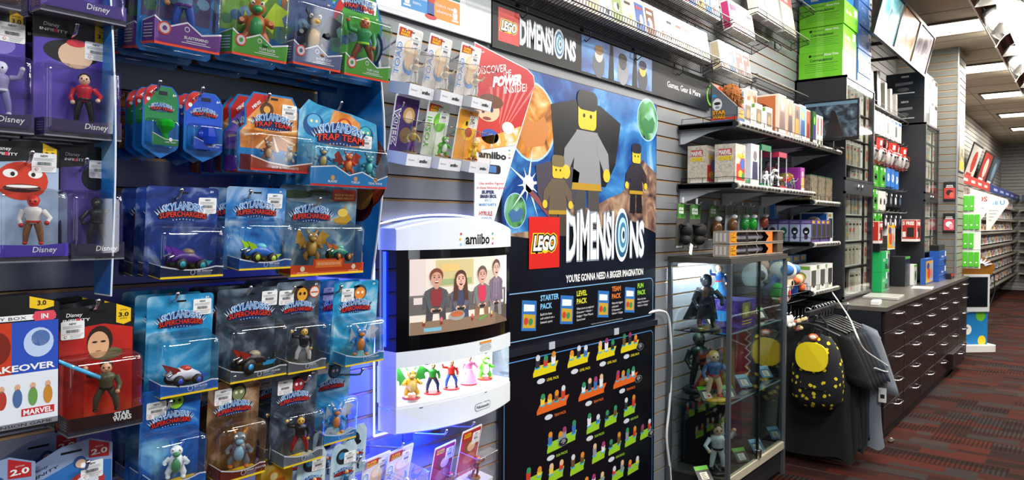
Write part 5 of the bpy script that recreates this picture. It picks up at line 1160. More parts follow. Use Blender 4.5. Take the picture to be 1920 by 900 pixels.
# large poster --------------------------------------------------------
X0, X1, PZ0, PZ1 = 2.105, 3.335, .985, 2.075
t, w, h = board('poster', 'large glossy poster with blue starry artwork and red square logo', 'poster', X0, X1, PZ0, PZ1, -.022, blk2, .008)
ox, oz = (X0 + X1) / 2, PZ0
S = lambda px, py: (P(px, py, Y=-.022).x - ox, P(px, py, Y=-.022).z - oz)
g = G()
g.rect(-w / 2 + .004, w / 2 - .004, .42, h - .004, neb, 2)
g.build('artwork_sky', t)
g = G()
rock = printed('printed rocks', [(.3, '#3a2a30'), (.5, '#8a6a5a'), (.75, '#d8b890')], 9, 1.5, 5, .35, 6.6)
g.art([(-w / 2 + .004, .33), (w / 2 - .004, .33), (w / 2 - .004, .74), (w * .38, .80), (w * .30, .70), (w * .22, .63), (w * .12, .60), (0, .55), (-w * .12, .57), (-w * .2, .50), (-w * .3, .46), (-w / 2 + .004, .44)], rock, 3)
g.art([(-w / 2 + .004, .10), (w / 2 - .004, .10), (w / 2 - .004, .44), (w * .3, .50), (w * .1, .46), (-w * .1, .48), (-w * .3, .42), (-w / 2 + .004, .44)], blk2, 4)
def bub(px, py, r_, c1, c2, lay=3):
    c = S(px, py); g.art(circ(c[0], c[1], r_ * 1.06, r_ * 1.06, 28), m('#a8d0f0'), lay); g.art(circ(c[0], c[1], r_, r_, 28), c1, lay + 1); g.art([(c[0] + a * r_, c[1] + b * r_) for a, b in ((-.7, -.2), (-.3, .1), (.1, -.05), (.5, .2), (.75, -.1), (.5, -.6), (-.3, -.7))], c2, lay + 2)
ora = printed('printed ember ball', [(.3, '#6a2a0a'), (.5, '#d88a2a'), (.75, '#f6d8a0')], 7, 1.5, 4, .35, 1.1); grn = printed('printed green ball', [(.3, '#1a3a3a'), (.5, '#5aa05a'), (.75, '#b8d8e0')], 7, 1.5, 4, .35, 2.1)
bub(998, 228, .15, ora, m('#c87a34')); bub(1214, 225, .10, grn, m('#3a7a4a')); bub(966, 395, .065, grn, m('#3a6a9a'))
# light beam
c = S(990, 345); 
for q in range(10): a = R(q * 36 + 8); L_ = .07 if q % 2 else .15; g.art([(c[0] + .008 * math.sin(a), c[1] - .008 * math.cos(a)), (c[0] + L_ * math.cos(a), c[1] + L_ * math.sin(a)), (c[0] - .008 * math.sin(a), c[1] + .008 * math.cos(a))], m('#dff2fc', .4), 5)
g.art(circ(c[0], c[1], .035), m('#f6fbff', .4), 6)
a, b = S(985, 350), S(1040, 412); g.art([(a[0], a[1] + .012), (b[0], b[1] + .02), (b[0], b[1] - .02), (a[0], a[1] - .012)], m('#8a4a4a', .4), 6)
# plain stand-in figures: block people without any likeness
def blockman(px, py, s, coat, body, skin, hat, cloak=None, lay=6):
    c = S(px, py)
    def q(pts, cc, l): g.art([(c[0] + a * s, c[1] + b * s) for a, b in pts], m(cc, .35), l)
    if cloak: q([(-.9, .62), (-.35, .75), (.35, .75), (.95, .55), (.80, -.1), (.52, -.45), (-.50, -.42), (-.82, -.05)], cloak, lay)
    q([(-.32, -.5), (-.03, -.5), (-.03, -1.05), (-.34, -1.05)], body, lay + 1); q([(.03, -.5), (.32, -.5), (.36, -1.05), (.03, -1.05)], body, lay + 1)
    q([(-.40, -.52), (.40, -.52), (.28, .34), (-.28, .34)], coat, lay + 2); q([(-.40, -.52), (.40, -.52), (.38, -.42), (-.38, -.42)], '#b8902a', lay + 3)
    for sg in (-1, 1): q([(sg * .28, .32), (sg * .58, .05), (sg * .62, -.22), (sg * .46, -.24), (sg * .26, .06)], coat, lay + 3); g.art(circ(c[0] + sg * .54 * s, c[1] - .28 * s, .10 * s), m(skin), lay + 4)
    g.art(rrect(c[0] - .24 * s, c[0] + .24 * s, c[1] + .36 * s, c[1] + .82 * s, .09 * s), m(skin, .35), lay + 3); g.art(rrect(c[0] - .27 * s, c[0] + .27 * s, c[1] + .64 * s, c[1] + .92 * s, .12 * s), m(hat, .35), lay + 4)
    for sg in (-1, 1): g.art(circ(c[0] + sg * .09 * s, c[1] + .56 * s, .03 * s, n=8), m('#141414'), lay + 5)
blockman(1100, 290, .30, '#8f8f94', '#4f4a48', '#e0c030', '#141418', '#101014', 6); blockman(1045, 362, .17, '#6a5a4a', '#4a4038', '#e0c030', '#7a6a4a', '#4a4450', 8); blockman(1192, 330, .17, '#2a2430', '#1a1820', '#e0c030', '#2a2a3a', None, 8)
g.build('artwork_figures', t)
g = G()
p0 = S(990, 505); p1 = S(1047, 498); lego_logo(g, p0[0], p0[1], S(1047, 500)[0] - p0[0], 14)
d0 = S(1060, 487); d1 = S(1207, 468); dimensions(g, d0[0], d0[1] + .004, d1[0] - d0[0], .175, 12)
e0, e1 = S(1060, 512), S(1205, 498); g.text("YOU'RE GONNA NEED A BIGGER IMAGINATION", e0[0], .236, .030, m(WHITE), 8, al='l', bold=.03, w=e1[0] - e0[0])
cy = m('#7fb4e0', .4); inn = rrect(-w / 2 + .02, w / 2 - .03, .025, .215, .03)
g.art(inn, cy, 8); g.art(rrect(-w / 2 + .024, w / 2 - .034, .029, .211, .027), m('#06080f', .3), 9)
for px, ttl, cc, lines in ((1012, ('STARTER', 'PACK'), '#7fc0e8', ('Build the base', 'and embark on a', 'fantastic quest.')), (1080, ('LEVEL', 'PACK'), '#d8d82a', ('Want more to explore?', 'Character + Vehicle +', 'Gadget + New Mission', 'Game Level')), (1146, ('TEAM', 'PACK'), '#e8782a', ('Want the biggest', 'collection?', '2 Characters +', 'Vehicle + Gadget')), (1194, ('FUN', 'PACK'), '#9ad82a', ('Want the best', 'variety? Character +', 'Vehicle or Gadget'))):
    x_ = S(px, 560)[0]; xe = .115
    for q, s in enumerate(ttl): g.text(s, x_, .172 - .034 * q, .022, m(cc), 11, al='l', bold=.03)
    for q, s in enumerate(lines): g.text(s, x_, .112 - .016 * q, .010, m('#e8e8ea'), 11, al='l')
    bx_ = x_ - .125
    g.art([(bx_, .065), (bx_ + .095, .055), (bx_ + .10, .175), (bx_ + .005, .185)], m('#2a6fb8'), 11); g.art([(bx_ + .01, .075), (bx_ + .088, .067), (bx_ + .09, .12), (bx_ + .012, .13)], m('#c8a02a'), 12); g.art([(bx_ + .015, .14), (bx_ + .085, .134), (bx_ + .086, .16), (bx_ + .016, .168)], m('#e8eef2'), 12); g.art(circ(bx_ + .03, .10, .014), m('#c83a2a'), 13); g.art(circ(bx_ + .06, .095, .014), m('#3a8a4a'), 13)
g.text('*Level Packs, Team Packs and Fun Packs require the Starter Pack for gameplay.', S(1107, 595)[0], .036, .006, m('#c8c8cc'), 11, al='l')
g.build('lettering', t)
# lower poster ----------------------------------------------------------
t, w, h = board('poster', 'lower black poster with rows of small coloured platforms', 'poster', 2.105, 3.335, .02, .955, -.022, m('#070a14', .25), .008)
ox, oz = (2.105 + 3.335) / 2, .02
S = lambda px, py: (P(px, py, Y=-.022).x - ox, P(px, py, Y=-.022).z - oz)
g = G(); cb = m('#4f8fd0', .4); g.art(rrect(-w / 2 + .02, w / 2 - .02, .03, h - .02, .03), cb, 2); g.art(rrect(-w / 2 + .024, w / 2 - .024, .034, h - .024, .027), m('#060912', .25), 3); g.build('frame_line', t)
g = G()
def plat(px, py, n, col, cap, capc):
    c = S(px, py); W2 = .055 * n; hh = .020
    g.art([(c[0] - W2 * .5, c[1]), (c[0] + W2 * .45, c[1] + .004), (c[0] + W2 * .55, c[1] + hh + .01), (c[0] - W2 * .40, c[1] + hh + .006)], m(col, .35), 5); g.art([(c[0] - W2 * .5, c[1]), (c[0] + W2 * .45, c[1] + .004), (c[0] + W2 * .45, c[1] - .012), (c[0] - W2 * .5, c[1] - .016)], m(col, .35), 4)
    rr = random.Random(int(px * 7 + py))
    for q in range(n):
        x_ = c[0] - W2 * .33 + q * W2 * .66 / max(1, n - 1); z_ = c[1] + .018; hgt = rr.uniform(.030, .055)
        a1_, a2_ = rr.choice(('#c83a2a', '#8a8f96', '#3a6ab0', '#e8c83a', '#6a4a2a', '#e0e0e4', '#2a2a30')), rr.choice(('#e0b890', '#2f8a5a', '#9a3a6a', '#d0d4d8', '#d88a2a'))
        g.art(circ(x_, z_ + .002, .019, .008, 10), m('#3fb0d0'), 6); g.art([(x_ - .013, z_), (x_ + .013, z_ + .002), (x_ + .017, z_ + hgt * .7), (x_ - .015, z_ + hgt * .7)], m(a1_), 7); g.art(circ(x_ + .002, z_ + hgt * .85, .015, .013, 10), m(a2_), 8)
    if cap: g.text(cap, c[0] + .01, c[1] - .045, .011, m(capc), 6, al='l', bold=.02); g.art(circ(c[0] - .03, c[1] - .038, .028, .011, 12), m('#cfd4da'), 6)
Yl, Ol, Gl = '#e0cc1a', '#e0641f', '#96c82a'
for a in ((1022, 695, 3, Yl, 'LEVEL PACK', Yl), (1084, 678, 3, Yl, 'LEVEL PACK', Yl), (1136, 665, 3, Yl, 'LEVEL PACK', Yl), (1180, 652, 3, Yl, 'LEVEL PACK', Yl), (1036, 762, 4, Ol, 'TEAM PACK', Ol), (1110, 738, 4, Ol, 'TEAM PACK', Ol), (1172, 716, 4, Ol, 'TEAM PACK', Ol),
          (1040, 838, 2, Gl, 'FUN PACKS', Gl), (1066, 824, 2, Gl, '', Gl), (1112, 803, 2, Gl, 'FUN PACKS', Gl), (1145, 790, 2, Gl, '', Gl), (1180, 772, 2, Gl, 'FUN PACK', Gl), (1122, 858, 2, Gl, '', Gl), (1152, 843, 2, Gl, 'FUN PACKS', Gl), (1182, 828, 2, Gl, '', Gl), (1210, 815, 2, Gl, '', Gl),
          (1000, 905, 2, Gl, '', Gl), (1042, 893, 2, Gl, '', Gl), (1082, 880, 2, Gl, '', Gl), (1120, 912, 2, Gl, '', Gl), (1158, 893, 2, Gl, '', Gl), (1187, 880, 2, Gl, '', Gl), (1090, 926, 2, Gl, '', Gl)): plat(*a)
for px, py in ((1199, 650), (1196, 710), (1055, 828), (1220, 812)):
    c = S(px, py); g.art(circ(c[0], c[1], .036, .018, 12), m('#8a8f9a'), 9); g.art(circ(c[0], c[1], .033, .016, 12), m('#10141f'), 10)
    for q, s in enumerate(('COMING', 'NOVEMBER', '2015')): g.text(s, c[0], c[1] + .006 - .007 * q, .005, m(WHITE), 11)
g.build('artwork', t)
# rail between the posters
g = G(); g.box(2.10, 3.34, -.034, -.012, .957, .983, m('#20242c', .2)); 
for px in (1033, 1154): x_ = P(px, 625, Y=-.03).x; g.box(x_ - .02, x_ + .02, -.037, -.034, .955, .985, m('#b8bcc4', .3))
g.build('poster_rail', label='clear dark holder rail between the large and lower poster', cat='rail')
# ------------------------------------------------------------------ wire ledges with game cases over the signs
def sidepoly(g, pts, mt, x, lay=1): return g.add([(x - lay * LAY, y, z) for y, z in pts], [tuple(range(len(pts)))[::-1]], mt)
wire = m('#3a3a3c', .35, .8); lwire = m('#b9b4a8', .35, .6)
def ledge(label, X0, X1, zb, zf, yb, yf, mt=wire, step=.022, lip=.05):
    t = thing('wire_shelf', label, 'shelf', ((X0 + X1) / 2, 0, zb), group='wire shelves high on the slat wall'); w = (X1 - X0) / 2; dz = zf - zb
    g = G(); n = int((X1 - X0) / step)
    for k in range(n + 1):
        x = -w + 2 * w * k / n; g.tube([(x, yb, .0), (x, yf, dz), (x, yf - .004, dz + lip * .5)], .0016, mt, 4, False)
    g.build('wires', t)
    g = G(); loop = [(-w, yb, 0), (w, yb, 0), (w, yf, dz), (-w, yf, dz), (-w, yb, 0)]
    g.tube(loop, .003, mt, 6); g.tube([(-w, (yb + yf) / 2, dz / 2 - .002), (w, (yb + yf) / 2, dz / 2 - .002)], .003, mt, 6); g.tube([(-w, yf - .004, dz + lip * .5), (w, yf - .004, dz + lip * .5)], .003, lwire, 6)
    for s in (-1, 1): g.tube([(s * w, yb, lip), (s * w, yf - .004, dz + lip * .5)], .0025, mt, 6); g.tube([(s * w, yb, 0), (s * w, yb, lip)], .0025, mt, 6)
    g.build('frame', t)
    nb = max(2, int((X1 - X0) / .45)); 
    for k in range(nb):
        x = -w + 2 * w * (k + .5) / nb; g = G(); g.tube([(x, -.004, -.02), (x, -.025, -.045), (x, -.05, -.03), (x, yb, -.002)], .0028, mt, 6); g.box(x - .01, x + .01, -.005, 0, -.03, .02, mt); g.build('hook', t)
    return t
CASEC = [('#e8e4da', '#c8b48a'), ('#e6e6e2', '#a8b0b8'), ('#ece8e0', '#8a9a5a'), ('#f0ece6', '#d8c8a8'), ('#e2e4ea', '#3a5a9a'), ('#ece6dc', '#6a3a24'), ('#f0eee8', '#e0d8cc'), ('#f2efea', '#ddd5c8'), ('#f0eee9', '#c8a8a0')]
def case_mesh(k, w=.10, d=.016, h=.165, key='case'):
    kk = (key, k, w, d, h)
    if kk in TXT: return TXT[kk]
    g = G(); a, b = CASEC[k % len(CASEC)] if key == 'case' else key[k % len(key)]
    rr = random.Random(k * 13 + 5)
    g.prism(rrect(-w / 2, w / 2, 0, h, .004, 2), -d, 0, m('#eceae4', .25)); A = m(b, .3)
    g.rect(-w * .44, w * .44, h * .05, h * .86, A, 1, -d)
    g.art(circ(w * rr.uniform(-.2, .2), h * rr.uniform(.3, .55), w * rr.uniform(.15, .28), h * rr.uniform(.12, .2)), m(a, .3), 2, -d)
    g.art(circ(w * rr.uniform(-.25, .25), h * rr.uniform(.2, .5), w * .12, h * .10), m(rr.choice(('#c83a2a', '#3a5aa8', '#2a2a30', '#d8a83a', '#8a3a6a')), .3), 3, -d)
    g.rect(-w * .34, w * rr.uniform(.1, .34), h * .68, h * .76, m(rr.choice(('#2a2a30', '#b8302a', '#f4f2ea')), .3), 3, -d); g.rect(-w * .44, w * .44, h * .89, h * .96, m('#d8d4cc', .3), 1, -d)
    sidepoly(g, [(-d * .9, h * .06), (-d * .1, h * .06), (-d * .1, h * .94), (-d * .9, h * .94)], A, -w / 2)
    o = g.build('tmp'); me = o.data; bpy.data.objects.remove(o); TXT[kk] = me
    return me
def put_case(me, name, loc, rot, label, cat, group):
    o = bpy.data.objects.new(name, me); COL.objects.link(o); o.location = loc; o.rotation_euler = rot
    return tag(o, label, cat, group)
LT = -.16
ledge('long dark wire shelf of white game cases over the black sign', 1.55, 3.80, 2.305, 2.345, -.045, -.150)
n = 21
for k in range(n):
    x = 1.66 + .102 * k
    put_case(case_mesh(k, .096, .042), 'game_case', (x, -.085, 2.336), (LT, 0, 0), 'white game case on the long lower wire shelf, %s from its right end' % ORD[n - 1 - k], 'game case', 'white cases on the long wire shelf')
ledge('short wire shelf holding four white cases beside the long wire shelf', 3.83, 4.36, 2.295, 2.335, -.045, -.150)
for k in range(4): put_case(case_mesh(k + 3 if k < 3 else 5, .112, .05), 'game_case', (3.955 - .02 + .113 * k, -.085, 2.326), (LT, 0, 0), 'white game case on the short lower wire shelf, %s from left' % ORD[k], 'game case', 'cases on the short lower wire shelf')
ledge('upper long wire shelf of game cases, above the long one over the sign', 1.9, 3.98, 2.555, 2.595, -.045, -.150)
CB = (('#f0f0ee', '#6a8ac0'), ('#e8e4da', '#c8a86a'), ('#f0f0ee', '#4a7ab8'), ('#f2f0ea', '#8ab0d8'), ('#e8e0d8', '#b0485a'))
for k in range(19): put_case(case_mesh(k, .096, .042, .165, CB), 'game_case', (1.99 + .102 * k, -.085, 2.586), (LT, 0, 0), 'blue printed game case on upper long wire shelf, %s from right end' % ORD[18 - k], 'game case', 'cases on the upper long wire shelf')
ledge('short wire shelf with three magenta striped cases, upper tier', 4.00, 4.55, 2.545, 2.585, -.045, -.150)
CM = (('#f4f0ee', '#c83a7a'), ('#f0ece8', '#d85a8a'), ('#ece8e6', '#b8a8c8'))
for k in range(3): put_case(case_mesh(k, .118, .05, .175, CM), 'game_case', (4.075 + .122 * k, -.085, 2.576), (LT, 0, 0), 'magenta striped white case on the short upper wire shelf, %s from left' % ORD[k], 'game case', 'cases on the short upper wire shelf')
ledge('wire shelf with large pale packages below the ceiling, left of the green cartons', 4.35, 5.35, 2.72, 2.75, -.03, -.155)
for k, (x, w, h, c1, c2, ll) in enumerate(((4.48, .16, .20, '#2a6a9a', '#3a2a24', 'dark blue'), (4.72, .26, .30, '#e8dccc', '#d8c0a8', 'pale cream'), (5.02, .24, .29, '#c8d0a0', '#c83a2a', 'light green and red topped'))):
    g = G(); g.box(-w / 2, w / 2, -.05, 0, 0, h, m('#efece6', .3)); g.rect(-w * .46, w * .46, h * .04, h * .96, printed('printed pack ' + ll, [(.3, c1), (.6, '#ece6da'), (.8, c1)], 12, 1, 4, .3, 1.0 + k), 1, -.05)
    if k == 2: g.rect(-w * .46, w * .46, h * .72, h * .96, m('#d8503a', .3), 2, -.05); g.text('200', 0, h * .78, h * .11, m(WHITE), 3, -.05, bold=.04)
    g.build('game_pack', None, (x, -.085, 2.745), (LT, 0, 0), label='%s package leaning on the wire shelf below the ceiling' % ll, cat='package', group='packages on the wire shelf below the ceiling')
ledge('empty wire basket shelf between the packages and green cartons, higher up', 5.17, 5.44, 2.95, 2.98, -.03, -.16)
ledge('empty back wire shelf low behind the boxed figures', 4.42, 5.42, 2.355, 2.365, -.03, -.13)
# ------------------------------------------------------------------ bracket shelves with boxed figures
def shelf(label, X0, X1, z, dep=.33, gr='black bracket shelves'):
    t = thing('display_shelf', label, 'shelf', ((X0 + X1) / 2, 0, z), group=gr); w = (X1 - X0) / 2; bk = m('#23262c', .4)
    g = G(); g.box(-w, w, -dep + .02, -.012, -.022, 0, bk); g.build('board', t)
    for s in (-1, 1):
        x = s * (w - .004); g = G(); g.prism([(-.006, -.030), (-.006, .006), (-dep + .01, .008), (-dep - .008, -.004), (-dep - .012, -.018), (-dep + .012, -.032)], x - .004, x + .004, bk, axis='x'); g.build('end_cap', t)
        x = s * (w - .035); g = G(); g.prism([(-.002, -.095), (-.002, -.024), (-dep * .85, -.024), (-dep * .5, -.045), (-.03, -.095)], x - .003, x + .003, m('#d6dadd', .3), axis='x'); g.box(x - .012, x + .012, -.008, -.001, -.10, -.024, steel()); g.build('bracket', t)
    g = G(); g.tube([(-w + .002, -dep - .002, -.012), (w - .002, -dep - .002, -.012)], .017, m('#b4ad9e', .25), 14); rail = g.build('price_rail', t)
    g = G(); rr = random.Random(int(X0 * 100 + z * 10)); x = -w + .03
    while x < w - .03:
        q = rr.uniform(.028, .05)
        pts = [(-dep - .002 + .0176 * math.cos(a), -.012 + .0176 * math.sin(a)) for a in [math.pi * (1 + .5 * (j / 6 - .5) * .9) for j in range(7)]]
        v = [(x, a, b) for a, b in pts] + [(x + q, a, b) for a, b in pts]; g.add(v, [(j, j + 1, j + 8, j + 7) for j in range(6)], m('#262523', .3)); x += q + rr.uniform(.010, .02)
    g.build('price_tickets', rail)
    g = G(); g.tube([(-w, -.03, .032), (-w, -dep + .01, .034), (w, -dep + .01, .034)], .0016, m('#1a1a1c', .4, .6), 5)
    for p in ((-w, -.03), (-w, -.15), (-w, -dep + .01), (-w / 3, -dep + .01), (w / 3, -dep + .01), (w, -dep + .01)): g.tube([(p[0], p[1], 0), (p[0], p[1], .033)], .0016, m('#1a1a1c', .4, .6), 5)
    g.build('guard_wire', t); return t
SX = [3.60, 4.245, 4.895, 5.50]
S1, S2, S3, S4 = 1.995, 1.680, 1.352, 1.035
for i, l in enumerate(('left', 'middle', 'right')): shelf('black bracket shelf with price rail, upper tier, %s of three' % l, SX[i] + .003, SX[i + 1] - .003, S1)
for i, l in enumerate(('left', 'middle')): shelf('black bracket shelf with price rail, second tier, %s one' % l, SX[i] + .003, SX[i + 1] - .003, S2)
shelf('black bracket shelf with price rail, second tier, dropped right one', SX[2] + .003, SX[3] - .003, 1.628)
shelf('black bracket shelf with price rail, third tier beside the tall game cabinet', SX[2] + .003, SX[3] - .003, S3)
shelf('black bracket shelf with price rail, lowest tier above the clothes rack', SX[2] + .003, SX[3] - .003, S4)
GF = 'boxed figures on the bracket shelves'
def carton(label, X0, X1, Yb, Yf, z, h, body, front=None, side=None, name='figure_box', group=GF, cat='box', extra=None, rot=0.0):
    """printed carton; art callbacks draw on the front (x,z from centre) and on the left side (y,z)"""
    cx, w = (X0 + X1) / 2, X1 - X0; d = Yb - Yf
    g = G(); g.box(-w / 2, w / 2, -d, 0, 0, h, m(body, .35))
    if front: front(g, w, h, -d)
    if side: side(g, d, h, -w / 2)
    o = g.build(name, None, (cx, Yb, z + .001), (0, 0, rot), label=label, cat=cat, group=group)
    return o
def stand_at(px0, px1, px2, py, Yf):
    X = P(px1, py, Y=Yf).x; Yb = P(px0, py, X=X).y; X2 = P(px2, py, Y=Yf).x
    return X, X2, min(Yb, -.02), Yf
def star(g, plane, x, z, h, w, lay, y, c='#f2a81a'):
    for q, s in enumerate(('STAR', 'WARS')):
        for l_, bo, cc in ((0, .12, '#3a1a0a'), (1, .05, c)): g.text(s, x, z + h * (.55 - .55 * q), h * .42, m(cc, .4), lay + l_, y, plane=plane, bold=bo, w=w)
# wedge shaped carton with furry plush
t = thing('plush_carton', 'wedge shaped grey carton with furry brown plush head, left end of upper shelf', 'box', (3.62, -.185, S1 + .001), group=GF)
g = G(); gy = m('#6a6e76', .4); prof = [(0, 0), (0, .21), (-.143, .075), (-.143, 0)]
g.prism(prof, 0, .003, gy, axis='x'); g.prism(prof, .098, .101, m('#e8501f', .4), axis='x'); g.box(0, .101, -.143, -.140, 0, .075, gy); g.box(0, .101, -.003, 0, 0, .21, m('#e8501f', .4)); g.box(0, .101, -.143, 0, 0, .003, gy)
edge_ = [(-.002, .213), (-.143, .079), (-.143, .075), (-.002, .208)]; sidepoly(g, edge_, m('#efeadf'), 0, 2)
sidepoly(g, [(-.002, .012), (-.142, .012), (-.142, .026), (-.002, .026)], m('#d8402a'), 0, 2); sidepoly(g, [(-.002, 0), (-.10, 0), (-.10, .013), (-.002, .013)], m('#2a7ac8'), 0, 3)
sidepoly(g, [(-.006, .135), (-.03, .135), (-.03, .147), (-.006, .147)], m('#3aa0e0'), 0, 2)
sidepoly(g, circ(-.035, .095, .026, .032), m('#e8e8ea'), 0, 2); sidepoly(g, circ(-.035, .100, .018, .008), m('#2a2a30'), 0, 3); sidepoly(g, circ(-.036, .080, .012, .007), m('#8a8a92'), 0, 3)
star(g, 'x', -.045, .022, .042, .07, 3, 0); star(g, 'y', .05, .022, .042, .07, 2, -.143); g.box(.001, .1, -.1435, -.143, .003, .018, m('#24508a')); g.build('carton', t)
g = G(); rr = random.Random(5); fu = [m(c, .9) for c in ('#a8682a', '#8a4f1f', '#c8863a')]
g.ell((.052, -.085, .135), (.046, .058, .068), fu[1], 14, 10)
for k in range(260):
    a, b = rr.uniform(0, 6.28), rr.uniform(-.75, 1.5); n_ = Vector((math.cos(a) * math.cos(b), math.sin(a) * math.cos(b), math.sin(b))); p = Vector((.052 + .044 * n_.x, -.085 + .056 * n_.y, .135 + .066 * n_.z)); q = p + n_ * .012 + Vector((rr.uniform(-.006, .006), rr.uniform(-.006, .006), -.010)); g.tube([p, q], [.0035, .0004], rr.choice(fu), 4, False)
g.build('plush_head', t, label='shaggy brown plush head')
def shape_side(c1, num, top='#efefec'):
    def s(g, d, h, x):
        sidepoly(g, circ(-d * .5, h * .55, d * .30, h * .20), m(c1, .4), x, 1); sidepoly(g, circ(-d * .5, h * .36, d * .20, h * .10), m(c1, .4), x, 1); g.text(num, -d * .5, h * .08, h * .16, m('#151515'), 2, x, plane='x', bold=.05)
        sidepoly(g, [(-d * .05, h * .83), (-d * .95, h * .83), (-d * .95, h * .97), (-d * .05, h * .97)], m('#6aa03a'), x, 1)
    return s
for k, (p0, p1, p2, c, nn, cl) in enumerate(((1385, 1408, 1418, '#5aa03a', '2', 'green'), (1400, 1432, 1446, '#5a2f18', '9', 'brown'), (1425, 1450, 1457, '#c8a878', '4', 'tan'))):
    X, X2, Yb, Yf = stand_at(p0, p1, p2, 240, -.318 + .0 * k)
    X = 3.76 + .16 * k; carton('white figure box with %s silhouette shape on the upper shelf' % cl, X, X + .10, -.21, -.31, S1, .135, '#ecebe6', lambda g, w, h, y: (g.rect(-w * .4, w * .4, h * .2, h * .8, m('#6a5a3a'), 1, y), g.art(circ(0, h * .45, w * .25, h * .2), m('#a08050'), 2, y)), shape_side(c, nn))
def two(c1, c2, c3):
    def f(g, w, h, y):
        g.rect(-w * .45, w * .45, h * .04, h * .96, m(c1, .3), 1, y); g.art(circ(0, h * .72, w * .22, h * .12), m(c3, .3), 2, y); g.art([(-w * .35, h * .1), (w * .35, h * .1), (w * .28, h * .58), (-w * .28, h * .58)], m(c2, .3), 2, y); g.rect(-w * .4, w * .4, h * .06, h * .14, m('#e8e2d8'), 3, y)
    return f
def sidef(c1, c2=None):
    def f(g, d, h, x):
        sidepoly(g, [(-d * .08, h * .04), (-d * .92, h * .04), (-d * .92, h * .96), (-d * .08, h * .96)], m(c1, .3), x)
        if c2: sidepoly(g, circ(-d * .5, h * .6, d * .28, h * .2), m(c2, .3), x, 2); sidepoly(g, [(-d * .3, h * .1), (-d * .7, h * .1), (-d * .6, h * .45), (-d * .4, h * .45)], m(c2, .3), x, 2)
    return f
def pic(g, d, h, x):
    sidepoly(g, [(-d * .12, h * .42), (-d * .88, h * .42), (-d * .88, h * .92), (-d * .12, h * .92)], m('#4a9ad0'), x); sidepoly(g, [(-d * .40, h * .44), (-d * .60, h * .44), (-d * .55, h * .78), (-d * .45, h * .78)], m('#1a1a1f'), x, 2); sidepoly(g, circ(-d * .5, h * .80, d * .06, h * .05), m('#8a4a2a'), x, 3)
    sidepoly(g, [(-d * .12, h * .05), (-d * .88, h * .05), (-d * .88, h * .16), (-d * .12, h * .16)], m('#dcdce0'), x); sidepoly(g, [(-d * .5, h * .18), (-d * .85, h * .18), (-d * .85, h * .36), (-d * .5, h * .36)], m('#5a8ac0'), x, 2)
carton('tall white figure box with blue sky picture on the upper shelf', 4.06, 4.22, -.05, -.205, S1, .25, '#e6e2dc', two('#c05a34', '#7a3a2a', '#e8b890'), pic)
for k, (x0, x1, h, c1, c2, c3, ll) in enumerate(((4.27, 4.40, .235, '#a8623a', '#5a2a1a', '#f0c8a0', 'amber printed tall'), (4.42, 4.53, .225, '#c8642a', '#1c1c1f', '#e0a060', 'orange and black printed'), (4.55, 4.66, .215, '#7a4a24', '#c8963a', '#2a1a14', 'brown gold printed'))):
    carton('%s figure box in the middle of the upper shelf' % ll, x0, x1, -.08, -.315, S1, h, '#d8c8b8', two(c1, c2, c3), sidef(c1, c2))
carton('blue and white windowed figure box, right of the brown gold one', 4.67, 4.79, -.08, -.31, S1, .225, '#e8eaee', two('#6aa8d8', '#2a4a8a', '#e8c83a'), pic)
carton('red web patterned figure box beside the blue and white windowed one', 4.80, 4.88, -.08, -.31, S1, .21, '#e4d8cc', two('#c8402a', '#8a2a1f', '#e0705a'), sidef('#c8502f'))
carton('dark green figure box with purple base on the upper right shelf', 4.92, 4.99, -.08, -.315, S1, .215, '#1f4a24', two('#2f6a2a', '#5a3a8a', '#a8d84a'), sidef('#2a5a2a', '#7ab83a'))
for k in range(2): carton('tall narrow white box with red lettering strip, %s of two beside the monitor' % ('left', 'right')[k], 5.00 + .075 * k, 5.065 + .075 * k, -.10, -.315, S1, .20, '#e9e4d8', lambda g, w, h, y: (g.rect(-w * .2, w * .15, h * .35, h * .92, m('#b04a3a'), 1, y), g.art([(-w * .3, h * .05), (w * .3, h * .05), (w * .1, h * .28)], m('#3a3a3a'), 1, y)), sidef('#ddd6c8'))
# monitor
t = thing('monitor', 'flat black monitor showing the shop aisle, beyond the white boxes on the upper shelf', 'monitor', (5.33, -.30, S1 + .002))
g = G(); g.box(-.01, .012, -.20, .17, .055, .335, m('#101012', .25)); g.build('bezel', t, bev=.004)
g = G(); g.box(-.0125, -.0105, -.188, .158, .075, .322, printed('monitor picture', [(.3, '#0c1016'), (.48, '#24303a'), (.6, '#4a5a6a'), (.8, '#8fa8b8')], 16, .8, 5, .15, 4.0)); 
for pts, c, l in (([(.02, .08), (-.10, .08), (-.045, .26), (-.02, .26)], '#1a1418', 1), ([(.158, .30), (-.188, .30), (-.188, .322), (.158, .322)], '#5a7a90', 1), ([(.06, .16), (.03, .16), (.03, .20), (.06, .20)], '#8a3a2a', 2)): sidepoly(g, pts, m(c, .3), -.0125, l)
g.build('screen', t)
g = G(); g.box(-.03, .05, -.09, .06, 0, .008, m('#151517', .4)); g.box(.012, .03, -.03, .0, .008, .2, m('#151517', .4)); g.build('stand', t)
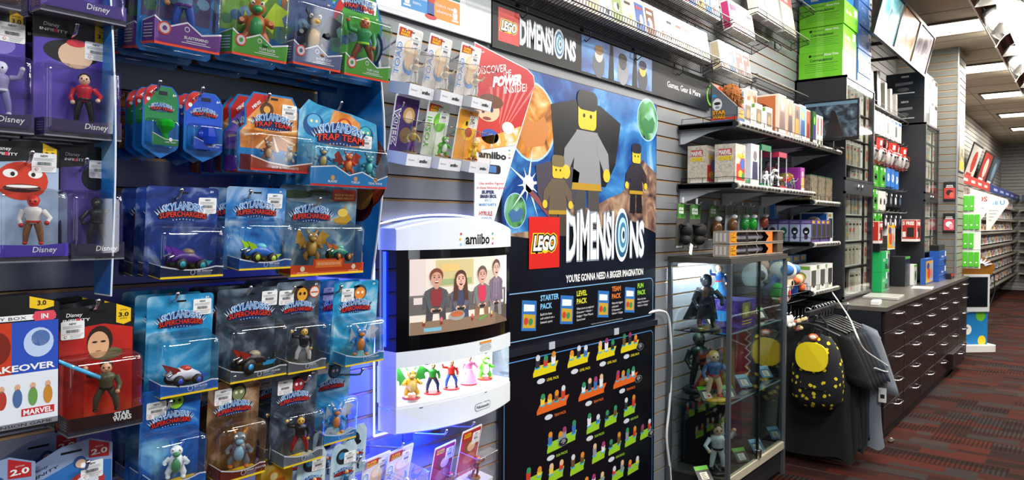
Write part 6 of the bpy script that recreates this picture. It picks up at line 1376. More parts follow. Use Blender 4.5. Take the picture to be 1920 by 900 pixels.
# second tier
def marvel(g, a, y, plane, w, h):
    if plane == 'x':
        sidepoly(g, [(a + w * .32, h * .72), (a - w * .32, h * .72), (a - w * .32, h * .88), (a + w * .32, h * .88)], m('#c83a3a', .4), y, 1); sidepoly(g, [(a + w * .34, h * .0), (a - w * .5, 0), (a - w * .5, h * .10), (a + w * .34, h * .10)], m('#efece4', .4), y, 1)
    g.text('MARVEL', a, h * .74, h * .11, m(WHITE), 3, y, plane=plane, bold=.04, w=w * .60); g.text('COMICS', a, h * .60, h * .09, m('#f2d01a'), 3, y, plane=plane, bold=.09, w=w * .68, shear=.15)
cream = printed('printed comic cream', [(.3, '#a89a86'), (.5, '#cfc4b2'), (.75, '#e2dacc')], 60, 1.2, 4, .5, 2.0)
def mside(g, d, h, x): sidepoly(g, [(-.001, .001), (-d + .001, .001), (-d + .001, h - .001), (-.001, h - .001)], cream, x, 0.5); marvel(g, -d * .5, x, 'x', d, h)
def mfront(g, w, h, y): g.rect(-w * .49, w * .49, 0, h, cream, .5, y); g.art([(-w * .4, h * .08), (w * .45, h * .08), (w * .45, h * .62), (w * .2, h * .8), (-w * .1, h * .5), (-w * .4, h * .5)], m('#c8281f'), 1, y); g.art(circ(w * .2, h * .5, w * .2, h * .14), m('#2a62b8'), 2, y); g.art(circ(0, h * .25, w * .22, h * .1), m('#e0b82a'), 2, y); g.art(circ(w * .25, h * .2, w * .12, h * .1), m('#2a8a3a'), 3, y); g.text('COMICS', 0, h * .66, h * .09, m('#f2d01a'), 3, y, bold=.08, w=w * .7)
carton('cream comic printed figure box at the back left end of the second shelf', 3.625, 3.755, -.055, -.160, S2, .205, '#c8bca8', mfront, mside)
carton('cream comic printed figure box in front at the left end of the second shelf', 3.630, 3.765, -.205, -.316, S2, .205, '#c8bca8', mfront, mside)
def fig_print(g, d, h, x):
    sidepoly(g, [(-.004, .004), (-d + .004, .004), (-d + .004, h - .004), (-.004, h - .004)], m('#dcdde6', .3), x)
    for c_ in (.35, .68): sidepoly(g, [(-d * (c_ - .08), h * .2), (-d * (c_ + .08), h * .2), (-d * (c_ + .06), h * .7), (-d * (c_ - .06), h * .7)], m('#4a4a6a'), x, 2); sidepoly(g, circ(-d * c_, h * .75, d * .04, h * .04), m('#5a4a4a'), x, 3)
    g.text('IV', -d * .7, h * .82, h * .1, m('#6a6a8a'), 2, x, plane='x'); sidepoly(g, [(-d * .3, .004), (-d + .004, .004), (-d + .004, h * .14), (-d * .3, h * .14)], m('#8ac8a0'), x, 2)
carton('pale silver figure box with two small printed figures on the second shelf', 3.86, 3.98, -.10, -.31, S2, .225, '#e4e4ec', two('#d0d0dc', '#3a3a5a', '#8a7a7a'), fig_print)
def window_box(label, X0, X1, Yb, Yf, z, h, capc, fig):
    t = thing('window_box', label, 'box', ((X0 + X1) / 2, Yb, z + .001), group=GF); w, d = X1 - X0, Yb - Yf; g = G(); c = m(capc, .35)
    g.box(-w / 2, w / 2, -d, 0, h * .86, h, c); g.box(-w / 2, w / 2, -d, 0, 0, h * .08, c); g.box(-w / 2, w / 2, -.004, 0, h * .08, h * .86, m('#5a2a24', .5))
    for x, y in ((-w / 2, -d), (w / 2 - .005, -d), (-w / 2, -.009)): g.box(x, x + .005, y, y + .005, h * .08, h * .86, m('#d8dce0', .2))
    g.build('carton', t)
    g = G(); g.box(-w / 2 + .001, w / 2 - .001, -d + .001, -.005, h * .081, h * .859, clear('#eef4ff', .12)); g.build('window', t)
    toy_hero(t, (0, -d * .5, h * .085), h * .70, fig, -.4, 0, hair=fig[3]); return t
window_box('green topped window box holding a green figure, middle of the second shelf', 4.02, 4.17, -.14, -.31, S2, .235, '#177a4a', ('#4a9a4a', '#3f8a3f', '#4a9a4a', '#2a5a2a'))
window_box('crimson topped window box holding a dark red figure, middle of the second shelf', 4.30, 4.44, -.14, -.31, S2, .215, '#b82a4a', ('#d8b098', '#8a1f2a', '#3a1a24', '#2a1418'))
def small_fig(label, X, Y, z, h, cols, kind='hero', base='#2a2a2e', name='figurine', group='small loose figures on the second shelf', **k):
    t = thing(name, label, 'figurine', (X, Y, z + .001), (0, 0, -.7), group)
    if kind == 'hero': toy_hero(t, (0, 0, h * .057), h, cols, 0, k.pop('pose', 0), base, **k)
    else: toy_beast(t, (0, 0, h * .052), h, cols, 0, k.get('wings', False), base, 'figure', k.get('horns', False), k.get('tail', True))
    return t
small_fig('small white rounded figure in front of the green topped box', 4.08, -.316 + .0, S2, .085, ('#e8e8ea', '#f0f0f0', '#e8e8ea', '#e0e0e4'))
small_fig('black and white striped seated figure in front of the crimson topped box', 4.275, -.29, S2, .12, ('#e8e6e0', '#1a1a1c', '#d8d6d0', '#151517'), 'beast')
small_fig('red and blue small figure on the second shelf right of the crimson topped box', 4.50, -.29, S2, .09, ('#d8a888', '#c8281f', '#2a56a8', '#8a2a1f'))
small_fig('small steel grey figure standing near the purple box on the second shelf', 4.62, -.29, S2, .075, ('#8a8a90', '#7a7a80', '#6a6a70', '#5a5a60'))
carton('purple and pink figure box left of the stone patterned boxes', 4.70, 4.78, -.12, -.31, S2, .15, '#9a3a9a', two('#b04aa8', '#e0c05a', '#f0d8b0'), sidef('#8a2f8a', '#d8b04a'))
stone = printed('printed stone relief', [(.3, '#3a3428'), (.5, '#6a5f48'), (.75, '#9a8f70')], 26, 2, 5, .5, 3.0)
for k in range(3):
    o = carton('stone patterned figure box with dark green top, %s of three on the dropped second shelf' % ('left', 'middle', 'right')[k], 4.93 + .175 * k, 5.09 + .175 * k, -.15, -.30, 1.628, .165, '#4a4436', lambda g, w, h, y: (g.rect(-w * .48, w * .48, 0, h * .99, stone, 1, y), g.art(circ(0, h * .5, w * .25, h * .35), m('#7a6c50', .6), 2, y), g.rect(-w * .02, w * .02, h * .1, h * .9, m('#3a3226'), 3, y)), lambda g, d, h, x: sidepoly(g, [(-.001, 0), (-d, 0), (-d, h), (-.001, h)], stone, x))
    g = G(); g.box(-.078, .078, -.15, 0, .1655, .172, m('#1f4a30', .4)); g.build('lid', o)
# third tier: boxed big-headed toys
def pop_side(c1, hd):
    def f(g, d, h, x):
        sidepoly(g, [(-d * .06, h * .04), (-d * .94, h * .04), (-d * .94, h * .80), (-d * .06, h * .80)], m('#a8b8d0', .4), x); sidepoly(g, circ(-d * .5, h * .50, d * .30, h * .17), m(hd, .4), x, 2); sidepoly(g, circ(-d * .5, h * .25, d * .18, h * .12), m(c1, .4), x, 2)
        sidepoly(g, [(-d * .36, h * .50), (-d * .64, h * .50), (-d * .60, h * .42), (-d * .40, h * .42)], m('#e4e8ec'), x, 3); g.text('GUARDIANS', -d * .5, h * .87, h * .055, m('#c8c0e0'), 2, x, plane='x', w=d * .75)
    return f
def pop_front(g, w, h, y): g.rect(-w * .4, w * .4, h * .12, h * .8, m('#3a3a30', .3), 1, y); g.rect(-w * .45, w * .1, h * .84, h * .95, m('#c8a01a'), 1, y)
for k, (c1, hd, l) in enumerate((('#6a5a4a', '#2a2a2e', 'masked head'), ('#3a8a5a', '#1f5a4a', 'green head'), ('#2a3a5a', '#16202c', 'dark helmet'), ('#3a2a4a', '#10141c', 'black helmet'))):
    y0 = -.022 - .0735 * k; carton('purple topped toy box with printed %s, third tier row beside the case' % l, 4.93, 5.03, y0, y0 - .0725, S3, .150, '#5a4a8a', pop_front, pop_side(c1, hd))
for k in range(3): carton('purple topped toy box seen from its windowed front, %s along the third tier' % ORD[k], 5.04 + .105 * k, 5.14 + .105 * k, -.21, -.3155, S3, .150, '#5a4a8a', pop_front)
o = carton('large blue and white toy box leaning at the right end of third tier', 5.37, 5.485, -.10, -.295, S3, .205, '#e8ecf0', pop_front, lambda g, d, h, x: (sidepoly(g, [(-d * .06, h * .04), (-d * .94, h * .04), (-d * .94, h * .96), (-d * .06, h * .96)], m('#1f5aa0', .4), x), sidepoly(g, circ(-d * .5, h * .72, d * .22, h * .14), m('#f2f2f0'), x, 2), g.text('POP', -d * .5, h * .66, h * .12, m('#e0a81a'), 3, x, plane='x', bold=.06)))
t = P(1452, 405, Y=-.07); carton('small blue carded toy with olive head print hanging under the second shelf', t.x - .045, t.x + .045, -.055, -.085, t.z - .02, .13, '#3a7ac0', lambda g, w, h, y: (g.art(circ(0, h * .6, w * .28, h * .2), m('#8a8a4a'), 1, y), g.art(circ(0, h * .3, w * .2, h * .15), m('#9a9a5a'), 1, y)), lambda g, d, h, x: None)
# lowest tier
for k, (c, nn) in enumerate((('#8a9a4a', '7'), ('#b8a83a', '15'))):
    carton('white figure box with %s silhouette on the lowest shelf' % ('olive green', 'mustard')[k], 4.93 + .20 * k, 5.06 + .20 * k, -.17, -.312, S4, .165, '#e9e8e2', lambda g, w, h, y: (g.rect(-w * .4, w * .4, h * .2, h * .8, m('#4a4a44'), 1, y), g.art(circ(0, h * .16, w * .2, h * .06), m('#3a2a1a'), 2, y)), shape_side(c, nn))
carton('white windowed figure box at the right end of the lowest shelf', 5.31, 5.43, -.17, -.312, S4, .165, '#e9e8e2', lambda g, w, h, y: (g.rect(-w * .4, w * .4, h * .2, h * .8, m('#3a3a3a'), 1, y), g.art(circ(0, h * .16, w * .2, h * .06), m('#3a2a1a'), 2, y)), shape_side('#6a6a5a', '1'))
for k in range(3): carton('pale blue toy box at the back of the lowest shelf, %s from left' % ORD[k], 4.93 + .15 * k, 5.05 + .15 * k, -.04, -.155, S4, .225, '#6a86b0', pop_front, pop_side('#3a6ab0', '#8ab0d0'))
# carded soft toys and long sword boxes on the display case
CT = 1.302
for k in range(2):
    z0 = CT + .068 * k
    t = thing('sword_box', 'long open-front box with grey toy sword, %s of two stacked on the glass case' % ('lower', 'upper')[k], 'box', (3.545 + .0 * k, -.235, z0), (0, 0, -.0), 'long sword boxes on the glass case'); L_ = .80
    g = G(); cbm = m('#8f8578', .5); g.box(0, L_, -.09, -.002, .001, .006, cbm); g.box(0, L_, -.006, -.002, .006, .064, m('#b8ab98', .5)); g.box(0, L_, -.09, -.002, .060, .066, cbm); g.box(0, .004, -.088, -.006, .006, .060, m('#9a9088', .5)); g.box(L_ - .09, L_, -.088, -.006, .006, .060, m('#5a4a3a', .5))
    for a in range(3): sidepoly(g, [(-.015 - .022 * a, .012), (-.028 - .022 * a, .012), (-.028 - .022 * a, .055), (-.015 - .022 * a, .055)], m('#c8c2b8'), 0, 1)
    g.prism([(.004, .006), (.10, .006), (.085, .020), (.10, .032), (.085, .046), (.10, .060), (.004, .060)], -.0895, -.088, m('#d8801a', .4)); star(g, 'y', .05, .014, .040, .07, 2, -.0895)
    g.prism([(.52, .006), (.62, .006), (.62, .060), (.50, .060), (.56, .033)], -.0895, -.088, m('#ee7a2a', .4))
    g.prism([(.22, .006), (.255, .006), (.24, .060), (.225, .060)], -.0895, -.088, m('#2a211c', .4)); g.prism([(.36, .006), (.40, .033), (.36, .060), (.37, .060), (.412, .033), (.37, .006)], -.0895, -.088, m('#7a7268', .4)); g.build('box', t)
    g = G(); g.tube([(.02, -.045, .033), (.55, -.045, .033)], .016, m('#9a98b0', .3), 12); sw = g.build('sword_blade', t)
    g = G(); g.lathe([(.012, .60), (.022, .60), (.022, .64), (.018, .645), (.018, .68), (.022, .685), (.022, .70), (.012, .70)], m('#2a2a2c', .3, .5), (0, -.045, .033), 12, axis='x'); g.build('hilt', t)
gc = printed('printed card jungle', [(.3, '#142a10'), (.5, '#2f7a24'), (.8, '#8aa86a')], 18, 1, 4, .4, 2.2)
def blist_card(label, X, Y, z, w, h, topc, item, dark=True):
    t = thing('carded_toy', label, 'toy pack', (X, Y, z), (.05, 0, 0), 'carded toys on hooks under the second shelf'); g = G()
    g.prism(rrect(-w / 2, w / 2, 0, h, .008), 0, .0015, m('#4a463f' if dark else '#a8b0b4', .5)); g.rect(-w * .46, w * .46, h * .66, h * .98, topc, 1)
    if dark:
        for q, s in enumerate(('STAR', 'WARS')): g.text(s, -w * .05, h * (.84 - .075 * q), h * .055, m(WHITE), 2, bold=.05, w=w * .55)
        g.rect(-w * .4, w * .3, h * .02, h * .06, m('#c8c8c8'), 1)
    g.build('card', t)
    g = G()
    if item == 'dark': g.ell((.01, -.03, h * .42), (w * .32, .03, h * .16), m('#161618', .7), 12, 8); g.ell((.0, -.03, h * .2), (w * .26, .028, h * .12), m('#121214', .7), 12, 8); g.lathe([(w * .16, 0), (w * .2, h * .02), (w * .16, h * .04)], m('#0e0e10', .7), (-w * .1, -.02, h * .5), 10)
    else: g.ell((0, -.025, h * .33), (w * .34, .025, h * .24), m(item, .25), 14, 10); g.ell((0, -.03, h * .62), (w * .16, .02, h * .08), m('#e8ecec', .3), 10, 8)
    g.build('toy', t)
    g = G(); g.prism(rrect(-.011, .011, h * 1.0, h * 1.12, .002), -.006, -.004, m('#c4c4c6', .4)); g.build('tag', t)
    g = G(); g.tube([(0, -.03, h * 1.05), (0, -.022, h * .99), (0, -Y - .001, h * .98)], .0022, chrome(), 6); g.build('hook', t); return t
for k, (px, py, w, h, tc_, it, l, dk_) in enumerate(((1274, 466, .10, .235, gc, 'dark', 'leftmost card with black soft toy', True), (1300, 466, .135, .235, gc, 'dark', 'wide card with black soft bag toy', True), (1335, 452, .13, .20, gc, '#6a4424', 'brown furry toy', True), (1365, 440, .10, .17, m('#5a625a'), '#7a522a', 'tan furry toy', False), (1388, 436, .085, .16, m('#6a7a6a'), '#2a9a3a', 'green shell keyring', False), (1403, 436, .085, .16, m('#5a7a5a'), '#1fa82f', 'bright green shell keyring', False), (1425, 432, .085, .155, m('#8a9a8a'), '#8a3a24', 'white and red keyring', False))):
    p = P(px, py, Y=-.10 - .014 * (k % 2)); blist_card('carded toy hanging behind the sword boxes, %s' % l, p.x, p.y, p.z, w, h, tc_, it, dk_)
g = G(); g.prism(rrect(-.017, .017, 0, .055, .003), -.001, 0, m('#e8e8e6', .5)); p = P(1294, 477, Y=-.16); g.build('price_tag', None, (p.x, p.y, p.z), (0, .3, 0), label='white paper tag dangling below the black soft toy card', cat='tag')
# ------------------------------------------------------------------ glass display case
KX0, KX1, KYF, KYB, KT = 3.50, 4.325, -.345, -.022, 1.300
case = thing('display_case', 'tall narrow glass display case with grey metal frame against the slat wall', 'display case', ((KX0 + KX1) / 2, KYF, 0)); kw = (KX1 - KX0) / 2; kd = KYB - KYF
fm = m('#5f646a', .35, .5); ft = .011
for x in (-kw, kw):
    for y in (0, kd): g = G(); g.box(x - ft, x + ft, y - ft, y + ft, .0, KT - .03, fm); g.build('post', case, bev=.002)
g = G()
g.box(-kw - ft, kw + ft, -ft, kd + ft, KT - .029, KT, m('#4a4742', .4)); g.build('top_panel', case)
g = G(); g.box(-kw + ft, kw - ft, -ft, ft, .155, .195, m('#b0a890', .4)); g.build('bottom_rail', case)
g = G(); g.box(-kw + ft, kw - ft, .012, kd - .012, .168, .182, m('#4a463e', .4)); g.box(-kw + ft, kw - ft, .012, kd - .012, .02, .168, m('#17171a', .6)); g.build('base', case)
gl = clear('#e9f0f0', .075, .03)
g = G(); g.box(-kw + ft, -.004, -.004, 0.0, .196, KT - .03, gl); g.build('door', case)
g = G(); g.box(-.03, kw - ft, .0035, .0075, .196, KT - .03, gl); dr = g.build('door', case)
g = G(); g.box(-.004, .002, -.006, .009, .196, KT - .03, m('#1a1c1e', .3)); g.build('door_edge', case)
g = G(); g.box(-.018, .014, -.018, -.004, .20, .245, chrome()); g.build('lock', case, bev=.002)
for s in (-1, 1): g = G(); g.box(s * kw - .002, s * kw + .002, ft, kd - ft, .19, KT - .03, gl); g.build('side_pane', case)
gs = clear('#dfeeee', .22, .05); SH = (.558, .915)
for z in SH:
    g = G(); g.box(-kw + .014, kw - .014, .016, kd - .014, z - .006, z, gs); sp = g.build('glass_shelf', case)
    g = G(); g.box(-kw + .014, kw - .014, .0135, .0158, z - .0065, z + .0005, m('#a8c8cc', .1, .3)); g.build('polished_edge', sp)
g = G(); g.tube([(-kw + .04, kd - .03, KT - .045), (kw * .4, kd - .03, KT - .045)], .008, glow('#dfe8ff', 1.6), 8); g.build('lamp_tube', case)
area('case_lamp', ((KX0 + KX1) / 2 - .1, KYB - .05, KT - .05), ((KX0 + KX1) / 2 - .1, -.12, 0), .6, .02, 5, (.9, .95, 1.0))
GD = 'figures inside the glass case'; b0 = .184
def at(px, py, z): return P(px, py, Z=z)
def cfig(label, X, Y, z, h, cols, kind='hero', base='#1c1c1e', rot=-.8, **k):
    t = thing('figurine', label, 'figurine', (X, Y, z + .001), (0, 0, rot), GD)
    if kind == 'hero': toy_hero(t, (0, 0, h * .057), h, cols, 0, k.pop('pose', 2), base, **k)
    else: toy_beast(t, (0, 0, h * .052), h, cols, 0, False, base, 'figure', False, False)
    return t
cfig('dark armoured figure with long black cape on the top glass shelf', 3.62, -.17, SH[1], .27, ('#2a2c30', '#1d1f24', '#24262c', '#17181c'), cape='#0e0e11', hair='#15161a')
cfig('doll in blue skirt with blonde hair raising red gloves, standing on the purple carton', 3.86, -.14, SH[1] + .150, .165, ('#f0c8a8', '#2a62b8', '#f0c8a8', '#b8242a'), pose=1, hair='#e8d0a0', skirt='#2a8ad8')
cfig('figure in slate blue top, red cape and red boots on a gold base', 3.60, -.225, SH[0], .235, ('#f0c8a8', '#4a6a9a', '#e8c0a0', '#b82028'), base='#c8962a', cape='#b8202a', hair='#e0c060')
cfig('dark green hooded archer figure behind the red caped one', 3.75, -.075, SH[0], .29, ('#3a3a34', '#16281c', '#14201a', '#20261f'), hair='#1a2a1c')
cfig('white robed figure holding a thin blue rod at the bottom of the case', 3.595, -.25, b0, .23, ('#e0b090', '#d8d8dc', '#d8d8dc', '#2a2420'), pose=0, hair='#5a3a24')
cfig('brown wooden looking toy in clear bag at the bottom of the case', 3.93, -.13, b0, .22, ('#7a5f44', '#5f4a34', '#6a5240', '#4a3826'), 'beast')
o = bpy.context.scene.objects
g = G(); g.tube([(3.555, -.305, .40), (3.64, -.295, .27)], .004, m('#4a8ae0', .2), 8); g.build('toy_rod', label='thin blue toy rod held across the white robed figure', cat='toy')
def pcarton(label, X0, X1, Yb, Yf, z, h, body, f=None, s=None): return carton(label, X0, X1, Yb, Yf, z, h, body, f, s, 'carton', 'cartons inside the glass case')
pur = printed('printed carton violet', [(.3, '#1a1440'), (.5, '#3a2f8a'), (.8, '#8a7ac8')], 14, 1.5, 4, .3, 6.3)
pcarton('purple toy vehicle carton on the top glass shelf', 3.77, 3.99, -.08, -.30, SH[1], .145, '#2f2a70', lambda g, w, h, y: (g.rect(-w * .49, w * .49, h * .01, h * .99, pur, 1, y), g.rect(-w * .42, w * .1, h * .35, h * .92, m('#8a8a4a'), 2, y), g.art(circ(-w * .15, h * .6, w * .14, h * .2), m('#c8c070'), 3, y), g.rect(w * .12, w * .46, h * .3, h * .6, m('#6a3a7a'), 2, y), g.text('BATTLE', w * .28, h * .42, h * .12, m('#e8c83a'), 3, y, w=w * .28, bold=.04), small_lines(g, -w * .42, w * .3, h * .22, 2, h * .1, m('#e8c83a'), 3, y)), lambda g, d, h, x: (sidepoly(g, [(0, 0), (-d, 0), (-d, h), (0, h)], pur, x), sidepoly(g, circ(-d * .5, h * .4, d * .3, h * .2), m('#2a8ad0'), x, 2)))
pcarton('large black carton with printed white robed figure at the bottom of the case', 3.62, 3.86, -.04, -.20, b0, .30, '#0d0d0f', lambda g, w, h, y: (g.art([(w * .05, h * .15), (w * .3, h * .15), (w * .26, h * .7), (w * .1, h * .7)], m('#c8c0b4'), 1, y), g.art(circ(w * .18, h * .76, w * .07, h * .05), m('#c89a7a'), 2, y)))
pcarton('small white and gold trinket carton on the top glass shelf', 4.02, 4.09, -.19, -.26, SH[1], .07, '#b8b0a0', lambda g, w, h, y: g.rect(-w * .3, w * .3, h * .2, h * .8, m('#8a7a4a'), 1, y))
# hanging costumes, wigs and cloth on the middle shelf
def cloth(label, X, Y, z0, z1, w, col, n=5, name='costume', cat='costume', zig=None, amp=.012):
    g = G(); v = []; rows_ = 12; cols_ = 4 * n
    for i in range(rows_ + 1):
        t_ = i / rows_
        for j in range(cols_ + 1):
            u = j / cols_ - .5; v.append((u * w * (1 - .25 * (1 - t_)), amp * math.sin(j * 1.57 + t_ * 2) * (.4 + t_), z1 - (z1 - z0) * t_))
    g.add(v, [(i * (cols_ + 1) + j, i * (cols_ + 1) + j + 1, (i + 1) * (cols_ + 1) + j + 1, (i + 1) * (cols_ + 1) + j) for i in range(rows_) for j in range(cols_)], m(col, .7), True)
    if zig: g.tube([((-.2 if k % 2 else .2) * w, -amp * 2.2, z1 - (z1 - z0) * (k + .5) / 12) for k in range(12)], .003, m(zig, .6), 5)
    return g.build(name, None, (X, Y, 0), (0, 0, -.35), label=label, cat=cat, group='costumes in the glass case', solid=.004)
cloth('olive blond wig like hank hanging on the middle glass shelf', 3.86, -.20, SH[0] + .01, SH[0] + .32, .09, '#8a7a3a', 3)
cloth('crimson satin costume piece hanging in the middle of the case', 4.00, -.16, SH[0] + .06, SH[0] + .33, .07, '#a8142a', 2)
cloth('red costume with white zigzag lacing in the right half of the case', 4.16, -.17, SH[0] + .02, SH[0] + .34, .10, '#a81f2a', 3, zig='#e8e4e0')
cloth('blue costume piece beside the red laced one in the case', 4.09, -.11, SH[0] + .05, SH[0] + .34, .08, '#1f3a7a', 3)
cloth('teal and red costume piece at the right side of the case', 4.24, -.13, SH[0] + .02, SH[0] + .33, .06, '#2a6a80', 3)
cloth('dark purple folded cloth with white print at the bottom of the case', 4.14, -.10, b0 + .01, b0 + .31, .22, '#241a40', 4)
# leaning price cards
def pcard(px, py, z, c1, label, ang=-.5):
    p = at(px, py, z); Y = min(-.05, max(-.315, p.y)); X = P(px, py, Y=Y).x
    t = thing('price_card', label, 'price card', (X, Y, z + .003), (-.75, 0, ang), 'price cards in the glass case')
    g = G(); g.box(-.042, .042, -.004, 0, 0, .085, m('#25241f', .4)); g.rect(-.040, .040, .062, .083, m(c1), 1, -.004); 
    if c1 != '#5aa81f': g.rect(-.040, .040, .002, .062, m('#3f6f8a'), 1, -.004)
    g.build('card', t)
    g = G(); g.rect(-.022, .022, .012, .050, m('#dcd2bc', .5), 1.5, -.004); small_lines(g, -.016, .016, .040, 4, .008, m('#3a3a3a'), 2.5, -.004); g.build('price_label', t)
for a in ((1338, 612, SH[1], '#5aa81f', 'green headed price card in front of the dark caped figure'), (1430, 600, SH[1], '#5aa81f', 'green headed price card at the right of the top glass shelf'), (1330, 752, SH[0], '#5aa81f', 'green headed price card beside the gold base figure'), (1372, 750, SH[0], '#5aa81f', 'green headed price card just right of the front post'), (1400, 728, SH[0], '#7fb0c8', 'pale blue price card in the middle of the middle shelf'), (1440, 710, SH[0], '#7fb0c8', 'pale blue price card below the red laced costume'),
          (1325, 905, b0, '#5aa81f', 'green headed price card at the bottom front of the case'), (1395, 868, b0, '#5aa81f', 'green headed price card by the wooden looking toy'), (1425, 850, b0, '#7fb0c8', 'pale blue price card near the door lock'), (1458, 825, b0, '#7fb0c8', 'pale blue price card at the bottom right of the case')): pcard(*a)
# plush toys and keyrings in a wire basket beside the case
bk = thing('wire_basket', 'black wire basket of plush toys between the glass case and the lowest shelf', 'basket', (4.62, -.18, .99)); g = G()
for k in range(12): x = -.24 + .48 * k / 11; g.tube([(x, .15, 0), (x, -.13, 0), (x, -.13, .10)], .0018, m('#161618', .4, .6), 5, False)
for z in (.0, .05, .10): g.tube([(-.24, .15, z), (-.24, -.13, z), (.24, -.13, z), (.24, .15, z)], .0025, m('#161618', .4, .6), 5)
g.tube([(-.2, .17, .1), (-.2, .17, .0), (-.2, .1, .0)], .004, m('#161618', .4, .6), 5); g.build('wires', bk)
def plush(label, X, Y, Z, parts, rot=0): 
    g = G()
    for c, r_, col in parts: g.ell(c, r_, m(col, .85, noise=.06, nscale=300), 14, 10)
    return g.build('plush_toy', None, (X, Y, Z), (0, 0, rot), label=label, cat='plush toy', group='plush toys in the wire basket')
plush('white plush head with dark eye patches at the back of the basket', 4.45, -.12, 1.15, [((0, 0, 0), (.085, .08, .085), '#e4e4de'), ((-.05, -.06, .01), (.025, .025, .03), '#3a3f3c'), ((.03, -.072, .015), (.02, .015, .025), '#3a3f3c'), ((0, -.07, -.03), (.04, .02, .015), '#5a5f58')])
plush('white round capped plush with blue spots, top of the basket', 4.60, -.24, 1.14, [((0, 0, .04), (.085, .082, .065), '#e9e4d6'), ((-.055, -.045, .05), (.04, .042, .035), '#3a6fb0'), ((.055, -.05, .05), (.038, .04, .033), '#5a8fc0'), ((0, 0, .092), (.04, .04, .015), '#7aa0b8'), ((0, -.02, -.04), (.05, .05, .05), '#e8d2b0'), ((-.02, -.068, -.03), (.008, .006, .016), '#151515'), ((.02, -.068, -.03), (.008, .006, .016), '#151515')])
plush('grey spiky plush in the middle of the basket', 4.50, -.20, 1.06, [((0, 0, 0), (.07, .06, .065), '#56595e'), ((-.03, 0, .06), (.02, .02, .05), '#64676c'), ((.03, -.01, .06), (.02, .02, .05), '#64676c'), ((.06, 0, .03), (.04, .02, .02), '#64676c')])
plush('green plush with red and white shell back, lower front of the basket', 4.47, -.255, 1.055, [((0, 0, 0), (.05, .045, .06), '#3aa03a'), ((.07, -.01, -.01), (.05, .045, .05), '#c82a2a'), ((.07, -.03, -.01), (.055, .02, .055), '#e8e4de'), ((-.03, -.04, -.04), (.03, .03, .02), '#d8702a')])
plush('brown haired plush with blue overalls at the right of the basket', 4.75, -.25, 1.09, [((0, 0, .06), (.055, .05, .05), '#5a2f1a'), ((-.01, -.03, .03), (.045, .04, .04), '#e8b890'), ((0, 0, -.03), (.045, .04, .05), '#2a5ab8'), ((.04, -.05, -.02), (.04, .02, .025), '#e0602a'), ((.06, -.03, .03), (.03, .03, .035), '#a87a44')])
plush('peach coloured plush top peeking out above the spotted cap', 4.58, -.11, 1.21, [((0, 0, 0), (.06, .05, .05), '#d8a08a')])
plush('orange and red small plush lying at the right front of the basket', 4.70, -.285, 1.115, [((0, 0, 0), (.05, .03, .02), '#e8642a'), ((.04, 0, .02), (.025, .022, .022), '#d8a04a')])
def keyring(label, X, Y, Z, col, L_=.11):
    t = thing('keyring', label, 'keyring', (X, Y, Z), (0, 0, -.3), 'keyrings hanging under the basket'); g = G(); g.tube([(0, 0, 0), (0, 0, -L_ * .4)], .0015, chrome(), 5); g.lathe([(.010, -.003), (.013, 0), (.010, .003)], chrome(), (0, 0, -L_ * .45), 12, axis='y'); g.build('ring', t)
    g = G(); g.ell((0, 0, -L_ * .75), (.022, .015, L_ * .28), m(col, .7), 10, 8); g.ell((0.01, -.01, -L_ * .98), (.016, .014, .014), m(col, .7), 8, 6); g.build('charm', t); return t
for k, (x, y, z, c, l) in enumerate(((4.42, -.33, .985, '#e4e0d8', 'white charm'), (4.47, -.335, .985, '#d8d4cc', 'off-white charm'), (4.53, -.34, .95, '#8a4a3a', 'brick red charm'), (4.60, -.34, .95, '#d8c090', 'straw coloured charm'), (4.66, -.345, .95, '#c8aa70', 'tan charm'), (4.72, -.345, .95, '#e0c898', 'pale tan charm at the right'))): keyring('keyring with %s hanging under the plush basket' % l, x, y, z, c, .12)
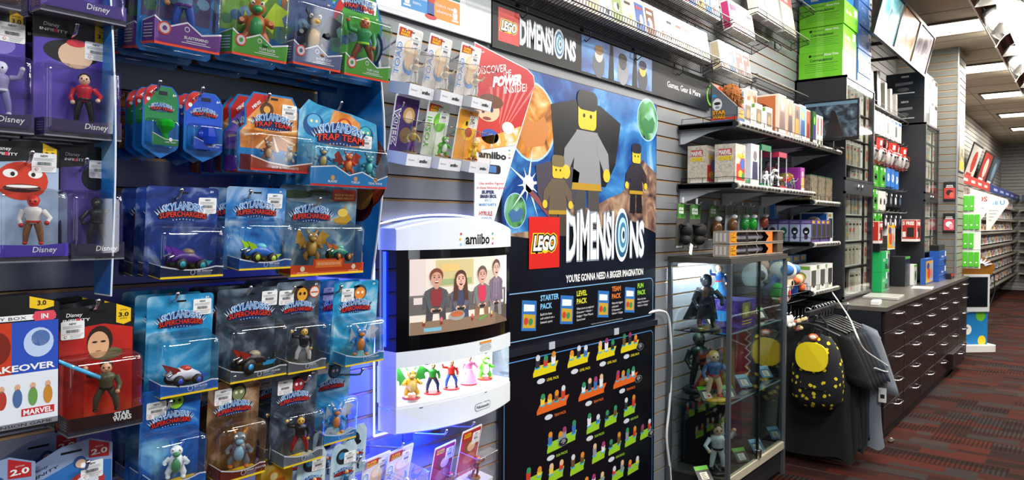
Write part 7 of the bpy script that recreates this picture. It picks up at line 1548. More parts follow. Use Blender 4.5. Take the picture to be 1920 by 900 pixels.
# ------------------------------------------------------------------ clothes rack
rk = thing('clothes_rack', 'short chrome faceout rack fixed to the wall under the lowest bracket shelf', 'rack', (4.85, 0, .935)); g = G()
g.box(.22, .25, -.41, -.022, -.012, .012, m('#2a2a2e', .4, .6)); g.box(-.37, .25, -.44, -.41, -.012, .012, m('#2a2a2e', .4, .6)); g.build('arm', rk); g = G(); g.box(.20, .27, -.021, -.002, -.06, .05, steel()); g.build('wall_plate', rk)
def garment(label, X, col, hw=.22, z1=.865, z0=.06, sleeve=.28, seed=0, name='t_shirt', tag_=False, yaw=0.0):
    t = thing('t_shirt', label, 'shirt', (X, -.425, 0), (0, 0, yaw), 'shirts on the clothes rack')
    g = G(); v = []; R_, C = 16, 36; rr = random.Random(seed); ph = rr.uniform(0, 6)
    for i in range(R_ + 1):
        q = i / R_; z = z1 - (z1 - z0) * q
        wd = .06 + (hw - .06) * min(1, q / .12) ** .7 if q < .12 else hw * (.92 + .10 * q)
        th = .010 + .011 * min(1, q * 3)
        for j in range(C):
            a = 2 * math.pi * j / C; f_ = 1 + .30 * q * math.sin(a * 7 + ph + q * 2)
            sx = math.copysign(abs(math.cos(a)) ** .55, math.cos(a)); v.append((th * math.sin(a) * f_ + .004 * q * math.sin(sx * 9 + ph), wd * sx * (1 - .05 * math.sin(ph + q * 5) * q), z + .012 * math.sin(a * 5 + ph) * (q > .95)))
    g.add(v, [(i * C + j, i * C + (j + 1) % C, (i + 1) * C + (j + 1) % C, (i + 1) * C + j) for i in range(R_) for j in range(C)], m(col, .85), True); g.add(v[:C], [tuple(range(C))], m(col, .85))
    b = g.build('body', t)
    for s in (-1, 1):
        g = G(); n = 7; path = [(.0, s * (hw * .72 + .10 * k / n * 1.0), z1 - .045 - sleeve * (k / n) ** 1.1) for k in range(n + 1)]; v = []
        for k, p in enumerate(path):
            for j in range(14): a = 2 * math.pi * j / 14; v.append((p[0] + (.017 + .008 * k / n) * math.sin(a), p[1] + (.045 + .035 * k / n) * math.cos(a), p[2] + .018 * math.cos(a) * s * -1))
        g.add(v, [(k * 14 + j, k * 14 + (j + 1) % 14, (k + 1) * 14 + (j + 1) % 14, (k + 1) * 14 + j) for k in range(n) for j in range(14)], m(col, .85), True); g.build('sleeve', t, solid=.003)
    if tag_: g = G(); g.box(-.035, -.033, -.335, -.29, .36, .45, m('#e8e6e2', .5)); sidepoly(g, [(-.30, .385), (-.325, .385), (-.325, .41), (-.30, .41)], m('#2a2a2a'), -.035); g.build('paper_tag', t)
    return t
def hanger(label, X, yaw=0.0):
    t = thing('clothes_hanger', label, 'hanger', (X, -.425, .935), (0, 0, yaw), 'hangers on the clothes rack'); g = G()
    g.tube([(0, .018 * math.cos(a), .020 + .018 * math.sin(a)) for a in [R(-20 + 20 * k) for k in range(12)]] + [(0, -.012, -.0), (0, 0, -.03), (0, 0, -.055)], .0025, chrome(), 6); g.build('hook', t)
    g = G(); g.tube([(0, -.19, -.115), (0, -.06, -.065), (0, 0, -.055), (0, .06, -.065), (0, .19, -.115)], .008, m('#1a1a1c', .35), 8); g.build('shoulder_bar', t); return t
cols = ['#0a0a0c', '#0d0d0f', '#101012', '#131418', '#1a1f27', '#212d3a', '#747a82']
nmz = ['black shirt just behind the backpack, maroon print showing', 'black shirt second behind the backpack', 'black shirt third behind the backpack', 'charcoal shirt fourth behind the backpack', 'dark slate shirt fifth behind the backpack', 'dark denim blue shirt sixth behind the backpack', 'heather grey long shirt at the far end of the rack with white paper tag']
for k in range(7):
    X = 4.63 + .065 * k; gmt = garment('%s' % nmz[k], X, cols[k], hw=.225 + (.006 * k) + (.05 if k == 6 else .0), z0=.06 + .03 * (k % 3), seed=k, sleeve=.30 if k < 6 else .40, tag_=(k == 6)); hanger('black hanger with chrome hook carrying the %s' % ('first', 'second', 'third', 'fourth', 'fifth', 'slate blue sixth', 'grey last')[k] + ' shirt from the backpack', X, 0)
    if k == 0: g = G(); g.add([(-.055, -.10 + .10 * math.cos(a) * .7 + .1, .40 + .035 * math.sin(a)) for a in [2 * math.pi * q / 16 for q in range(16)]], [tuple(range(16))[::-1]], m('#6a1a34', .8)); g.build('print', gmt)
bp = thing('backpack', 'black backpack with yellow splash print and plain yellow flap hanging first on the rack', 'backpack', (4.50, -.485, .385), (0, 0, -.12)); g = G()
fab = bpy.data.materials.new('black fabric with yellow splashes'); fab.use_nodes = True; nt = fab.node_tree; b_ = nt.nodes['Principled BSDF']; b_.inputs['Roughness'].default_value = .8
tc = nt.nodes.new('ShaderNodeTexCoord'); vz = nt.nodes.new('ShaderNodeTexVoronoi'); vz.inputs['Scale'].default_value = 26; nz = nt.nodes.new('ShaderNodeTexNoise'); nz.inputs['Scale'].default_value = 60; ad = nt.nodes.new('ShaderNodeMath'); ad.operation = 'MULTIPLY_ADD'; ad.inputs[1].default_value = .35
rp = nt.nodes.new('ShaderNodeValToRGB'); rp.color_ramp.interpolation = 'CONSTANT'; rp.color_ramp.elements[0].color = (*hexc('#e0c81f'), 1); rp.color_ramp.elements[1].position = .46; rp.color_ramp.elements[1].color = (*hexc('#0c0c10'), 1)
nt.links.new(tc.outputs['Object'], vz.inputs['Vector']); nt.links.new(tc.outputs['Object'], nz.inputs['Vector']); nt.links.new(nz.outputs['Fac'], ad.inputs[0]); nt.links.new(vz.outputs['Distance'], ad.inputs[2]); nt.links.new(ad.outputs[0], rp.inputs[0]); nt.links.new(rp.outputs[0], b_.inputs['Base Color'])
prof = [(.0, .001), (.008, .10), (.06, .135), (.16, .14), (.26, .135), (.36, .11), (.42, .07), (.44, .01)]; v = []; C = 28
for z, r_ in prof:
    for j in range(C):
        a = 2 * math.pi * j / C; e = lambda q: math.copysign(abs(q) ** .6, q); v.append((e(math.cos(a)) * r_ * .55, e(math.sin(a)) * r_ * 1.05, z))
g.add(v, [(i * C + j, i * C + (j + 1) % C, (i + 1) * C + (j + 1) % C, (i + 1) * C + j) for i in range(len(prof) - 1) for j in range(C)], fab, True); g.build('bag', bp)
g = G(); ov = [(.095 * math.copysign(abs(math.cos(a)) ** .75, math.cos(a)), .31 + .085 * math.copysign(abs(math.sin(a)) ** .8, math.sin(a))) for a in [2 * math.pi * k / 26 for k in range(26)]]; g.prism(ov, -.092, -.082, m('#ecd018', .5), axis='x'); g.build('yellow_flap', bp, bev=.003)
g = G(); g.prism([(-.06, .205), (.06, .205), (.07, .12), (-.07, .12)], -.083, -.078, fab, axis='x'); g.build('front_pocket', bp)
g = G()
for s in (-1, 1): g.tube([(.03, s * .05, .42), (.02, s * .04, .50), (0, s * .012, .545)], .007, m('#141416', .7), 6)
g.tube([(-.02, -.01, .42), (-.02, -.03, .46), (-.02, .01, .47), (-.02, .02, .43)], .005, m('#141416', .7), 6); g.build('strap', bp)
g = G(); g.ell((-.065, .0, .425), (.008, .032, .02), m('#d8602a', .5), 10, 6); g.ell((-.072, .0, .425), (.004, .022, .012), m('#f2ece0', .5), 10, 6); g.build('paper_tag', bp)
hanger('black hanger with chrome hook carrying the backpack at the near end', 4.50, -.1)
# ------------------------------------------------------------------ cables
def cable(label, pts, r_=.006, col='#e6e6e4', n=10):
    out = []; pts = [Vector(p) for p in pts]; pp = [pts[0]] + pts + [pts[-1]]
    for i in range(1, len(pp) - 2):
        for k in range(n):
            t_ = k / n; a, b, c, d = pp[i - 1], pp[i], pp[i + 1], pp[i + 2]; out.append(.5 * ((2 * b) + (-a + c) * t_ + (2 * a - 5 * b + 4 * c - d) * t_ ** 2 + (-a + 3 * b - 3 * c + d) * t_ ** 3))
    out.append(pts[-1]); g = G(); g.tube(out, r_, m(col, .4), 8); return g.build('cable', label=label, cat='cable')
cable('white cable looping from behind the lower poster down beside the glass case', [P(1205, 590, Y=-.012), P(1238, 583, Y=-.035), P(1254, 600, Y=-.035), P(1259, 680, Y=-.03), P(1255, 760, Y=-.03), P(1250, 820, Y=-.03), P(1257, 890, Y=-.03), P(1258, 960, Y=-.03)], .007)
cable('thin white cable running down the slat wall at the glass case corner', [P(1254, 500, Y=-.008), P(1254, 560, Y=-.010), P(1255, 650, Y=-.012), P(1259, 720, Y=-.014), P(1256, 800, Y=-.014), P(1258, 884, Y=-.014)], .004)
cable('white cable hanging in a loop in front of the drawer cabinets', [P(1560, 548, Y=-.33), P(1590, 592, Y=-.60), P(1605, 625, Y=-.74), P(1620, 655, Y=-.76), P(1655, 680, Y=-.76), P(1668, 690, Y=-.76), P(1662, 697, Y=-.76), P(1640, 690, Y=-.75)], .005)
cable('short white cable from the white power brick over the counter edge', [P(1590, 569, Y=-.57), P(1588, 582, X=5.37), P(1586, 604, X=5.35)], .006)
# ------------------------------------------------------------------ tall glazed game cabinets standing on the counter
GREY = (('#a8a49a', '#c4beb0'), ('#a29c90', '#8a8478'), ('#b8b2a4', '#ccc4b4'), ('#94907e', '#b0a894'), ('#b0b0a8', '#8a968a'))
def game_cabinet(label, nick, X0, X1, D, zs, gap, nper, ztop, zbot):
    t = thing('game_cabinet', label, 'cabinet', ((X0 + X1) / 2, -.003, zbot), group='tall glazed game cabinets'); w = (X1 - X0) / 2; bk = m('#1b1e25', .45); H = ztop - zbot
    g = G(); g.box(-w, -w + .018, -D, 0, 0, H, bk); g.box(w - .018, w, -D, 0, 0, H, bk); g.box(-w, w, -.012, 0, 0, H, m('#202329', .5)); g.box(-w, w, -D, 0, H - .018, H, bk); g.box(-w, w, -D, 0, 0, .018, bk); g.build('carcass', t)
    g = G(); 
    for z in zs[1:]: g.box(-w + .019, w - .019, -D + .02, -.013, z - zbot - .006, z - zbot, m('#24262a', .4))
    g.build('shelves', t)
    a, b = gap
    g = G(); g.box(-w, w, -D - .012, -D, a - zbot, b - zbot, bk); bar = g.build('lock_rail', t)
    for s in (-1, 1): g = G(); g.ell((s * .06, -D - .016, (a + b) / 2 - zbot), (.014, .008, .02), chrome(), 8, 6); g.build('knob', bar)
    for q, (z0, z1) in enumerate(((zbot + .02, a), (b, ztop))):
        g = G(); fr = m('#2a2c30', .35); 
        for x0_, x1_, c0, c1 in ((-w, -w + .02, z0, z1), (w - .02, w, z0, z1), (-w, w, z0, z0 + .018), (-w, w, z1 - .018, z1)): g.box(x0_, x1_, -D - .014, -D - .001, c0 - zbot, c1 - zbot, fr)
        dd = g.build('door', t); g = G(); g.box(-w + .02, w - .02, -D - .008, -D - .004, z0 - zbot + .018, z1 - zbot - .018, clear('#f6f8f6', .06)); g.build('glass', dd)
    nmr = ('top', 'second', 'third', 'fourth', 'fifth', 'sixth', 'seventh', 'lowest')
    rr = random.Random(int(X0 * 10))
    cells = [z for z in zs[1:]]
    for i, z in enumerate(cells):
        h = min(.195, (zs[i] - z) * .93)
        for s in (0, 1):
            tt = put_case(price_strip(h), 'price_sign', ((X0 + .052) if s == 0 else (X1 - .055), -D + .028, z + .001), (0, 0, .0), 'red bubble price sign, %s end of the %s shelf in %s' % (('left', 'right')[s], nmr[i], nick), 'price sign', 'price signs in the game cabinets')
        n = nper; wd = (X1 - X0 - .22) / n
        for k in range(n):
            if i in (3, 7) and k in (1, 2): continue
            kk = rr.randrange(5); lean = R(-14) if k == n - 1 else R(rr.uniform(-4, 1))
            me = case_mesh(kk, wd * .86, .020, h * .98, GREY) if k < n - 1 else case_mesh(kk, wd * .5, .020, h * .98, (('#2f9a6a', '#e8ece8'), ('#f0f0ee', '#e4e6e2')))
            put_case(me, 'game_case', (X0 + .115 + wd * (k + .5), -D + .062, z + .001), (0, 0, R(-18)), '%s game case, %s on the %s shelf of %s' % ('white and green' if k == n - 1 else 'grey', ORD[k], nmr[i], nick), 'game case', 'game cases behind cabinet glass')
    return t
def price_strip(h):
    kk = ('strip', round(h, 3))
    if kk in TXT: return TXT[kk]
    g = G(); w = .075; g.box(-w / 2, w / 2, -.004, 0, 0, h, m('#ddd4c4', .4)); g.art(rrect(-w * .32, w * .32, h * .35, h * .78, .006), m('#c8503c', .4), 1, -.004); g.art([(-w * .1, h * .36), (w * .15, h * .36), (-w * .2, h * .24)], m('#c8503c', .4), 1, -.004); g.rect(-w * .18, w * .18, h * .53, h * .58, m('#ecd8cc'), 2, -.004)
    o = g.build('tmp'); TXT[kk] = o.data; bpy.data.objects.remove(o); return TXT[kk]
def cab(label, nick, X0, X1, D, upper, lower, gap, nper, ztop, zbot):
    zs = [ztop - .018] + upper + [gap[1] + .02] + lower
    return game_cabinet(label, nick, X0, X1, D, zs, gap, nper, ztop, zbot)
cab('tall black game cabinet with glass doors, nearer one under the green cartons', 'the nearer tall cabinet', 5.535, 6.375, .345, [2.325, 2.12, 1.915], [1.543, 1.347, 1.158, .940], (1.713, 1.795), 6, 2.54, .9155)
cab('tall black game cabinet with glass doors, farther one beside the grey pier', 'the farther tall cabinet', 8.00, 8.74, .445, [2.30, 2.13, 1.94], [1.553, 1.362, 1.20, .940], (1.72, 1.78), 5, 2.47, .9155)
# cartons on the near cabinet -------------------------------------
GCX = 'cartons stacked on the nearer game cabinet'
def greenside(g, d, h, x):
    k = m('#16301a', .5)
    sidepoly(g, circ(-d * .26, h * .86, .010, .010), k, x); g.text('Preowned', -d * .42, h * .83, h * .085, k, 1, x, plane='x'); g.text('Xbox One', -d * .74, h * .83, h * .085, m('#e8f4e0'), 1, x, plane='x', bold=.03)
    g.text('Congratulations!', -d * .52, h * .64, h * .10, k, 1, x, plane='x', bold=.03, w=d * .52); 
    for q in range(5): sidepoly(g, [(-d * .14, h * (.54 - .075 * q)), (-d * (.90 - .08 * (q % 2)), h * (.54 - .075 * q)), (-d * (.90 - .08 * (q % 2)), h * (.555 - .075 * q)), (-d * .14, h * (.555 - .075 * q))], m('#3f8a2a') if q else k, x)
    sidepoly(g, [(-d * .40, 0), (-d * .56, 0), (-d * .56, h), (-d * .40, h)], m('#86d84a', .2), x, .5)
def greenfront(g, w, h, y): g.text('Xbox One', -w * .18, h * .5, h * .16, m('#d8f0c0'), 1, y, bold=.02, w=w * .45); g.rect(w * .1, w * .42, h * .28, h * .5, m('#6aa84a'), 1, y); g.rect(w * .2, w * .45, h * .58, h * .9, m('#dfead2'), 1, y)
z = 2.541
for k, (h, l) in enumerate(((.190, 'bottom'), (.178, 'middle'), (.168, 'top'))): carton('bright green console carton on the game cabinet, %s of three stacked' % l, 5.56 + .01 * (k % 2), 5.93, -.02, -.325 - .008 * (k == 2), z, h, '#72cc2a', greenfront, greenside, 'console_carton', GCX); z += h + .003
zt = z
carton('blue carton lying on top of the green console cartons', 5.58, 5.90, -.04, -.31, zt, .075, '#1f6fc0', None, lambda g, d, h, x: (g.text('PlayStation 3', -d * .45, h * .45, h * .3, m('#d0e4f8'), 1, x, plane='x', w=d * .4), sidepoly(g, [(-d * .2, h * .3), (-d * .4, h * .3), (-d * .4, h * .95), (-d * .2, h * .95)], m('#c8d0d4'), x, .5)), 'console_carton', GCX)
for k in range(8): carton('thin blue console carton beside the green ones, %s from the cabinet top' % ORD[k], 5.96 + .006 * (k % 3), 6.36, -.02, -.33 - .005 * (k % 2), 2.541 + .0915 * k, .089, '#5a86c8', lambda g, w, h, y: (g.rect(w * .28, w * .49, h * .1, h * .9, m('#e4e6ea'), 1, y), g.text('PS3', -w * .1, h * .35, h * .3, m('#dce6f4'), 1, y, w=w * .3), g.rect(w * .32, w * .44, h * .3, h * .5, m('#3a3a3c'), 2, y)), sidef('#3f74c0'), 'console_carton', GCX)
# console cartons on the far cabinet
def xb(t1, t2, c):
    def f(g, w, h, y):
        g.rect(-w * .49, w * .12, 0, h, m(c, .3), .5, y); g.art(circ(-w * .32, h * .86, h * .05), m('#e8e8e8'), 1, y); g.text(t1, -w * .10, h * .82, h * .08, m('#e8e8e8'), 1, y, w=w * .34, bold=.03); g.text(t2, -w * .1, h * .08, h * .05, m('#c8d0d8'), 1, y)
        g.art([(-w * .38, h * .42), (0, h * .46), (0, h * .68), (-w * .38, h * .72)], m('#a8b0b8'), 1, y); g.art([(0, h * .46), (w * .08, h * .44), (w * .08, h * .7), (0, h * .68)], m('#14181c'), 1, y)
        g.rect(w * .12, w * .49, 0, h, m('#cfcac2'), .5, y); g.rect(w * .30, w * .49, h * .85, h * .98, m('#2a2a2c'), 1, y); g.art(circ(w * .40, h * .38, w * .05, h * .06), m('#f4f4f2'), 1, y); g.rect(w * .16, w * .24, h * .85, h * .95, m('#f0f0ee'), 1, y); g.art(circ(w * .22, h * .5, w * .03, h * .04), m('#d8b070'), 1, y)
    return f
def xs(g, d, h, x): g.text('XBOX', -d * .5, h * .82, h * .07, m('#dcdcdc'), 1, x, plane='x', bold=.02); sidepoly(g, [(-d * .25, h * .50), (-d * .7, h * .54), (-d * .7, h * .64), (-d * .25, h * .62)], m('#6a7078'), x); sidepoly(g, circ(-d * .45, h * .35, d * .16, h * .08), m('#4a5058'), x); sidepoly(g, [(-d * .2, h * .18), (-d * .75, h * .18), (-d * .75, h * .22), (-d * .2, h * .22)], m('#b8bcc0'), x)
carton('black console carton with controller print, lower one on the farther cabinet', 8.01, 8.50, -.10, -.44, 2.471, .245, '#111318', xb('XBOX ONE', 'ELITE', '#101216'), xs, 'console_carton', 'console cartons on the farther cabinet')
carton('dark blue console carton stacked on the black one, farther cabinet', 8.01, 8.50, -.10, -.44, 2.718, .245, '#0f1a24', xb('PS4', 'Limited', '#10222e'), xs, 'console_carton', 'console cartons on the farther cabinet')
for k in range(2): carton('white console carton with controller print, %s behind the dark cartons' % ('lower', 'upper')[k], 8.52, 8.80, -.10, -.43, 2.471 + .247 * k, .245, '#cfcac2', lambda g, w, h, y: (g.rect(-w * .45, w * .45, h * .82, h * .98, m('#2a2a2c'), 1, y), g.rect(-w * .4, -w * .02, h * .83, h * .97, m('#f4f4f2'), 2, y), g.art(circ(w * .2, h * .35, w * .16, h * .09), m('#f6f6f4'), 1, y), g.art(circ(-w * .2, h * .42, w * .10, h * .07), m('#d8b890'), 1, y)), None, 'console_carton', 'console cartons on the farther cabinet')
# framed posters leaning out under the ceiling ----------------------
for k, (c1, c2, c3, l) in enumerate((('#1a5a7a', '#6ab0b8', '#f2eee0', 'teal sea print'), ('#a8341a', '#e8963a', '#f8f0dc', 'orange flame print'), ('#3a2a5a', '#a89aa8', '#f6f2ee', 'purple and white print'))):
    X0 = 5.87 + .682 * k; t = thing('framed_poster', 'framed poster leaning out under the ceiling, %s, %s of three' % (l, ('nearest', 'middle', 'farthest')[k]), 'poster', (X0 + .34, -.44, 2.89), (R(13), 0, 0), 'framed posters under the ceiling'); H = .385
    g = G(); fr = m('#15161a', .3); 
    for a in ((-.34, .34, 0, .022), (-.34, .34, H - .022, H), (-.34, -.318, .022, H - .022), (.318, .34, .022, H - .022)): g.box(a[0], a[1], -.02, .012, a[2], a[3], fr)
    g.build('frame', t); g = G(); pr = printed('printed ' + l, [(.3, c1), (.5, c2), (.68, c3)], 3.2, 1.2, 5, .2, 2.0 + k, (1, 1, .7)); g.box(-.318, .318, -.010, .008, .022, H - .022, pr)
    for q in range(4): g.art([(-.30 + .02 * q, .03), (.30 - .1 * q, .03), (.1 - .06 * q, .10 + .03 * q), (-.22 + .05 * q, .08 + .02 * q)], m((c1, c2)[q % 2], .25), 1 + q, -.010)
    g.art([(-.02, .12), (.06, .14), (.05, .24), (.0, .26)], m(c1, .25), 6, -.010); g.rect(.10, .24, .05, .075, m('#e8c83a', .3), 6, -.010); g.build('print', t)
    g = G(); bx_ = .26 if k == 0 else 0; g.box(bx_ - .05, bx_ + .05, .012, .03, .12, .16, m('#141418', .4)); g.tube([(bx_, .03, .14), (bx_, .455, .05)], .015, m('#141418', .4), 6); g.build('bracket', t)
# ------------------------------------------------------------------ bay between the cabinets
t = thing('bracket_shelf', 'dark shelf of upright game consoles between the two tall cabinets', 'shelf', (7.18, 0, 2.48)); g = G(); g.box(-.76, .76, -.31, -.003, -.016, 0, m('#2a2622', .4)); g.build('board', t); g = G()
g.tube([(-.76, -.31, .03), (.76, -.31, .03)], .003, m('#6a645c', .4, .6), 5); g.build('guard_wire', t)
for k, (x, w, h, c, l, ln) in enumerate(((6.62, .10, .26, '#d8d4cc', 'white', -8), (6.86, .12, .30, '#0e0e10', 'glossy black', -9), (7.12, .08, .24, '#8f8a80', 'pale grey', -6), (7.33, .08, .22, '#bdb8ae', 'light beige', -5), (7.55, .07, .2, '#d4d0c8', 'small white', -4))):
    t = thing('game_console', '%s game console standing upright on the shelf between the tall cabinets' % l, 'game console', (x, -.18, 2.482 + w * .08), (0, R(ln), 0), 'upright consoles on the bay shelf'); g = G(); g.prism(rrect(-w / 2, w / 2, 0, h, .02), -.11, .11, m(c, .15), smooth=False); g.build('case', t, bev=.004)
    g = G(); g.rect(-w * .3, -w * .2, h * .1, h * .9, m('#e8e8e6' if k == 1 else '#6a665e', .2), 1, -.11); g.rect(w * .05, w * .3, h * .5, h * .53, m('#3a3a3a'), 1, -.11); g.build('front_trim', t)
def rail(z, label, X0=6.42, X1=7.95):
    t = thing('hook_rail', label, 'rail', ((X0 + X1) / 2, 0, z), group='hook rails in the bay'); w = (X1 - X0) / 2; g = G(); g.box(-w, w, -.02, -.003, -.012, .012, m('#2a2a2c', .4, .5)); g.build('bar', t)
    for k in range(8): x = -w + .1 + (2 * w - .2) * k / 7; g = G(); g.tube([(x, -.02, 0), (x, -.33, .012), (x, -.335, .028)], .003, chrome(), 5); g.build('peg', t)
rail(2.425, 'hook rail holding white accessory boxes below the console shelf'); rail(2.215, 'hook rail holding red topped pouches'); rail(1.985, 'hook rail over the upper green boxes'); rail(1.785, 'hook rail over the lower green boxes'); rail(1.58, 'lowest hook rail in the bay')
GBX = 'accessory boxes in the bay'
def hangbox(label, X, z, w, h, d, c, art=None, Yf=-.30, side=None):
    return carton(label, X - w / 2, X + w / 2, Yf + d, Yf, z, h, c, art, side, 'accessory_box', GBX)
for k in range(8): hangbox('white accessory box under the console shelf, %s from the nearer cabinet' % ORD[k], 6.50 + .165 * k, 2.245 - .0 * k, .13, .19, .20 - .01 * k, '#dedad2', lambda g, w, h, y: (g.rect(-w * .3, w * .3, h * .2, h * .7, m('#b8b4ac' if k % 2 else '#5a5a5c', .3), 1, y), g.rect(-w * .4, w * .4, h * .82, h * .94, m('#f2f0ec' if k < 5 else '#2a6ab8', .3), 1, y)))
def pouch(label, X, z, w=.17, h=.235, Y=-.28, rot=0.0):
    t = thing('accessory_pouch', label, 'pouch', (X, Y, z), (.1, 0, rot), 'red topped controller pouches'); g = G(); rd = m('#c82a1c', .35)
    g.prism([(-w / 2, h * .1), (w / 2, h * .1), (w / 2, h), (-w / 2, h)], 0, .002, rd); g.prism([(-w / 2, h * .14), (-w * .3, 0), (0, h * .10), (w * .32, 0), (w / 2, h * .14)], 0, .002, rd); g.prism(rrect(w * .0, w * .3, h * .74, h * .92, .004), -.003, -.001, m('#e8e6e2', .4)); g.build('card', t)
    g = G(); wc = m('#cfcbc6', .3); g.ell((0, -.022, h * .44), (w * .34, .024, h * .15), wc, 12, 8)
    for s in (-1, 1): g.tube([(s * w * .24, -.022, h * .42), (s * w * .32, -.024, h * .26), (s * w * .28, -.022, h * .15)], [.026, .022, .014], wc, 8); g.ell((s * w * .14, -.045, h * .46), (.012, .01, .012), m('#2a2a2c', .4), 8, 6)
    g.build('controller', t); g = G(); g.shell(-w * .45, w * .45, h * .08, h * .66, .05, .02, CL()); g.build('blister', t); return t
pouch('red topped clear pouch with pale controller, nearest to the near cabinet', 6.58, 1.985); 
for k, x in enumerate((6.86, 7.12, 7.36, 7.60, 7.84)): pouch('red topped clear pouch with pale controller, %s from the near cabinet' % ORD[k + 1], x, 1.985, rot=(-.1, .15, -.2, .1, -.15)[k])
padart = lambda c: (lambda g, w, h, y: (g.art(circ(w * .12, h * .5, w * .24, h * .13), m('#1a2a1a' if c else '#4a4a4e', .4), 1, y), g.art([(w * -.08, h * .48), (w * .30, h * .48), (w * .36, h * .28), (w * .24, h * .3), (w * .0, h * .3), (w * -.12, h * .28)], m('#1a2a1a' if c else '#4a4a4e', .4), 1, y), g.rect(-w * .42, -w * .2, h * .86, h * .94, m(WHITE), 1, y), g.rect(w * .2, w * .42, h * .78, h * .95, m('#e8e6e0'), 1, y), g.text('XBOX ONE', -w * .05, h * .10, h * .06, m(WHITE), 1, y)))
gs_ = lambda g, d, h, x: (sidepoly(g, circ(-d * .5, h * .75, d * .06, h * .05), m(WHITE), x), sidepoly(g, circ(-d * .5, h * .5, d * .06, h * .05), m(WHITE), x), sidepoly(g, [(-d * .2, h * .2), (-d * .8, h * .2), (-d * .8, h * .24), (-d * .2, h * .24)], m('#c8e8b8'), x))
for k, (x, z, c, l) in enumerate(((6.66, 1.80, '#3fa022', 'upper row, nearest'), (6.95, 1.80, '#3fa022', 'upper row, second'), (6.66, 1.60, '#3fa022', 'middle row, nearest'), (6.64, 1.455, '#3fa022', 'bottom row, nearest'), (6.86, 1.455, '#3fa022', 'bottom row, second'))):
    hangbox('green controller box in the bay, %s' % l, x, z, .20 if k < 3 else .15, .17 if k < 3 else .115, .16, c, padart(1), -.31, gs_)
for k, x in enumerate((6.88, 7.02)): hangbox('white controller box in the bay beside the middle green one, %s' % ('left', 'right')[k], x, 1.60, .125, .165, .16, '#d8d4ca', padart(0), -.305)
for k, x in enumerate((7.20, 7.38, 7.56)): hangbox('bright blue accessory box in the bay, upper row, %s of three' % ('left', 'middle', 'right')[k], x, 1.815 - .01 * (k == 2), .15, .165, .10, '#2a6fc0', lambda g, w, h, y: (g.art(circ(0, h * .5, w * .28, h * .22), m('#e8ecf2', .3), 1, y), g.art(circ(-w * .1, h * .52, w * .08, h * .1), m('#20408a', .3), 2, y)), -.30)
for k in range(8): hangbox('dark carded accessory with silver gadget, %s of the far side hooks' % ORD[k], 7.22 + .20 * (k % 4), 1.64 - .20 * (k // 4), .13, .125, .05, '#1c1f24', lambda g, w, h, y: (g.art(circ(0, h * .45, w * .3, h * .28), m(('#c8ccd0', '#8a9098', '#e0e2e4', '#5a6a8a')[k % 4], .2), 1, y), g.rect(w * .05, w * .4, h * .78, h * .95, m('#dcdcda'), 1, y)), -.28)
# ------------------------------------------------------------------ things on the counter
CZ = .9145; GK = 'stock on the counter'
def kc(label, X0, X1, Yb, Yf, z, h, c, f=None, s=None, name='carton'): return carton(label, X0, X1, Yb, Yf, z, h, c, f, s, name, GK)
gfr = lambda g, w, h, y: (g.text('Xbox 360', -w * .1, h * .5, h * .16, m('#c8f0d8'), 1, y, w=w * .5, bold=.02), g.rect(w * .08, w * .46, h * .12, h * .38, m('#123a22'), 1, y), g.rect(w * .26, w * .48, h * .62, h * .96, m('#e4e8e4'), 1, y))
gsd = lambda q: (lambda g, d, h, x: (g.text('XBOX 360', -d * .42, h * .80, h * .09, m('#eefaf0'), 1, x, plane='x', w=d * .5, bold=.02), sidepoly(g, [(-d * .06, h * .2), (-d * .5, h * .2), (-d * .5, h * .68), (-d * .06, h * .68)], m('#dfe6e2'), x) if q else g.text('Refurbished', -d * .42, h * .52, h * .09, m('#14402a'), 1, x, plane='x', w=d * .5)))
kc('teal green console carton on the counter, lower of two', 6.60, 6.80, -.10, -.385, CZ, .165, '#1fa85a', gfr, gsd(0)); kc('teal green console carton on the counter, upper of two', 6.60, 6.80, -.10, -.385, CZ + .166, .170, '#1fa85a', gfr, gsd(1))
kc('black flat console lying on the teal green cartons', 6.58, 6.86, -.10, -.37, CZ + .337, .065, '#141416', lambda g, w, h, y: g.rect(-w * .4, w * .4, h * .3, h * .4, m('#3a3a3c'), 1, y), name='game_console')
free = lambda g, w, h, y: (g.rect(-w * .47, w * .47, h * .12, h * .97, m('#b82a20', .4), 1, y), g.rect(-w * .2, w * .3, h * .2, h * .62, m('#1a1416'), 2, y), g.text('5 FREE', 0, h * .74, h * .15, m('#f4ece4'), 2, y, bold=.05, w=w * .8), g.rect(-w * .42, -w * .22, h * .2, h * .45, m('#e8e4de'), 3, y))
frs = lambda g, d, h, x: (sidepoly(g, [(-d * .03, h * .12), (-d * .97, h * .12), (-d * .97, h * .97), (-d * .03, h * .97)], m('#b82a20', .4), x), g.text('5 FREE', -d * .45, h * .76, h * .15, m('#f4ece4'), 2, x, plane='x', bold=.05, w=d * .75), sidepoly(g, [(-d * .35, h * .2), (-d * .8, h * .2), (-d * .8, h * .64), (-d * .35, h * .64)], m('#1a1416'), x, 2), sidepoly(g, [(-d * .06, h * .2), (-d * .28, h * .2), (-d * .28, h * .45), (-d * .06, h * .45)], m('#e8e4de'), x, 2))
kc('red and white offer box on the black console, nearer one', 6.60, 6.72, -.12, -.36, CZ + .403, .185, '#e8dcd8', free, frs); kc('red and white offer box farther along, before the far cabinet', 7.80, 7.98, -.30, -.43, CZ + .40, .21, '#e8dcd8', free, frs)
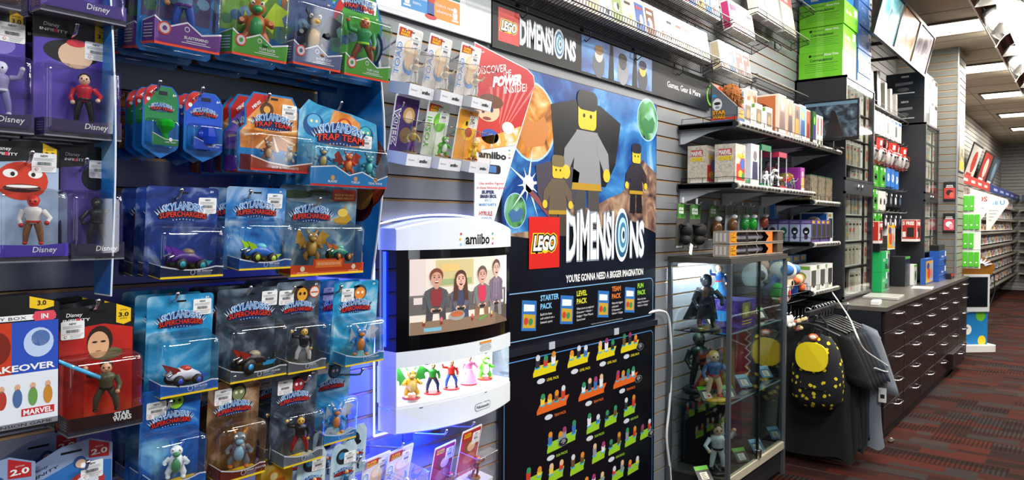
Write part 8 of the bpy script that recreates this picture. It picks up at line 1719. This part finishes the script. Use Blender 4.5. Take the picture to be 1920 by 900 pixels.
def gmc(label, X, Y, z, w, h, c1, c2, spine='#e8e8e6'): return kc(label, X, X + w, Y + .05, Y, z, h, spine, lambda g, w_, h_, y: (g.rect(-w_ * .47, w_ * .47, h_ * .02, h_ * .86, m(c1, .3), 1, y), g.art(circ(0, h_ * .45, w_ * .28, h_ * .25), m(c2, .3), 2, y), g.rect(-w_ * .5, w_ * .5, h_ * .87, h_, m('#5aa81f'), 1, y)), None, 'game_case')
gmc('green banded game package beside the lower teal carton', 6.84, -.36, CZ, .16, .17, '#3a4450', '#6a7a8a'); gmc('green banded game package on top of the first one', 6.84, -.36, CZ + .171, .16, .16, '#4a4a4a', '#8a8a80')
kc('black game station box with blue logo behind the game packages', 6.98, 7.20, -.12, -.30, CZ, .46, '#121215', lambda g, w, h, y: (g.rect(w * .1, w * .46, h * .62, h * .80, m('#c8d8b8'), 1, y), g.rect(-w * .4, w * .1, h * .3, h * .38, m('#3a86c8'), 1, y)))
kc('black premium boxed game standing at the front of the counter', 7.34, 7.56, -.30, -.42, CZ, .27, '#15171c', lambda g, w, h, y: (g.rect(-w * .5, w * .5, h * .92, h, m('#4a9a2a'), 1, y), g.text('HALO', 0, h * .45, h * .06, m('#8a8a8a'), 1, y)), None)
gmc('green banded single game case leaning at the counter front', 7.58, -.45, CZ, .14, .19, '#c8c0b8', '#3a6a3a')
yel_ = lambda g, w, h, y: (g.rect(-w * .47, w * .47, h * .05, h * .9, m('#e0a81a', .3), 1, y), g.rect(w * .08, w * .44, h * .1, h * .8, m('#a8c0d0', .2), 2, y), g.art(circ(-w * .2, h * .7, w * .16, h * .14), m('#2a3a8a'), 2, y), g.art(circ(-w * .1, h * .4, w * .2, h * .22), m('#c83a1a'), 3, y), g.art(circ(w * .25, h * .4, w * .1, h * .2), m('#c87a2a'), 3, y))
kc('yellow and blue toy game box, lower one on the counter', 7.74, 8.14, -.475, -.52, CZ, .24, '#2a5aa8', yel_) ; kc('yellow and red toy game box stacked behind on dark boxes', 7.30, 7.62, -.12, -.28, CZ + .33, .25, '#e4e2dc', yel_)
kc('dark box carrying the yellow and red toy game box', 7.28, 7.66, -.10, -.28, CZ, .328, '#16181c')
for k in range(2): kc('blue console carton by the pier, %s of two stacked' % ('lower', 'upper')[k], 8.20, 8.62, -.475, -.56, CZ + .152 * k, .150, '#1f52a8', lambda g, w, h, y: (g.text('PlayStation 4', 0, h * .55, h * .14, m('#dce6f4'), 1, y, w=w * .35, bold=.02), g.rect(w * .2, w * .47, h * .1, h * .4, m('#101a34'), 1, y), g.rect(w * .3, w * .47, h * .6, h * .95, m('#e4e6e8'), 1, y), g.rect(-w * .47, w * .2, h * .42, h * .45, m('#7aa0dc'), 1, y)))
kc('flat black console lying on the blue cartons', 8.22, 8.60, -.475, -.55, CZ + .304, .055, '#0f0f11', name='game_console')
kc('small red and black box at the far end of the counter', 8.68, 8.86, -.50, -.60, CZ, .055, '#16161a', lambda g, w, h, y: g.rect(-w * .5, w * .5, h * .5, h, m('#c8281f'), 1, y))
t = thing('laptop', 'closed silver laptop lying near the front edge of the counter', 'laptop', (6.12, -.50, CZ), (0, 0, .06)); g = G(); g.box(-.17, .17, -.12, .12, 0, .011, m('#b8b8b4', .35, .5)); g.build('base', t, bev=.004); g = G(); g.box(-.17, .17, -.12, .12, .012, .019, m('#c4c3be', .3, .5)); g.build('lid', t, bev=.003)
g = G(); g.box(-.07, .07, -.028, .028, 0, .03, m('#e4e3df', .4)); g.build('power_brick', None, (5.56, -.57, CZ), (0, 0, .1), bev=.004, label='white power brick at the near corner of the counter', cat='power brick')
g = G(); g.box(-.14, .14, -.08, .08, 0, .002, m('#e2dccd', .6)); g.build('paper_sheet', None, (7.35, -.56, CZ), (0, 0, .1), label='cream paper sheet lying at the counter front before the boxed games', cat='paper')
# ------------------------------------------------------------------ pier: hanging headset packs, edge poster
for k, (z, c) in enumerate(((1.735, '#b83a34'), (1.40, '#c84a5a'))):
    t = thing('headset_pack', 'black and red carded pack hanging on the grey pier, %s' % ('upper one', 'lower one')[k], 'pack', (COLX - .004, -.535, z), (0, 0, R(-90)), 'carded packs on the grey pier'); g = G(); g.box(-.055, .055, -.02, 0, 0, .20, m('#131316', .4)); g.rect(-.05, .05, .02, .135, m(c, .4), 1, -.02); g.art(circ(0, .085, .032, .03), m('#2a1416' if k == 0 else '#e8e4e8', .4), 2, -.02); g.art(circ(.02, .06, .02, .03), m('#e0a0a0' if k else '#d85a4a', .4), 3, -.02); g.rect(-.03, .03, .155, .165, m('#c8c8c8'), 1, -.02); g.rect(-.035, .035, .14, .148, m('#e8d8d8'), 1, -.02); g.build('card', t); g = G(); g.tube([(0, 0, .21), (0, -.05, .215)], .003, chrome(), 5); g.build('hook', t)
t = thing('wall_poster', 'narrow tall poster on the aisle face of the pier', 'poster', (9.28, COLY - .004, 2.05)); g = G(); g.box(-.2, .2, -.004, 0, 0, .75, m('#1a1a1c', .4)); g.rect(-.19, .19, .01, .74, printed('printed narrow poster', [(.3, '#3a4a3a'), (.5, '#c8b48a'), (.7, '#e8e4d8')], 4, 1, 4, .3, 9.1), 1, -.004); g.rect(-.15, .15, .03, .12, m('#e0b81a'), 2, -.004); g.build('print', t)
for k in range(4):
    z = 1.62 - .21 * k; t = thing('case_holder', 'white panel holder of bright green game cases past the pier, %s from the top' % ORD[k], 'holder', (9.59, -.585, z), (0, 0, R(-80)), 'green case holders past the pier'); g = G(); g.box(-.01, .17, -.004, 0, 0, .205, m('#d8dad8', .4)); g.build('panel', t)
    for q in range((2, 3, 2, 3)[k]): g = G(); g.box(.0 + .054 * q, .046 + .054 * q, -.03, -.005, .02, .185, m('#4ab81f', .3)); g.rect(.014 + .054 * q, .03 + .054 * q, .06, .075, m('#e8f4e0'), 1, -.03); g.build('green_case', t)
# ------------------------------------------------------------------ far aisle shelving
for nm_, X0, X1, c, l in (('red', 10.2, 14.4, '#b8382e', 'red header band with white lettering above the far shelves'), ('blue', 14.42, 20.28, '#1f2f6a', 'navy header band above the farthest shelves')):
    g = G(); g.box(X0, X1, -.36, -.34, 2.04, 2.17, m(c, .4)); 
    for k in range(5): g.rect(X0 + (X1 - X0) * (.1 + .18 * k), X0 + (X1 - X0) * (.2 + .18 * k), 2.08, 2.12, m('#e8c8c0' if nm_ == 'red' else '#8a94c0', .4), 1, -.36)
    for k in range(3): x = X0 + (X1 - X0) * (k + .5) / 3; g.box(x - .02, x + .02, -.34, -.002, 2.09, 2.12, m('#3a3a3c'))
    g.build('header_band', label=l, cat='sign')
FT = [1.84, 1.60, 1.37, 1.14, .90, .66, .42]
FC = (('#d8c8b8', '#c8988a'), ('#e0dcd4', '#b8bcb4'), ('#d0ccc2', '#98a2b4'), ('#e0d8c8', '#d8bc8a'), ('#c8c8c2', '#8a9484'), ('#e4dad0', '#b4847c'))
nr = ('top', 'second', 'third', 'fourth', 'fifth', 'sixth', 'bottom')
for i, z in enumerate(FT):
    t = thing('gondola_shelf', 'long grey game shelf on the far aisle wall, %s tier' % nr[i], 'shelf', (15.2, 0, z - .015), group='far aisle shelves'); g = G(); g.box(-4.9, 5.05, -.34, -.002, -.014, 0, m('#4a463f', .5)); g.build('board', t); g = G(); g.box(-4.9, 5.05, -.352, -.342, -.022, .012, m('#8a8478', .4)); g.build('ticket_rail', t)
    t = thing('gondola_shelf', 'grey game shelf on the back wall, %s tier' % nr[i], 'shelf', (20.3, -2.0, z - .015), group='back wall shelves'); g = G(); g.box(-.34, -.002, -2.2, 1.60, -.014, 0, m('#4a463f', .5)); g.build('board', t); g = G(); g.box(-.352, -.342, -2.2, 1.60, -.022, .012, m('#8a8478', .4)); g.build('ticket_rail', t)
    for k in range(33):
        put_case(case_mesh(k + i, .24, .10, .195, FC), 'game_case', (10.5 + .285 * k, -.14 - .04 * (k % 2), z), (LT, 0, R(-12)), 'small far game case, %s along the far aisle %s tier' % (ORD[k] if k < 30 else ('thirty-first', 'thirty-second', 'thirty-third')[k - 30], nr[i]), 'game case', 'game cases on the far aisle shelves')
    for k in range(4): put_case(case_mesh(k + 2 * i, .15, .04, .175, FC), 'game_case', (20.12, -.62 - .19 * k, z), (LT, 0, R(-90)), 'tiny game case on the back wall %s tier, %s from the corner' % (nr[i], ORD[k]), 'game case', 'game cases on the back wall')
g = G(); g.box(20.0, 20.03, -4.2, -.42, 2.04, 2.17, m('#1f2f6a', .4)); g.build('header_band', label='navy header band along the back wall over its game shelves', cat='sign')
for k, (X, t1, c, l) in enumerate(((11.7, '3DS', '#d03028', 'nearer'), (13.6, 'Wii U', '#2a8ac8', 'farther'))):
    t = thing('blade_sign', 'white angled blade sign standing out among the far shelves, %s one' % l, 'sign', (X, -.40, 1.40), (0, 0, R(-84)), 'white blade signs over the far shelves'); g = G(); g.prism([(0, 0), (.04, 0), (.29, .42), (.27, .48), (0, .58)], -.006, .006, m('#e8e6e0', .35)); g.text(t1, .12, .40, .065, m(c, .4), 1, -.006, bold=.03)
    for q in range(4): g.rect(.03, .16 - .03 * q, .30 - .05 * q, .315 - .05 * q, m('#a8a49c'), 1, -.006)
    g.tube([(.02, .0, .30), (-.36, .01, .30)], .008, m('#8a8a88', .4), 6); g.build('board', t)
for k, (X, c1, c2, l) in enumerate(((14.3, '#d8d4ca', '#c83a2a', 'white print'), (15.9, '#b83a2a', '#e8d8c8', 'red print'), (17.2, '#3a4450', '#6a8a9a', 'dark print'))):
    t = thing('framed_poster', 'framed poster leaning out above the red header band, %s' % l, 'poster', (X, -.035, 2.22), (R(16), 0, 0), 'framed posters above the far header'); g = G(); g.box(-.55, .55, -.01, .01, 0, .62, m('#17181c', .4)); g.rect(-.52, .52, .03, .59, m(c1, .3), 1, -.01); g.art(circ(.05, .33, .25, .18), m(c2, .3), 2, -.01); g.rect(-.4, .2, .08, .14, m('#f0ece4' if k else '#c83a2a', .3), 2, -.01)
    if k == 0: g.text('3D', .1, .28, .12, m('#b82a24'), 3, -.01, bold=.04)
    g.build('panel', t)
# demo kiosk past the counter ----------------------------------------
t = thing('demo_kiosk', 'blue and white free-standing game kiosk with screen past the counter end', 'kiosk', (10.1, -.60, 0), (0, 0, R(-46))); g = G(); g.prism(rrect(-.24, .24, -.18, .24, .08), 0, .075, m('#e4e2dc', .35), axis='z'); g.build('base', t, bev=.012)
g = G(); g.prism([(-.17, -.08), (.17, -.08), (.17, .10), (-.17, .10)], .075, .92, m('#1f7ab8', .4), axis='z'); 
for x, z, r_, c in ((.08, .42, .06, '#6ab82a'), (.10, .12, .05, '#e8c82a'), (-.08, .25, .05, '#e8e4dc'), (-.06, .6, .05, '#d84a2a')): g.art(circ(x, z, r_, r_ * 1.2), m(c, .4), 1, -.08)
g.build('pedestal', t); g = G(); g.box(-.165, .165, -.115, -.081, .46, .90, m('#c8ccce', .3)); sc_ = g.build('screen_frame', t, bev=.006); g = G(); g.box(-.135, .135, -.118, -.1152, .52, .87, m('#101318', .1)); g.build('screen', sc_)
g = G(); g.prism([(-.2, .9), (.2, .9), (.24, 1.0), (.1, 1.10), (-.1, 1.12), (-.24, 1.02)], -.1, -.07, m('#8a5a1a', .4)); 
for q in range(7): a = R(20 + 22 * q); g.tube([(.05 + .05 * math.cos(a), -.105, .99 + .04 * math.sin(a)), (.05 + .15 * math.cos(a), -.11, .99 + .10 * math.sin(a))], [.016, .004], m('#dcdcf2', .3), 6)
g.build('topper', t)
g = G(); g.tube([(.18, -.05, .93), (.26, -.05, .9), (.28, -.05, .7), (.2, -.06, .5)], .006, m('#151517', .4), 6); g.build('lead', t)
g = G(); g.ell((0, 0, .006), (.05, .02, .008), m('#3a241c', .8), 8, 5); g.ell((.05, .01, .006), (.012, .01, .007), m('#a89a86', .7), 6, 5); g.build('paper_scrap', label='small scrap of brown litter on the carpet by the near counter corner', cat='litter', loc=(5.45, -.70, 0))
